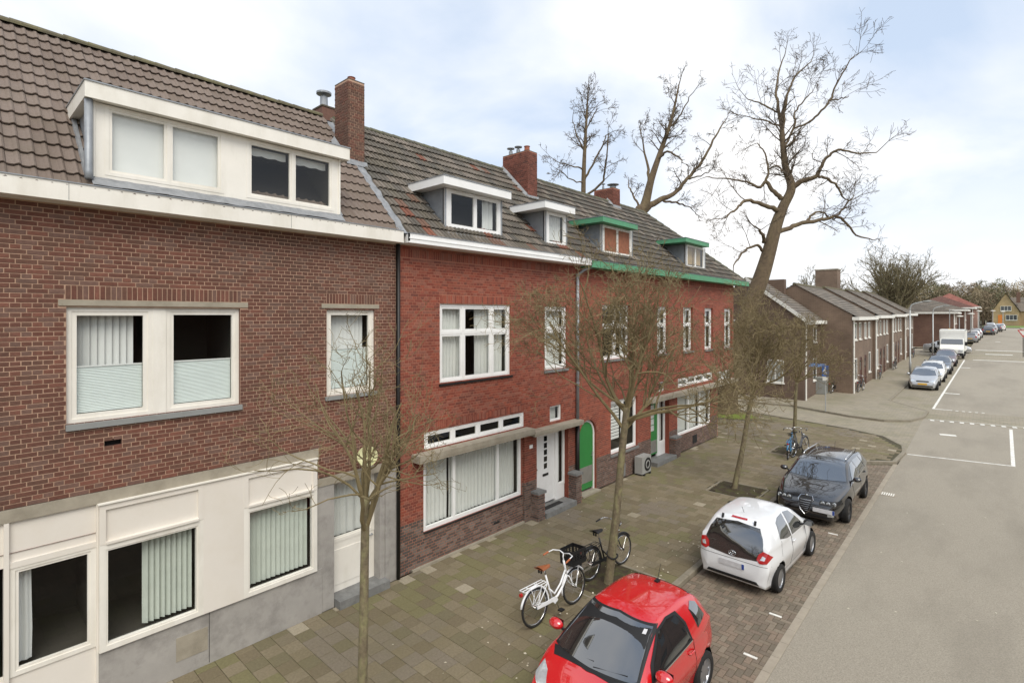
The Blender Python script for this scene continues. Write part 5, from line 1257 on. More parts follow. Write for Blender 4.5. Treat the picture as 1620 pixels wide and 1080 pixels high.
def far_car(spec, col, x, y, rz, label, plate=None, lamp=True, dz=-.1):
    p = street(x, y, dz); root = local_root('parked_car', p, rz, label, 'car', 'cars parked further up the street')
    pitch = math.atan((ground_rise(y+2)-ground_rise(y-2))/4); root.rotation_euler = (0, -pitch*math.copysign(1, math.sin(rz)) if abs(math.sin(rz)) > .5 else 0, rz)
    c = Car(nu=56, nv=(3,9,6,6), **spec); c.build(root, col, hub=5)
    zt = c.top(0); zb = c.belt(.9); T = zt-.06; ww = c.W/2
    hx = [x_ for x_, z_ in spec['top'] if z_ > zt-.1]; hx = max(hx); cw = [x_ for x_, z_ in spec['top'] if x_ > hx and z_ < zb+.1][0]
    c.patch('windscreen', 'car_glass', 'front', [(-ww*.84,zb+.09),(0,zb+.06),(ww*.84,zb+.09),(ww*.66,T),(0,T+.02),(-ww*.66,T)], .006, 12, fine=5)
    rr = [x_ for x_, z_ in spec['top'] if z_ > zt-.12]; rx = min(rr); zr = c.belt(-1.5)
    for w in ('left', 'right'):
        c.patch('side_window', 'car_glass', w, [(-.1,zb+.06),(cw-.38,zb+.05),(hx-.05,T-.05),(-.08,T)], .006, 10, fine=4)
        c.patch('side_window', 'car_glass', w, [(rx-.1,zr+.1),(-.17,zb+.06),(-.15,T),(rx+.15,T-.03)], .006, 10, fine=4)
    c.patch('rear_window', 'car_glass', 'rear', [(-ww*.7,zr+.08),(ww*.7,zr+.08),(ww*.58,T-.03),(-ww*.58,T-.03)], .006, 10, fine=4)
    c.patch('headlight', 'lamp_clear', 'front', [(ww*.5,.6),(ww*.8,.6),(ww*.82,.74),(ww*.55,.72)], .008, 6, mirror=True, fine=3)
    c.patch('tail_light', 'lamp_red', 'rear', [(ww*.6,.72),(ww*.82,.72),(ww*.8,.95),(ww*.64,.95)], .008, 6, mirror=True, fine=3)
    c.patch('grille', 'trim_black', 'front', [(-ww*.42,.6),(ww*.42,.6),(ww*.4,.68),(-ww*.4,.68)], .006, 6, fine=2)
    c.patch('lower_intake', 'trim_black', 'front', [(-ww*.7,.26),(ww*.7,.26),(ww*.65,.36),(-ww*.65,.36)], .006, 8, fine=2)
    if plate: c.plate('front', 0, .47, mat=plate, blue=False); c.plate('rear', 0, .6, mat=plate, blue=False)
    c.mirror(cw-.42, zb+.05, col)
    return root
silver = car_paint('paint_silver', srgb(186,188,190), metal=.5, rough=.35); offwhite = car_paint('paint_offwhite', srgb(228,228,224)); dkblue = car_paint('paint_slate', srgb(58,66,76), metal=.3); maroon = car_paint('paint_maroon', srgb(74,34,38)); grey = car_paint('paint_grey', srgb(140,142,144), metal=.4, rough=.35)
anthracite = car_paint('paint_anthracite', srgb(40,43,48), metal=.3)
far_car(HATCH, silver, -3.66, 48.8, R(-90), 'silver hatchback with yellow number plate ahead of tall lamp post', 'plate_yellow')
far_car(HATCH, offwhite, -3.6, 53.6, R(-90), 'white hatchback parked between silver hatchback and slate saloon', 'plate_yellow')
far_car(SALOON, dkblue, -3.55, 59.2, R(-90), 'dark slate saloon parked behind white hatchback', 'plate_yellow')
far_car(HATCH, maroon, -3.55, 65.6, R(-90), 'dark maroon hatchback parked in front of white box truck', 'plate_yellow')
far_car(SALOON, silver, -4.35, 79.6, R(2), 'silver saloon emerging from the side road behind the box truck', 'plate_yellow')
far_car(ESTATE, grey, -3.0, 99.0, R(90), 'grey estate seen from behind beyond the crossing', 'plate_yellow')
far_car(HATCH, offwhite, -2.9, 104.5, R(90), 'white hatchback parked just past the grey estate', 'plate_yellow')
far_car(ESTATE, silver, -2.8, 109.8, R(90), 'silver estate parked between white hatchback and dark car', 'plate_yellow')
far_car(ESTATE, anthracite, -1.5, 118.5, R(90), 'anthracite estate seen from behind with pale van beyond it', 'plate_yellow')
far_car(VAN, silver, -1.3, 124.5, R(90), 'pale silver van parked beyond the anthracite estate', 'plate_yellow')
far_car(SALOON, anthracite, -.7, 137, R(90), 'dark saloon parked between pale van and white cars', 'plate_yellow')
far_car(HATCH, offwhite, -.2, 150, R(90), 'white car parked near the yellow brick house lawn', 'plate_yellow')
def box_truck():
    p = street(-3.5, 73.6, -.1); root = local_root('box_truck', p, R(-90), 'white box truck with tall cargo body standing near the crossing', 'truck')
    W = material('truck_white', srgb(232,232,226), rough=.45, var=.04, scale=2, dirt=srgb(190,188,178), dscale=2, damt=.3)
    b = MB().box(-4.1, .55, -1.08, 1.08, .75, 2.95).build('cargo_box', W, root)
    for y in (-1.08, 1.04): MB().box(-4.1,.57,y,y+.04,2.9,2.99).build('corner_rail', M['chrome'], b)
    MB().box(.55,.6,-1.0,1.0,1.2,2.75).build('headboard_panel', material('truck_panel', srgb(214,214,210), rough=.5, var=.05), b)
    cab = MB(); pr = [(.62,.45),(.62,2.0),(1.25,2.05),(1.62,1.45),(2.1,1.2),(2.3,.95),(2.32,.45)]
    cab.prism([(x, -.96, z) for x, z in pr], (0, 1.92, 0)); c = cab.build('cab', W, root)
    MB().add
    m = MB(); m.quad((1.275,-.86,2.0),(1.635,-.9,1.48),(1.635,.9,1.48),(1.275,.86,2.0)); 
    for i in range(len(m.v)): m.v[i] = (m.v[i][0]+.012, m.v[i][1], m.v[i][2]+.008)
    m.build('windscreen', M['car_glass'], c)
    for s in (-1, 1):
        m = MB(); y = s*.968; m.poly([(.75,y,1.35),(1.55,y,1.35),(1.2,y,1.95),(.75,y,1.95)]); m.build('side_window', M['car_glass'], c)
        MB().box(2.28,2.345,s*.72-.16,s*.72+.16,.72,.92).build('headlight', M['lamp_clear'], c); MB().box(1.35,1.45,s*1.12-.1,s*1.12+.1,1.35,1.75).build('mirror', M['trim_black'], c)
    MB().box(2.3,2.36,-.95,.95,.32,.6).build('bumper', M['trim_black'], root); MB().box(2.36,2.375,-.26,.26,.42,.53).build('number_plate', M['plate_yellow'], root)
    MB().box(-4.0,1.0,-.4,.4,.5,.75).build('chassis', M['trim_black'], root)
    for x in (1.35, -2.6):
        for s in (-1, 1):
            w = MB().lathe([(.2,-.11),(.34,-.11),(.36,-.08),(.36,.08),(.34,.11),(.2,.11)], (x, s*.88, .36), axis='y', n=22).build('wheel', M['rubber'], root, smooth=True); MB().lathe([(.2,s*.09),(0,s*.06)], (x, s*.88, .36), axis='y', n=16).build('rim', M['rim'], w)
box_truck()

# ------------------------------------------------------------------ bicycles
def ring(c, r, n=28, ax='y'): return [(c[0]+r*math.cos(2*math.pi*k/n), c[1], c[2]+r*math.sin(2*math.pi*k/n)) for k in range(n+1)]
def arc(c, r, a0, a1, n=12): return [(c[0]+r*math.cos(R(a0+(a1-a0)*k/n)), c[1], c[2]+r*math.sin(R(a0+(a1-a0)*k/n))) for k in range(n+1)]
def bicycle(loc, rz, lean, frame_mat, label, saddle='saddle_black', crate=None, guard='trim_black', grips='trim_black', steer=0., style='step', fend=None, fine=True, r=.345):
    root = local_root('bicycle', loc, rz, label, 'bicycle', 'bicycles on the pavement'); root.rotation_euler = (lean, 0, rz)
    F = M[frame_mat]; fend = M[fend or frame_mat]; A, B = (-.56, 0, r), (.56, 0, r)
    def wheel(c, par):
        w = MB().tube(ring(c, r-.02), .021, 8 if fine else 6, cap=False).build('wheel', M['rubber'], par, smooth=True)
        MB().tube(ring(c, r-.047), .013, 6, cap=False).build('rim', M['chrome'], w, smooth=True); MB().lathe([(.03,-.05),(.03,.05)], c, axis='y', n=10).build('hub', M['chrome'], w)
        m = MB(); n = 20 if fine else 8
        for k in range(n):
            a = 2*math.pi*k/n; m.tube([(c[0], .03*(-1)**k, c[2]), (c[0]+(r-.05)*math.cos(a), 0, c[2]+(r-.05)*math.sin(a))], .0016 if fine else .003, 3, cap=False)
        m.build('spokes', M['chrome'], w); return w
    wheel(A, root)
    bb = (-.08, 0, .3); seat = (-.24, 0, .82); hd0, hd1 = (.36, 0, .62), (.29, 0, .92)
    m = MB()
    if style == 'step':
        m.tube([hd0, (.22,0,.45), (.06,0,.33), bb], .024, 8); m.tube([(.33,0,.74), (.16,0,.52), (-.02,0,.4), (-.17,0,.55)], .018, 8)
    else:
        m.tube([hd0, bb], .018, 8); m.tube([(.31,0,.86), (-.21,0,.72)], .017, 8)
    m.tube([bb, seat], .018, 8); m.tube([hd0, hd1], .022, 8)
    for s in (-1, 1):
        m.tube([bb, (-.3, s*.05, .31), (A[0], s*.06, A[2])], .012, 6); m.tube([(-.2,0,.66), (-.35,s*.05,.55), (A[0], s*.06, A[2])], .009, 6)
    m.build('frame', F, root, smooth=True)
    # front end, steered about the head tube
    fk = MB()
    for s in (-1, 1): fk.tube([hd0, (.38,s*.05,.6), (.45,s*.055,.45), (B[0],s*.05,B[2])], .012, 6)
    fork = fk.build('fork', F, root, smooth=True); fw = wheel(B, root)
    MB().tube(arc(B, r+.02, 35, 190, 12), .02, 5).build('mudguard', fend, root, smooth=True); MB().tube(arc(A, r+.02, -10, 165, 14), .022, 5).build('mudguard', fend, root, smooth=True)
    hb = MB().tube([hd1, (.28,0,1.0), (.3,0,1.05)], .012, 6).build('handlebar', M['chrome'] if frame_mat != 'bike_white' else F, root)
    for s in (-1, 1):
        MB().tube([(.3,0,1.05),(.33,s*.12,1.07),(.27,s*.25,1.07),(.12,s*.28,1.05)], .011, 6).build('bar_side', M['chrome'] if frame_mat != 'bike_white' else F, hb, smooth=True)
        MB().tube([(.16,s*.275,1.055),(.03,s*.29,1.03)], .017, 7).build('grip', M[grips], hb)
    # saddle, post, carrier
    MB().tube([seat, (-.255,0,.93)], .013, 6).build('seat_post', M['chrome'], root)
    m = MB()
    m.grid(lambda u, v: (-.42+.3*u, (.1*(1-u)**.7+.022)*math.cos(v*math.pi), .95+.03*(1-u)+.035*math.sin(v*math.pi)), 10, 8); m.grid(lambda u, v: (-.42+.3*u, (.1*(1-u)**.7+.022)*(1-2*v), .945+.03*(1-u)), 8, 2)
    m.build('saddle', M[saddle], root, smooth=True)
    for s in (-1, 1): MB().tube([(-.38,s*.03,.95),(-.38,s*.03,.9)], .02, 6).build('saddle_spring', M['trim_black'], root)
    m = MB()
    for s in (-.07, 0, .07): m.tube([(-.28,s,.73),(-.86,s,.73)], .008, 5)
    for x in (-.3,-.5,-.7,-.86): m.tube([(x,-.07,.73),(x,.07,.73)], .008, 5)
    for s in (-1, 1):
        for x in (-.42, -.7): m.tube([(x,s*.07,.73),(A[0]+.01,s*.065,A[2])], .007, 5)
    m.build('carrier', F, root)
    # chain guard, crank, pedals, stand, lamps
    MB().prism([(-.56,-.05,.325),(-.56,-.05,.37),(-.1,-.05,.38),(-.02,-.05,.36),(-.0,-.05,.3),(-.08,-.05,.25),(-.14,-.05,.31)], (0,-.02,0)).build('chain_guard', M[guard], root)
    cr = MB().tube([(-.08,-.1,.3),(-.02,-.1,.15)], .01, 5).build('crank', M['chrome'], root); MB().tube([(-.08,.1,.3),(-.14,.1,.45)], .01, 5).build('crank', M['chrome'], root)
    MB().box(-.07,.03,-.2,-.11,.135,.16).build('pedal', M['trim_black'], root); MB().box(-.19,-.09,.11,.2,.44,.465).build('pedal', M['trim_black'], root)
    MB().tube([(-.3,.03,.3),(-.38,.22,.0)], .009, 5).build('stand', M['chrome'], root)
    MB().tube([(-.88,0,.68),(-.92,0,.68)], .035, 8).build('rear_lamp', M['lamp_red'], root); MB().lathe([(.0,.0),(.03,.0),(.045,.07),(0,.08)], (.38,0,.78), axis='x', n=12).build('front_lamp', M['chrome'], root)
    if crate:
        m = MB(); x0, x1, y, z0, z1 = .38, .78, .17, .8, 1.08
        m.box(x0,x1,-y,y,z0,z0+.012)
        for xx in (x0, x1-.012): m.box(xx, xx+.012, -y, y, z1-.07, z1); m.box(xx, xx+.012, -y, y, z0+.012, z0+.09)
        for yy in (-y, y-.012): m.box(x0+.012, x1-.012, yy, yy+.012, z1-.07, z1); m.box(x0+.012, x1-.012, yy, yy+.012, z0+.012, z0+.09)
        for k in range(5):
            t = k/4; xx = x0+(x1-x0-.03)*t; m.box(xx, xx+.03, -y+.001, -y+.011, z0+.09, z1-.07); m.box(xx, xx+.03, y-.011, y-.001, z0+.09, z1-.07)
            yy = -y+(2*y-.03)*t; m.box(x0+.001, x0+.011, yy, yy+.03, z0+.09, z1-.07); m.box(x1-.011, x1-.001, yy, yy+.03, z0+.09, z1-.07)
        for k in range(3):
            z = z0+.11+k*.035; m.box(x0+.002,x0+.01,-y,y,z,z+.012); m.box(x1-.01,x1-.002,-y,y,z,z+.012); m.box(x0,x1,-y+.002,-y+.01,z,z+.012); m.box(x0,x1,y-.01,y-.002,z,z+.012)
        m.build('crate', M[crate], root)
        MB().tube([(.42,-.1,.8),(.42,.1,.8)], .01, 5).build('crate_bracket', F, root)
        for s in (-1, 1): MB().tube([(.62,s*.1,.8),(B[0],s*.055,B[2])], .009, 5).build('front_carrier', F, root)
    return root
M['bike_white'] = material('bike_white', srgb(236,238,240), rough=.3, var=.03, coat=.5)
M['bike_black'] = material('bike_black', srgb(26,26,28), rough=.35, var=.1, coat=.4)
M['bike_blue'] = material('bike_blue', srgb(74,142,190), rough=.35, var=.05, coat=.5)
M['bike_grey'] = material('bike_grey', srgb(86,88,92), rough=.4, var=.1)
M['saddle_brown'] = material('saddle_brown', srgb(150,88,52), rough=.6, var=.15, scale=12)
M['saddle_black'] = material('saddle_black', srgb(30,29,29), rough=.6, var=.1)
M['grip_brown'] = material('grip_brown', srgb(170,98,62), rough=.7, var=.1)
M['crate_black'] = material('crate_black', srgb(20,20,21), rough=.55, var=.1)
w0, w1 = (-6.14,7.42), (-6.06,8.49)
bicycle((-6.1,7.97,0), R(90-4), R(-4), 'bike_white', 'white step-through bicycle with brown saddle and black front crate', 'saddle_brown', 'crate_black', 'bike_white', 'grip_brown')
bicycle((-6.27,10.06,0), R(84), R(-3), 'bike_black', 'black bicycle chained to bare street tree behind the white bicycle', style='step', fend='bike_black')
bicycle((-5.95,23.3,0), R(98), R(3), 'bike_blue', 'light blue bicycle parked against slim tree near pavement corner', guard='bike_blue')
bicycle((-5.7,23.75,0), R(80), R(-3), 'bike_grey', 'grey bicycle standing close behind the light blue bicycle', fine=False)
# ------------------------------------------------------------------ trees
def smooth_path(pts, rad, sub=4):
    P = [Vector(p) for p in pts]; n = len(P); out = []; rr = []
    for i in range(n-1):
        p0, p1, p2, p3 = P[max(i-1, 0)], P[i], P[i+1], P[min(i+2, n-1)]
        for k in range(sub):
            t = k/sub
            out.append(.5*((2*p1)+(p2-p0)*t+(2*p0-5*p1+4*p2-p3)*t*t+(3*p1-p0-3*p2+p3)*t**3)); rr.append(rad[i]+(rad[i+1]-rad[i])*t)
    out.append(P[-1]); rr.append(rad[-1]); return out, rr
def rand_dir(r): 
    while True:
        v = Vector((r.uniform(-1,1), r.uniform(-1,1), r.uniform(-1,1)))
        if .1 < v.length < 1: return v.normalized()
def twig(mb, r, p, d, length, rad, level, cfg, knots=None):
    """one shoot with bends, and the shoots that leave it"""
    n = cfg['seg'][level]; pts = [p.copy()]; rr = [rad]; q = p.copy(); d = d.normalized()
    for i in range(n):
        d = (d+rand_dir(r)*cfg['wob'][level]+Vector((0,0,cfg['up'][level]))).normalized(); q = q+d*(length/n); pts.append(q.copy()); rr.append(max(cfg['rmin'], rad*(1-.72*(i+1)/n)))
    mb.tube(pts, rr, cfg['sides'][level], cap=False)
    if level+1 < len(cfg['kids']) or level < len(cfg['kids']):
        k = cfg['kids'][level] if level < len(cfg['kids']) else 0
        for j in range(k):
            t = r.uniform(cfg.get('t0', .25), 1.0); i = min(n-1, int(t*n)); f = t*n-i; b = pts[i].lerp(pts[i+1], f); ax = (pts[i+1]-pts[i]).normalized()
            s = rand_dir(r); s = (s-ax*s.dot(ax)); s = s.normalized() if s.length > .01 else ax.orthogonal()
            a = r.uniform(*cfg['ang'][level]); nd = ax*math.cos(a)+s*math.sin(a)
            twig(mb, r, b, nd, length*r.uniform(*cfg['len'][level])*(1.15-.5*t), max(cfg['rmin'], rr[i]*r.uniform(.5, .7)), level+1, cfg)
    return pts
YOUNG = dict(seg=[7,6,5,4,3], wob=[.22,.3,.36,.42,.5], up=[.05,.03,.02,.0,0], sides=[6,5,4,3,3], kids=[8,7,6,4], ang=[(.5,1.1),(.5,1.2),(.5,1.3),(.5,1.4)], len=[(.45,.75),(.42,.75),(.4,.75),(.4,.8)], rmin=.0032)
def young_tree(loc, fork_z, lean, r0, limbs, spread, cfg, label, seed, reach, up=.5):
    r = random.Random(seed); root = empty('street_tree', loc, label, 'tree', 'slim street trees in the pavement'); p = Vector(loc)
    pts = [p+Vector((0,0,-.1)), p+Vector((lean[0]*.02, lean[1]*.02, .12)), p+Vector((lean[0]*.4+.015, lean[1]*.4, fork_z*.4)), p+Vector((lean[0]*.75-.01, lean[1]*.75+.01, fork_z*.75)), p+Vector((lean[0], lean[1], fork_z))]
    P, rr = smooth_path(pts, [r0*1.7, r0*1.15, r0, r0*.9, r0*.85], 5); t = MB(); t.tube(P, rr, 12); top = P[-1]
    ends = []; c = MB()
    for i in range(limbs+2):
        a = 2*math.pi*i/limbs+r.uniform(-.4, .4); u = r.uniform(*spread) if i < limbs else r.uniform(.05, .22); d = Vector((math.cos(a)*math.sin(u), math.sin(a)*math.sin(u), math.cos(u)))
        st = P[-1-r.choice((0,1,2,3))]
        twig(c, r, st, d, reach*r.uniform(.75, 1.1)*(1.0 if u < .8 else .9), r0*r.uniform(.38, .55), 0, cfg)
    t.build('trunk', M['bark'], root, smooth=True); c.build('crown', M['twig'], root, smooth=False)
    return root
YOUNG['up'] = [.10,.07,.04,.02,0]; C1 = dict(YOUNG, kids=[6,4,3], rmin=.0026); C4 = dict(YOUNG, kids=[6,5,3,1], rmin=.0055)
young_tree((-6.0,3.69,0), 3.35, (.05,.05), .062, 7, (.2,.75), C1, 'slim bare street tree with sparse lichened twigs before the cream shopfront', 11, 1.75)
young_tree((-5.97,9.62,0), 3.75, (.28,.28), .085, 10, (.3,1.5), dict(YOUNG, kids=[8,6,5,1], rmin=.0042), 'bare twiggy street tree with black bicycle at its foot', 21, 2.75)
young_tree((-6.15,17.62,0), 3.35, (.45,.48), .08, 9, (.2,1.15), dict(YOUNG, kids=[7,6,4,1], rmin=.0052), 'leaning bare street tree in a square soil pit', 31, 2.6)
young_tree((-6.05,24.2,0), 2.9, (.1,.12), .072, 8, (.3,1.3), C4, 'slim bare street tree with light blue bicycle at its foot', 41, 2.2)
MB().tube([(-5.97+.11*math.cos(a)+.06, 9.62+.11*math.sin(a)+.06, .6+.02*math.sin(a*2)) for a in [k*math.pi/8 for k in range(17)]], .018, 6, cap=False).thing('bicycle_lock', M['rubber'], 'thick black lock looped round slim trunk by black bicycle', 'lock', smooth=True)

BIGC = dict(seg=[6,5,4,3], wob=[.2,.26,.36,.5], up=[.02,.02,.0,0], sides=[4,3,3,3], kids=[6,4], ang=[(.4,1.1),(.5,1.2),(.5,1.3)], len=[(.35,.65),(.35,.65),(.4,.8)], rmin=.0085, t0=.3)
def sketched_tree(name, base_dep, branches, label, cat_group, seed, cfg, twig_len, per, bark='bark_dark', tw='twig_dark', flare=None, drift=1.6):
    """limbs follow their outline at the tree's own distance, spread in depth; shoots are grown on them"""
    r = random.Random(seed); mpp = base_dep/FPX; t = MB(); c = MB(); nodes = {}
    base = at_dep(branches[0][0][0], branches[0][0][1], base_dep)
    root = empty(name, (base.x, base.y, ground_rise(base.y)), label, 'tree', cat_group)
    for bi, br in enumerate(branches):
        k = len(br); dr = 0 if bi == 0 else r.uniform(-drift, drift)
        d0 = 0
        if bi: 
            q = min(nodes, key=lambda n_: (n_[0]-br[0][0])**2+(n_[1]-br[0][1])**2); d0 = nodes[q]
        pts = []; rad = []
        for i, (x, y, w) in enumerate(br):
            dd = d0+dr*(i/max(1, k-1)); nodes[(x, y)] = dd; pts.append(at_dep(x, y, base_dep+dd)); rad.append(w*mpp*.5)
        P, rr = smooth_path(pts, rad, 5)
        if bi: P = [P[0]]+[p+rand_dir(r)*mpp*1.2 for p in P[1:]]
        t.tube(P, rr, 12 if bi == 0 else (8 if rad[0] > .1 else 6))
        if bi == 0 and flare: continue
        L_ = sum((P[i+1]-P[i]).length for i in range(len(P)-1)); n = max(2, int(L_*per))
        for j in range(n):
            u = r.uniform(.25, 1)**.8 if bi else r.uniform(.72, 1); i = min(len(P)-2, int(u*(len(P)-1))); ax = (P[i+1]-P[i]).normalized(); s = rand_dir(r); s = (s-ax*s.dot(ax)).normalized(); a = r.uniform(.5, 1.2)
            twig(c, r, P[i], ax*math.cos(a)+s*math.sin(a)+Vector((0,0,.15)), twig_len*r.uniform(.5, 1.1), min(.05, max(cfg['rmin']*1.5, rr[i]*.4)), 0, cfg)
        twig(c, r, P[-1], (P[-1]-P[-2]), twig_len*.9, rr[-1], 0, cfg)
    t.build('trunk', M[bark], root, smooth=True); c.build('crown', M[tw], root)
    return root
big_base = Vector((-11.15, 30.6, ground_rise(30.6))); DB = -ST*big_base.x+CT*big_base.y; bx, by, _ = proj(big_base)
sketched_tree('street_tree', DB, [
    [(bx,by+4,46),(bx+1,by-14,33),(1153,600,28),(1162,550,26),(1180,500,25),(1202,445,24),(1215,404,21),(1228,356,18),(1239,327,15),(1252,297,13),(1243,266,10),(1239,233,8.5),(1237,205,7)],
    [(1237,205,6),(1231,170,4.5),(1229,140,3.5),(1237,95,1.8)], [(1238,208,5.5),(1243,160,4),(1252,135,3.2),(1262,117,2.6),(1285,95,1.3)],
    [(1252,297,9),(1269,286,8),(1292,278,6.5),(1300,262,5),(1313,245,4),(1330,237,3.4),(1360,242,2.4),(1390,240,1.3)], [(1292,278,4.5),(1307,283,4.2),(1322,292,3.6),(1333,310,2.6),(1345,318,1.4)],
    [(1226,368,8),(1250,360,7.5),(1275,352,6.5),(1305,347,5.5),(1330,344,4.2),(1355,372,2.8),(1385,380,1.4)], [(1305,347,3.4),(1325,340,3.2),(1338,325,2.4),(1352,308,1.3)], [(1275,352,4),(1285,340,3.6),(1300,335,3),(1312,345,2)],
    [(1234,335,8.5),(1211,325,6.5),(1181,317,5),(1165,330,3.4),(1145,346,1.6)], [(1237,315,8),(1222,300,6.5),(1212,287,5.5),(1200,296,4.5),(1180,287,3),(1150,283,2.2),(1115,280,1.2)],
    [(1212,287,4.5),(1216,266,3.5),(1208,240,2.4),(1196,226,1.3)], [(1216,268,3),(1230,262,2.6),(1238,270,2.4)], [(1206,397,5),(1195,388,4),(1175,400,3),(1160,422,1.5)], [(1208,384,6),(1207,372,5),(1200,362,2.5)],
    [(1231,178,3),(1205,165,2.4),(1180,155,1.2)], [(1234,200,3),(1205,190,2.2),(1178,184,1.1)], [(1240,235,4),(1257,200,3.4),(1258,178,2.6),(1275,155,2),(1288,142,1)],
    [(1257,203,3),(1275,197,3),(1290,185,3.2),(1312,160,3),(1325,130,2.4),(1345,97,1.6),(1358,84,.9)], [(1312,160,2.2),(1335,155,1.6),(1342,152,1)], [(1240,233,4),(1254,225,3.6),(1258,215,2.2)]],
    'tall leaning bare tree with heavy limbs at the side street corner', 'big bare trees', 51, BIGC, 1.9, 1.3)
def moss_patch():
    m = MB(); m.grid(lambda u, v: (big_base.x+.15+(.4+1.1*u)*math.cos(v*2*math.pi), big_base.y+(.4+.9*u)*math.sin(v*2*math.pi), ground_rise(30.6)+.16*(1-u)**1.5+.03*noise.noise((u*8, v*9, 2))), 8, 28)
    m.thing('moss_mound', M['moss'], 'green moss and grass round the foot of tall leaning tree', 'moss', smooth=True, kind='stuff')
moss_patch()
d1 = 31.0
sketched_tree('garden_tree', d1, [[(921,520,10),(922,400,9),(923,300,7.5),(924,260,6.5),(926,220,5),(930,150,1.8)], [(923,290,4),(936,262,3),(950,235,2.4),(961,212,1.2)], [(924,310,4),(952,290,3.4),(958,258,2.6),(962,212,1.2)], [(925,240,2.6),(912,215,2),(906,190,1)], [(924,268,3),(905,262,2),(880,256,1)], [(927,205,2.4),(938,185,1.8),(946,168,1)], [(925,290,2.6),(902,284,1.8),(884,268,1)]],
              'bare garden tree with upright thin stems behind the ridge', 'bare trees behind the houses', 61, dict(BIGC, rmin=.009), 1.2, 1.8)
sketched_tree('garden_tree', 34.0, [[(1000,560,30),(1005,450,26),(1010,345,20),(1020,325,15),(1030,285,11),(1045,240,8),(1062,190,5),(1074,135,1.8)], [(1016,335,12),(1040,318,9),(1066,306,7),(1088,283,5.5),(1110,255,4.4),(1132,215,3),(1148,190,1.4)], [(1028,290,6),(1024,262,4),(1018,230,2.4),(1014,205,1.2)],
              [(1040,255,4.5),(1055,240,3.4),(1072,248,2.4),(1080,258,1.2)], [(1050,318,4),(1075,322,3),(1095,330,1.4)], [(1010,325,4),(1000,305,2.8),(993,292,1.4)], [(1060,200,3),(1078,180,2.2),(1092,150,1.2)], [(1088,283,2.8),(1108,278,2),(1125,270,1)]],
              'bare garden tree with two thick spreading limbs above the hip roof', 'bare trees behind the houses', 71, dict(BIGC, rmin=.0095), 1.3, 1.5)
VASE = dict(seg=[8,6,5,4], wob=[.13,.2,.3,.4], up=[.05,.05,.03,0], sides=[6,4,3,3], kids=[9,6,2], ang=[(.25,.6),(.3,.8),(.4,1.)], len=[(.4,.7),(.35,.6),(.4,.7)], rmin=.018, t0=.25)
def vase_tree(loc, h, r0, n, label, seed, spread=(.1,.75), reach=7., cfg=VASE, group='trees up the street'):
    r = random.Random(seed); root = empty('street_tree', loc, label, 'tree', group); p = Vector(loc); t = MB().tube([p+Vector((0,0,-.2)), p+Vector((.02,0,h*.5)), p+Vector((0,.02,h))], [r0*1.4, r0, r0], 9); c = MB()
    for i in range(n):
        a = 2*math.pi*i/n+r.uniform(-.3,.3); u = r.uniform(*spread); twig(c, r, p+Vector((0,0,h-r.uniform(0,.5))), Vector((math.cos(a)*math.sin(u), math.sin(a)*math.sin(u), math.cos(u))), reach*r.uniform(.75,1.05), r0*.5, 0, cfg)
    t.build('trunk', M['bark_dark'], root, smooth=True); c.build('crown', M['bark'], root)
vase_tree(street(-9.2, 79.5, 0), 3.4, .42, 20, 'large vase-shaped bare tree above the dark row of houses', 81)
vase_tree(street(-14, 62, 0), 4, .2, 8, 'bare tree top showing behind the long brown roofs', 83, reach=4.6)
def far_wood():
    """bare woodland on the horizon: reads as one mass"""
    m = MB(); r = random.Random(9); cols = [srgb(150,132,108), srgb(134,120,98), srgb(162,148,120), srgb(124,116,92), srgb(112,112,84)]  # pale twig tones: distance haze put into the colour
    for i in range(150):
        y = r.uniform(208, 260); x = (r.uniform(-.12, .075))*y; z0 = 2.5; h = r.uniform(9, 14.5); w = r.uniform(1.8, 3.6); col = r.choice(cols)
        m.tube([(x, y, z0), (x+r.uniform(-.5,.5), y, z0+h*.5)], [.3,.15], 4, col=srgb(96,82,66))
        for k in range(330):
            a = r.uniform(0, 6.28); zz = r.uniform(.18, 1); rad = w*math.sqrt(max(.02, 1-((zz-.55)/.5)**2))*r.random()**.5; c = Vector((x+math.cos(a)*rad, y+math.sin(a)*rad, z0+h*zz)); d = rand_dir(r)*r.uniform(.4, 1.2)+Vector((0,0,.4)); s = rand_dir(r)*r.uniform(.12, .32)
            m.add([c-d, c+s, c+d], [(0,1,2)], jig(col, .18))
    m.thing('far_wood', material('far_wood', attr=True, rough=1, var=.1, scale=.3), 'belt of bare hazy trees along the horizon behind the far houses', 'trees', kind='stuff')
far_wood()
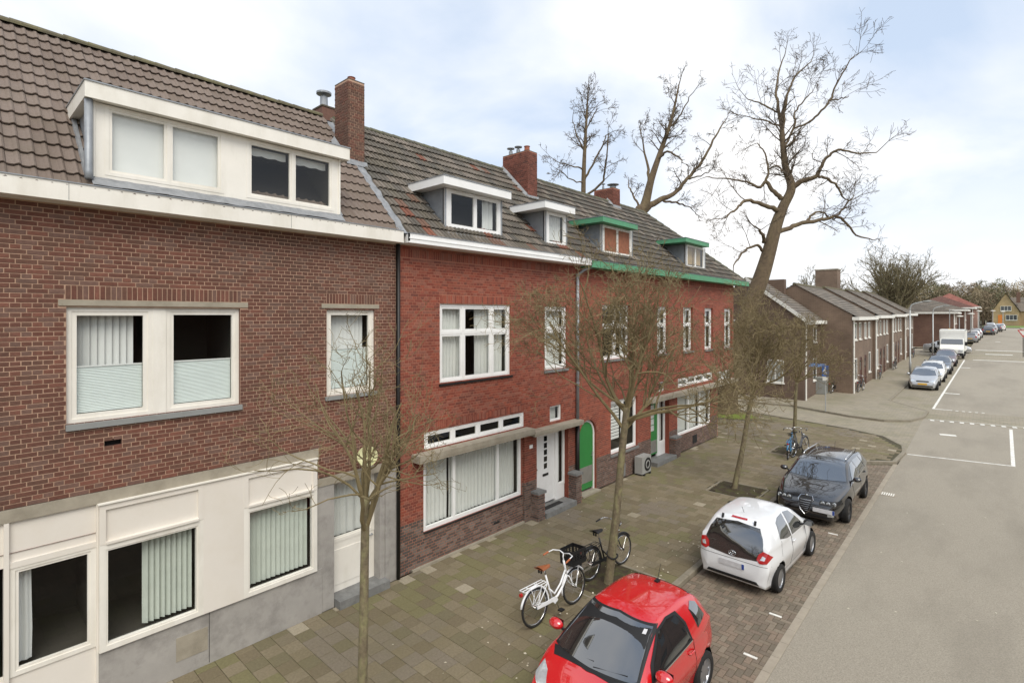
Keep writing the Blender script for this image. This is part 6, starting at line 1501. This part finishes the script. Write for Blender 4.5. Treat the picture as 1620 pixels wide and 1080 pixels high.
# ------------------------------------------------------------------ houses beyond the side street
def brick_tex(name, c1, c2, mortar, scale=1.):
    m = bpy.data.materials.new(name); m.use_nodes = True; nt = m.node_tree; N = nt.nodes.new; L = nt.links.new; b = nt.nodes['Principled BSDF']; b.inputs['Roughness'].default_value = .9
    geo = N('ShaderNodeNewGeometry'); sx = N('ShaderNodeSeparateXYZ'); L(geo.outputs['Position'], sx.inputs[0]); ad = N('ShaderNodeMath'); ad.operation = 'ADD'; L(sx.outputs[0], ad.inputs[0]); L(sx.outputs[1], ad.inputs[1])
    cb = N('ShaderNodeCombineXYZ'); L(ad.outputs[0], cb.inputs[0]); L(sx.outputs[2], cb.inputs[1])
    t = N('ShaderNodeTexBrick'); t.inputs['Color1'].default_value = (*c1, 1); t.inputs['Color2'].default_value = (*c2, 1); t.inputs['Mortar'].default_value = (*mortar, 1); t.inputs['Scale'].default_value = 1; t.inputs['Brick Width'].default_value = .22; t.inputs['Row Height'].default_value = .0645; t.inputs['Mortar Size'].default_value = .008; L(cb.outputs[0], t.inputs['Vector'])
    n = N('ShaderNodeTexNoise'); n.inputs['Scale'].default_value = .8; n.inputs['Detail'].default_value = 6; L(geo.outputs['Position'], n.inputs['Vector']); mr = N('ShaderNodeMapRange'); mr.inputs[1].default_value = .3; mr.inputs[2].default_value = .7; mr.inputs[3].default_value = .8; mr.inputs[4].default_value = 1.2; L(n.outputs[0], mr.inputs[0])
    mu = N('ShaderNodeVectorMath'); mu.operation = 'SCALE'; L(t.outputs[0], mu.inputs[0]); L(mr.outputs[0], mu.inputs['Scale']); L(mu.outputs[0], b.inputs['Base Color']); M[name] = m
brick_tex('far_brick_dark', srgb(98,80,68), srgb(86,70,60), srgb(122,104,90)); brick_tex('far_brick_tan', srgb(116,97,82), srgb(104,87,73), srgb(134,116,100)); brick_tex('far_brick_red', srgb(108,80,68), srgb(94,68,58), srgb(126,102,88)); brick_tex('far_brick_yellow', srgb(168,144,106), srgb(152,130,96), srgb(172,154,124)); brick_tex('far_brick_pink', srgb(172,136,122), srgb(160,124,110), srgb(180,152,138))
M['door_brown'] = material('door_brown', srgb(84,48,36), rough=.5, var=.1); M['door_orange'] = material('door_orange', srgb(206,120,48), rough=.5, var=.05); M['far_white'] = material('far_white', srgb(226,224,216), rough=.6, var=.05, scale=1)
M['pane_far'] = material('pane_far', srgb(52,56,58), rough=.08, var=.15, scale=2, spec=.7)
M['pane_net'] = material('pane_net', srgb(150,152,148), rough=.3, var=.2, scale=5)
def far_window(house, x, y0, y1, z0, z1, cols=1, axis='x', mat='far_white', pane=None):
    """small window on a front (axis x) or a gable (axis y): frame, panes, sill"""
    fw = .07; m = MB(); pane = pane or rnd.choice(('pane_far', 'pane_far', 'pane_net'))
    def bx(mb, d0, d1, a, b, c, d):
        if axis == 'x': mb.box(x+d0, x+d1, a, b, c, d)
        else: mb.box(a, b, x-d1-.05, x-d0-.05, c, d)
        return mb
    bx(m, -.05, .0, y0, y1, z0, z0+fw); bx(m, -.05, .0, y0, y1, z1-fw, z1); bx(m, -.05, .0, y0, y0+fw, z0+fw, z1-fw); bx(m, -.05, .0, y1-fw, y1, z0+fw, z1-fw)
    w = (y1-y0-2*fw)/cols
    for i in range(1, cols): bx(m, -.05, -.004, y0+fw+w*i-.03, y0+fw+w*i+.03, z0+fw, z1-fw)
    o = m.build('window', M[mat], house)
    for i in range(cols): bx(MB(), -.034, -.03, y0+fw+w*i, y0+fw+w*(i+1), z0+fw-.003, z1-fw+.003).build('pane', M[pane], o)
    bx(MB(), -.05, .06, y0-.05, y1+.05, z0-.08, z0-.004).build('sill', M['far_white'], o)
    return o
def slope_roof(house, P0, P1, P2, P3, rows, col_list, name='roof', th=.04, mat='tile_far'):
    """roof plane from eave P0-P1 to ridge P3-P2 as overlapping rows of tiles"""
    P0, P1, P2, P3 = map(Vector, (P0, P1, P2, P3)); n = (P1-P0).cross(P3-P0).normalized(); n = n if n.z > 0 else -n; m = MB(); seg = max(1, int((P1-P0).length/1.0))
    for i in range(rows):
        a, b = i/rows, (i+1.15)/rows; b = min(b, 1)
        for k in range(seg):
            u, v = k/seg, (k+1)/seg
            q = lambda s, t, h: P0.lerp(P1, s).lerp(P3.lerp(P2, s), t)+n*h
            c = jig(rnd.choice(col_list), .06); m.quad(q(u,a,th), q(v,a,th), q(v,b,.0), q(u,b,.0), c); m.quad(q(u,a,.0), q(v,a,.0), q(v,a,th), q(u,a,th), jig(c, .1))
    return m.build(name, M[mat], house)
DARKT = [srgb(116,108,98), srgb(106,99,90), srgb(122,113,102)]
def wall_front(house, x, y0, y1, z0, z1, ops, mat, name='wall'):
    m = MB(); wall_mesh(m, (x, y0, z0), FR, y1-y0, z1-z0, [(a-y0, b-y0, c-z0, d-z0) for a, b, c, d in ops], depth=.12, back=0)
    return m.build(name, M[mat], house)
def far_house(y0, y1, x, depth, eave, ridge_h, mat, uppers, lowers, doors, label, tiles=DARKT, gable=True, name='row_house', pipe=True, group='houses beyond the side street', dx=0, gut=.22, rows=14, hip=False):
    """one house of the far rows. x: front in street coordinates; eave and ridge in world height"""
    ym = (y0+y1)/2; X = x+bend(ym); g0 = ground_rise(y0)-.3; gz = lambda y: ground_rise(y); h = empty(name, (X, ym, gz(ym)), label, 'house', group)
    ops = []
    ups = [(a, b, c, d) for a, b, c, d in uppers]; los = [(a, b, gz(a)+c, gz(a)+d) for a, b, c, d in lowers]; drs = [(a, b, gz(a)+.0, gz(a)+c) for a, b, c in doors]
    w = wall_front(h, X, y0, y1, g0, eave, ups+los+drs, mat)
    for o in ups+los: far_window(h, X, *o, cols=2 if o[1]-o[0] > 1.3 else 1)
    for a, b, c, d in drs:
        dr = MB().box(X-.08, X-.03, a+.05, b-.05, c, d-.05).build('door', M['door_brown'], h); m = MB(); m.box(X-.1,X-.005,a,a+.05,c,d); m.box(X-.1,X-.005,b-.05,b,c,d); m.box(X-.1,X-.005,a+.05,b-.05,d-.05,d); m.build('door_frame', M['door_brown'], h)
        MB().box(X-.03,X-.024,a+.25,b-.25,c+1.3,d-.25).build('door_pane', M['pane_far'], dr)
    xr = X-depth/2; xb = X-depth; m = MB()
    for y, s in ((y0, -1), (y1, 1)):
        if hip: m.poly([(X-.002,y,g0),(X-.002,y,eave),(xb,y,eave),(xb,y,g0)] if s > 0 else [(xb,y,g0),(xb,y,eave),(X-.002,y,eave),(X-.002,y,g0)]); continue
        pts = [(X-.002,y,g0),(X-.002,y,eave+.25),(xr,y,ridge_h+.13),(xb,y,eave+.25),(xb,y,g0)]; m.poly(pts if s > 0 else pts[::-1])
    m.quad((xb,y1,g0),(xb,y0,g0),(xb,y0,eave),(xb,y1,eave)); m.build('gable_wall', M[mat], h)
    ov = .35; sl = (ridge_h-eave)/(X-xr)
    if hip:
        hd = min(3.2, (y1-y0)*.35); e_ = eave+.1
        slope_roof(h, (X+ov,y0-.35,e_), (X+ov,y1+.35,e_), (xr,y1-hd,ridge_h), (xr,y0+hd,ridge_h), rows, tiles); slope_roof(h, (xb-ov,y1+.35,e_), (xb-ov,y0-.35,e_), (xr,y0+hd,ridge_h), (xr,y1-hd,ridge_h), rows, tiles, 'rear_roof')
        slope_roof(h, (xb-ov,y0-.35,e_), (X+ov,y0-.35,e_), (xr+.01,y0+hd,ridge_h), (xr-.01,y0+hd,ridge_h), rows, tiles, 'hip_end'); slope_roof(h, (X+ov,y1+.35,e_), (xb-ov,y1+.35,e_), (xr-.01,y1-hd,ridge_h), (xr+.01,y1-hd,ridge_h), rows, tiles, 'hip_end')
        m = MB(); m.box(xb-.4, X+.45, y0-.4, y1+.4, eave-.12, eave+.1); m.build('gutter', M['far_white'], h)
        if pipe: MB().tube([(X+.07, y0+.15, eave-.12), (X+.07, y0+.15, gz(y0))], .06, 6).build('downpipe', M['far_white'], h)
        return h
    r = slope_roof(h, (X+ov,y0-.06,eave-ov*sl+.28), (X+ov,y1+.02,eave-ov*sl+.28), (xr,y1+.02,ridge_h+.14), (xr,y0-.06,ridge_h+.14), rows, tiles)
    slope_roof(h, (xb-ov,y1,eave-ov*sl+.28), (xb-ov,y0-.06,eave-ov*sl+.28), (xr,y0-.06,ridge_h+.14), (xr,y1,ridge_h+.14), rows, tiles, 'rear_roof')
    n = max(2, int((y1-y0)/.8))
    MB().tube([(xr, y0-.06, ridge_h+.15), (xr, y1, ridge_h+.15)], .12, 6).build('ridge_tiles', M['ridge_brown'], h)
    MB().box(X-.0, X+.42, y0-.1, y1-.02, eave-.12, eave-.12+gut).build('gutter', M['far_white'], h)
    if pipe: MB().tube([(X+.07, y0+.15, eave-.12), (X+.07, y0+.15, gz(y0))], .06, 6).build('downpipe', M['far_white'], h)
    return h
def far_rows():
    # end house with its gable to the side street
    X = -8.75; y0, y1 = 37.6, 42.0; e = 5.25; rz = 8.1; xr = -12.35
    h = far_house(y0, y1, X-bend(39.8), (X-xr)*2, e, rz, 'far_brick_dark', [(40.0,40.9,3.9,5.0)], [(39.9,40.9,1.0,2.5)], [], 'brown brick end house, white verge board, gable beside the side street', rows=16)
    sl = (rz-e)/(X-xr); m = MB(); a, b = Vector((X+.35, y0-.12, e-.35*sl+.1)), Vector((xr, y0-.12, rz-.0)); m.obox(a, (0,.06,0), b-a, (0,0,.26)); m.build('verge_board', M['far_white'], h)
    far_window(h, y0, -11.0, -9.95, ground_rise(37)+1.05, ground_rise(37)+2.55, cols=2, axis='y', pane='pane_net'); far_window(h, y0, -13.3, -12.3, 4.6, 5.4, axis='y')
    MB().box(-13.2,-11.0,y1-.35,y1+.15,6.2,8.35).build('chimney', M['far_brick_dark'], h)
    # long row, four houses stepping up the street
    xs_ = -7.05; ed = [42.15, 50.6, 59.0, 67.4, 76.2]
    names = ['brown brick row house with projecting bare flank beside the grey cabinet', 'brown brick row house second from the projecting flank wall', 'brown brick row house behind the tall lamp post', 'brown brick row house at the crossing under the vase-shaped tree']
    for i in range(4):
        a, b = ed[i], ed[i+1]; e = 5.5+.1*i; L_ = b-a; ups = []; los = []; drs = []; g = ground_rise((a+b)/2)
        for f in (.1, .3, .56, .76): ups.append((a+L_*f, a+L_*f+.85, e-1.5, e-.3))
        for f in (.1, .78): los.append((a+L_*f, a+L_*f+.95, .75, 2.3))
        for f in (.32, .55): drs.append((a+L_*f, a+L_*f+.95, 2.25))
        far_house(a, b, xs_, 7.2, e, e+2.35, 'far_brick_tan' if i else 'far_brick_tan', ups, los, drs, names[i], rows=16)
    # beyond the crossing
    far_house(85.5, 96.6, -4.2, 8, 6.05, 7.3, 'far_brick_red', [(87.4,88.2,4.6,5.7),(89,89.8,4.6,5.7),(90.6,91.4,4.6,5.7),(93,94.4,4.6,5.7)], [(88.6,89.4,.8,2.2),(91,91.9,.8,2.2)], [(94.5,95.5,2.2)], 'red-brown corner house with white fascia beyond the crossing', hip=True)
    far_house(84.4, 91, -9.2, 7, 5.65, 6.7, 'far_brick_dark', [(86,86.8,4,5)], [], [], 'low dark brick house tucked behind the box truck', hip=True)
    far_house(97.4, 108.4, -3.7, 8, 6.45, 8.1, 'far_brick_red', [(98.4,99.3,5,6.1),(100.5,101.4,5,6.1),(104,105.4,5,6.1)], [(99,100,.8,2.3),(104,105.4,.8,2.3)], [(102,103,2.2)], 'dark roofed house with white gutter past the corner house', hip=True)
    far_house(111, 124, -3.4, 8, 6.9, 9.0, 'far_brick_red', [(112,113.4,5.4,6.5),(116,117.4,5.4,6.5),(120,121.4,5.4,6.5)], [(112,113.4,.9,2.4),(119,120.4,.9,2.4)], [(116,117,2.2)], 'brown house with rusty red roof beside the parked van', tiles=[srgb(112,82,72), srgb(104,74,66)], hip=True)
    far_house(126, 142, -3.2, 8, 7.2, 9.9, 'far_brick_pink', [(128,130,5.6,6.8),(134,136,5.6,6.8)], [(128,130,1,2.5)], [(132,133,2.2)], 'pale pink house with bright red tiled roof', tiles=[srgb(146,96,84), srgb(138,88,78)], hip=True)
    # big plain block behind the row
    p = Vector((-17, 58, 0)); b = empty('apartment_block', (-17.0, 58, ground_rise(58)), 'plain flat-topped brick block rising behind the row of roofs', 'building')
    c = at_dep(1310, 440, 52); MB().box(c.x-1.0, c.x+.9, c.y-.6, c.y+.9, .5, CH+.0+(YVP-428)/FPX*52).build('wall', M['far_brick_tan'], b); MB().box(c.x-1.05, c.x+.95, c.y-.65, c.y+.95, CH+(YVP-428)/FPX*52, CH+(YVP-428)/FPX*52+.12).build('parapet', M['concrete'], b)
    b.location = (c.x, c.y, .5); ORG[b.name] = Vector((-17, 58, ground_rise(58)))
    for ch in b.children: 
        for v in ch.data.vertices: v.co = Vector((v.co.x-17-c.x, v.co.y+58-c.y, v.co.z+ground_rise(58)-.5))
far_rows()
def yellow_house():
    dep = 142.; g = 2.7; c = at_dep(1596, 499, dep); y = c.y; x0 = at_dep(1569, 499, dep).x-2.0; mpp = dep/FPX
    xl, xr = at_dep(1570, 500, dep), at_dep(1636, 500, dep); 
    h = empty('gabled_house', (c.x, y, g), 'yellow brick gabled house with orange door at the head of the street', 'house')
    L, Rr = xl.x, xr.x; xm = at_dep(1591, 500, dep).x; ez = CH+(YVP-492)*mpp; pz = CH+(YVP-464)*mpp; right = 2*xm-L
    m = MB(); m.poly([(L,y,g-.5),(right,y,g-.5),(right,y,ez),(xm,y,pz),(L,y,ez)]); m.poly([(right,y,g-.5),(right,y+9,g-.5),(right,y+9,ez),(right,y,ez)]); m.poly([(L,y+9,g-.5),(L,y,g-.5),(L,y,ez),(L,y+9,ez)]); m.quad((right,y+2.5,g-.5),(right+9,y+2.5,g-.5),(right+9,y+2.5,ez),(right,y+2.5,ez)); m.build('wall', M['far_brick_yellow'], h)
    slope_roof(h, (L-.3,y-.3,ez-.2), (L-.3,y+9,ez-.2), (xm,y+9,pz+.1), (xm,y-.3,pz+.1), 10, DARKT); slope_roof(h, (right+.3,y+9,ez-.2), (right+.3,y-.3,ez-.2), (xm,y-.3,pz+.1), (xm,y+9,pz+.1), 10, DARKT)
    slope_roof(h, (right-.5,y+2.2,ez-.1), (right+9.2,y+2.2,ez-.1), (right+9.2,y+6.5,pz-1), (right-2.5,y+6.5,pz-1), 10, DARKT, 'wing_roof')
    W = lambda px0, px1, py0, py1: (at_dep(px0,500,dep).x, at_dep(px1,500,dep).x, CH+(YVP-py1)*mpp, CH+(YVP-py0)*mpp)
    for q, n in (((1583,1600,484,491.5),3), ((1591,1609,498,506.5),3)):
        a, b, c_, d = W(*q); far_window(h, y-.12, a, b, c_, d, cols=n, axis='y', pane='pane_far')
    a, b, c_, d = W(1579,1585.5,498,513); MB().box(a, b, y-.05, y+.1, c_, d).build('door', M['door_orange'], h)
    MB().box(xm+2.2, xm+3.0, y+3, y+3.8, pz-2.5, pz+.4).build('chimney', M['far_brick_red'], h)
    m = MB(); m.grid(lambda u, v: (L-2+22*u, y-16+15*v, g-.02+.25*v), 6, 6); m.structure('lawn', material('lawn', srgb(104,128,62), rough=1, var=.25, scale=3, bump=.5, bscale=20, coords='World'))
yellow_house()

# ------------------------------------------------------------------ street furniture
M['pole_grey'] = material('pole_grey', srgb(176,178,176), rough=.45, metal=.4, var=.08, scale=6); M['sign_blue'] = material('sign_blue', srgb(36,104,186), rough=.45, var=.04); M['cabinet_grey'] = material('cabinet_grey', srgb(146,148,144), rough=.6, var=.08, scale=4)
def lamp_mast(x, y, h, label):
    p = street(x, y, 0); l = empty('street_lamp', p, label, 'street lamp', 'curved street lamps'); 
    MB().tube([p, p+Vector((0,0,1.1)), p+Vector((0,0,1.15)), p+Vector((0,0,h-.6))], [.085,.085,.06,.05], 10).build('pole', M['pole_grey'], l, smooth=True)
    a = [p+Vector((0,0,h-.6)), p+Vector((.05,0,h-.28)), p+Vector((.2,0,h-.1)), p+Vector((.55,0,h+.02)), p+Vector((.85,0,h+.08))]; MB().tube(smooth_path(a, [.05]*5, 4)[0], .045, 8).build('arm', M['pole_grey'], l, smooth=True)
    m = MB(); c = p+Vector((1.1,0,h+.12)); m.grid(lambda u, v: (c.x+.3*math.cos(math.pi*u), c.y+.13*math.sin(math.pi*u)*math.cos(2*math.pi*v), c.z+.07*math.sin(math.pi*u)*math.sin(2*math.pi*v)), 10, 10); m.build('lamp_head', M['cabinet_grey'], l, smooth=True)
lamp_mast(-5.15, 54.7, 6.0, 'tall grey lamp post with curved arm beside silver hatchback'); lamp_mast(-5.05, 72.3, 5.35, 'tall grey lamp post with curved arm beside box truck')
def disc_lamp(x, y, h, label):
    p = street(x, y, 0); l = empty('street_lamp', p, label, 'street lamp', 'disc-headed lamps up the street'); MB().tube([p, p+Vector((0,0,h))], .06, 8).build('pole', M['pole_grey'], l)
    MB().lathe([(.0,-.12),(.18,-.1),(.42,.0),(.4,.05),(.1,.12),(0,.12)], p+Vector((0,0,h)), n=14).build('lamp_head', M['far_white'], l, smooth=True)
for x, y, t in ((-3.6, 86.5, 'disc-headed lamp post at the corner house beyond the crossing'), (-2.9, 97.5, 'disc-headed lamp post by the grey estate'), (-2.5, 113, 'disc-headed lamp post behind the silver estate'), (-1.2, 140, 'disc-headed lamp post by the dark saloon'), (.2, 165, 'disc-headed lamp post in front of the orange door')): disc_lamp(x, y, 3.9, t)
def zone_sign():
    p = street(-6.98, 34.75, 0); s = empty('street_sign', p, 'grey pole with blue figure sign and pale blue street name plate', 'sign')
    MB().tube([p, p+Vector((0,0,2.75))], .032, 8).build('pole', M['pole_grey'], s)
    b = MB().box(p.x-.17, p.x+.17, p.y-.06, p.y-.04, 2.05+p.z, 2.65+p.z).build('sign_plate', M['sign_blue'], s)
    m = MB(); cx, y, z = p.x, p.y-.064, p.z+2.2
    m.lathe([(.045,0),(0,.001)], (cx, y, z+.33), axis='y', n=12); m.poly([(cx-.035,y,z+.1),(cx+.035,y,z+.1),(cx+.05,y,z+.27),(cx-.05,y,z+.27)]); m.poly([(cx-.09,y,z-.08),(cx-.05,y,z-.08),(cx+.01,y,z+.1),(cx-.035,y,z+.1)]); m.poly([(cx+.05,y,z-.08),(cx+.09,y,z-.08),(cx+.035,y,z+.1),(cx-.005,y,z+.1)])
    m.poly([(cx-.13,y,z+.1),(cx-.1,y,z+.08),(cx-.03,y,z+.25),(cx-.05,y,z+.27)]); m.build('walking_figure', M['far_white'], b)
    MB().box(p.x-.14, p.x+.14, p.y-.06, p.y-.045, p.z+1.78, p.z+2.0).build('sub_plate', M['far_white'], s)
    MB().box(p.x-.85, p.x-.05, p.y-.02, p.y+.0, p.z+2.55, p.z+2.75).build('name_plate', material('name_plate', srgb(120,150,196), rough=.5, var=.1, scale=14), s)
zone_sign()
def cabinet():
    p = street(-8.55, 41.4, 0); c = empty('utility_cabinet', p, 'grey utility cabinet standing against the brown end house', 'cabinet'); MB().box(p.x-.3, p.x+.25, p.y-.75, p.y+.15, p.z, p.z+1.05).build('casing', M['cabinet_grey'], c); MB().box(p.x-.34, p.x+.29, p.y-.79, p.y+.19, p.z+1.05, p.z+1.12).build('lid', M['cabinet_grey'], c)
    MB().box(p.x+.25, p.x+.256, p.y-.3, p.y-.29, p.z+.1, p.z+1.0).build('door_seam', M['dark'], c)
cabinet()
def posts():
    p = street(-5.35, 76.3, 0); MB().lathe([(.14,0),(.14,1.0),(.17,1.02),(.17,1.1),(.12,1.16),(0,1.2)], p, n=12).thing('bollard', M['black_pipe'], 'black round-topped bollard at the crossing kerb', 'bollard')
    p = street(-4.35, 83.6, 0); s = empty('striped_post', p, 'slim black and white banded post with yellow plate', 'post')
    for i in range(6): MB().tube([p+Vector((0,0,.3*i)), p+Vector((0,0,.3*i+.3))], .06, 8).build('band', M['black_pipe' if i % 2 else 'far_white'], s)
    MB().box(p.x-.14,p.x+.14,p.y-.08,p.y-.06,p.z+1.9,p.z+2.5).build('plate', M['plate_yellow'], s); MB().tube([p+Vector((0,0,1.8)), p+Vector((0,0,4.9))], .04, 8).build('pole', M['pole_grey'], s)
    p = street(1.98, 76.2, 0); s = empty('give_way_sign', p, 'inverted triangular give way sign on dark pole by kerb', 'sign'); MB().tube([p, p+Vector((0,0,2.8))], .035, 8).build('pole', M['black_pipe'], s)
    z = p.z+2.1; y = p.y-.06; tri = lambda k, yy: [(p.x-.45*k, yy, z+.45+.26*k), (p.x, yy, z+.45-.52*k), (p.x+.45*k, yy, z+.45+.26*k)]
    MB().prism(tri(1, y), (0,.02,0)).build('triangle', material('sign_red', srgb(190,40,40), rough=.5, var=.05), s); MB().poly(tri(.68, y-.004)).build('triangle_face', M['far_white'], s)
posts()
# bicycles in front of the far row
for k, (x, y, rz, ln, t, m_) in enumerate(((-8.0,42.0,R(80),R(4),'dark bicycle leaning beside the grey cabinet','bike_black'),(-6.75,43.6,R(85),R(4),'black bicycle leaning on the near corner of the brown row','bike_black'),(-6.72,51.2,R(95),R(4),'grey bicycle under the first downpipe of the brown row','bike_grey'),(-6.65,58.2,R(88),R(4),'black bicycle leaning before the second row house','bike_black'),(-6.55,70.5,R(92),R(4),'dark bicycle near the crossing end of the brown row','bike_grey'))):
    bicycle(street(x, y, 0), rz, ln, m_, t, fine=False)
# ------------------------------------------------------------------ terrace across the road, out of view, added to darken reflections
def opposite():
    for i, (a, b) in enumerate(((-12.4,-4),(-3.9,4.5),(4.6,13),(13.1,22),(22.1,31))):
        X = 10.6; h = empty('opposite_house', (X, (a+b)/2, 0), ['brown brick house across the road, next before the one facing the cream shopfront', 'brown brick house across the road facing the cream shopfront', 'brown brick house across the road facing the white front door', 'brown brick house across the road facing the arched green gate', 'brown brick house across the road facing the side street corner'][i], 'house', 'terrace across the road')
        m = MB(); ops = [(f, f+1.6, z, z+1.5) for f in (1.0, 5.0) for z in (.9, 4.1)]
        wall_mesh(m, (X, b, 0), ((0,-1,0),(0,0,1),(-1,0,0)), b-a, 6.2, ops, depth=.1, back=0); m.quad((X,a,0),(X+8,a,0),(X+8,a,6.2),(X,a,6.2)); m.quad((X,b,6.2),(X+8,b,6.2),(X+8,b,0),(X,b,0)); m.build('wall', M['far_brick_red'], h)
        slope_roof(h, (X-.3,b,6.2), (X-.3,a,6.2), (X+4,a,8.9), (X+4,b,8.9), 12, DARKT); MB().box(X-.35,X,a,b,6.0,6.2).build('gutter', M['far_white'], h)
        for f, g, c, d in ops: MB().box(X+.06, X+.09, b-g, b-f, c, d).build('window', M['pane_far'], h)
opposite()
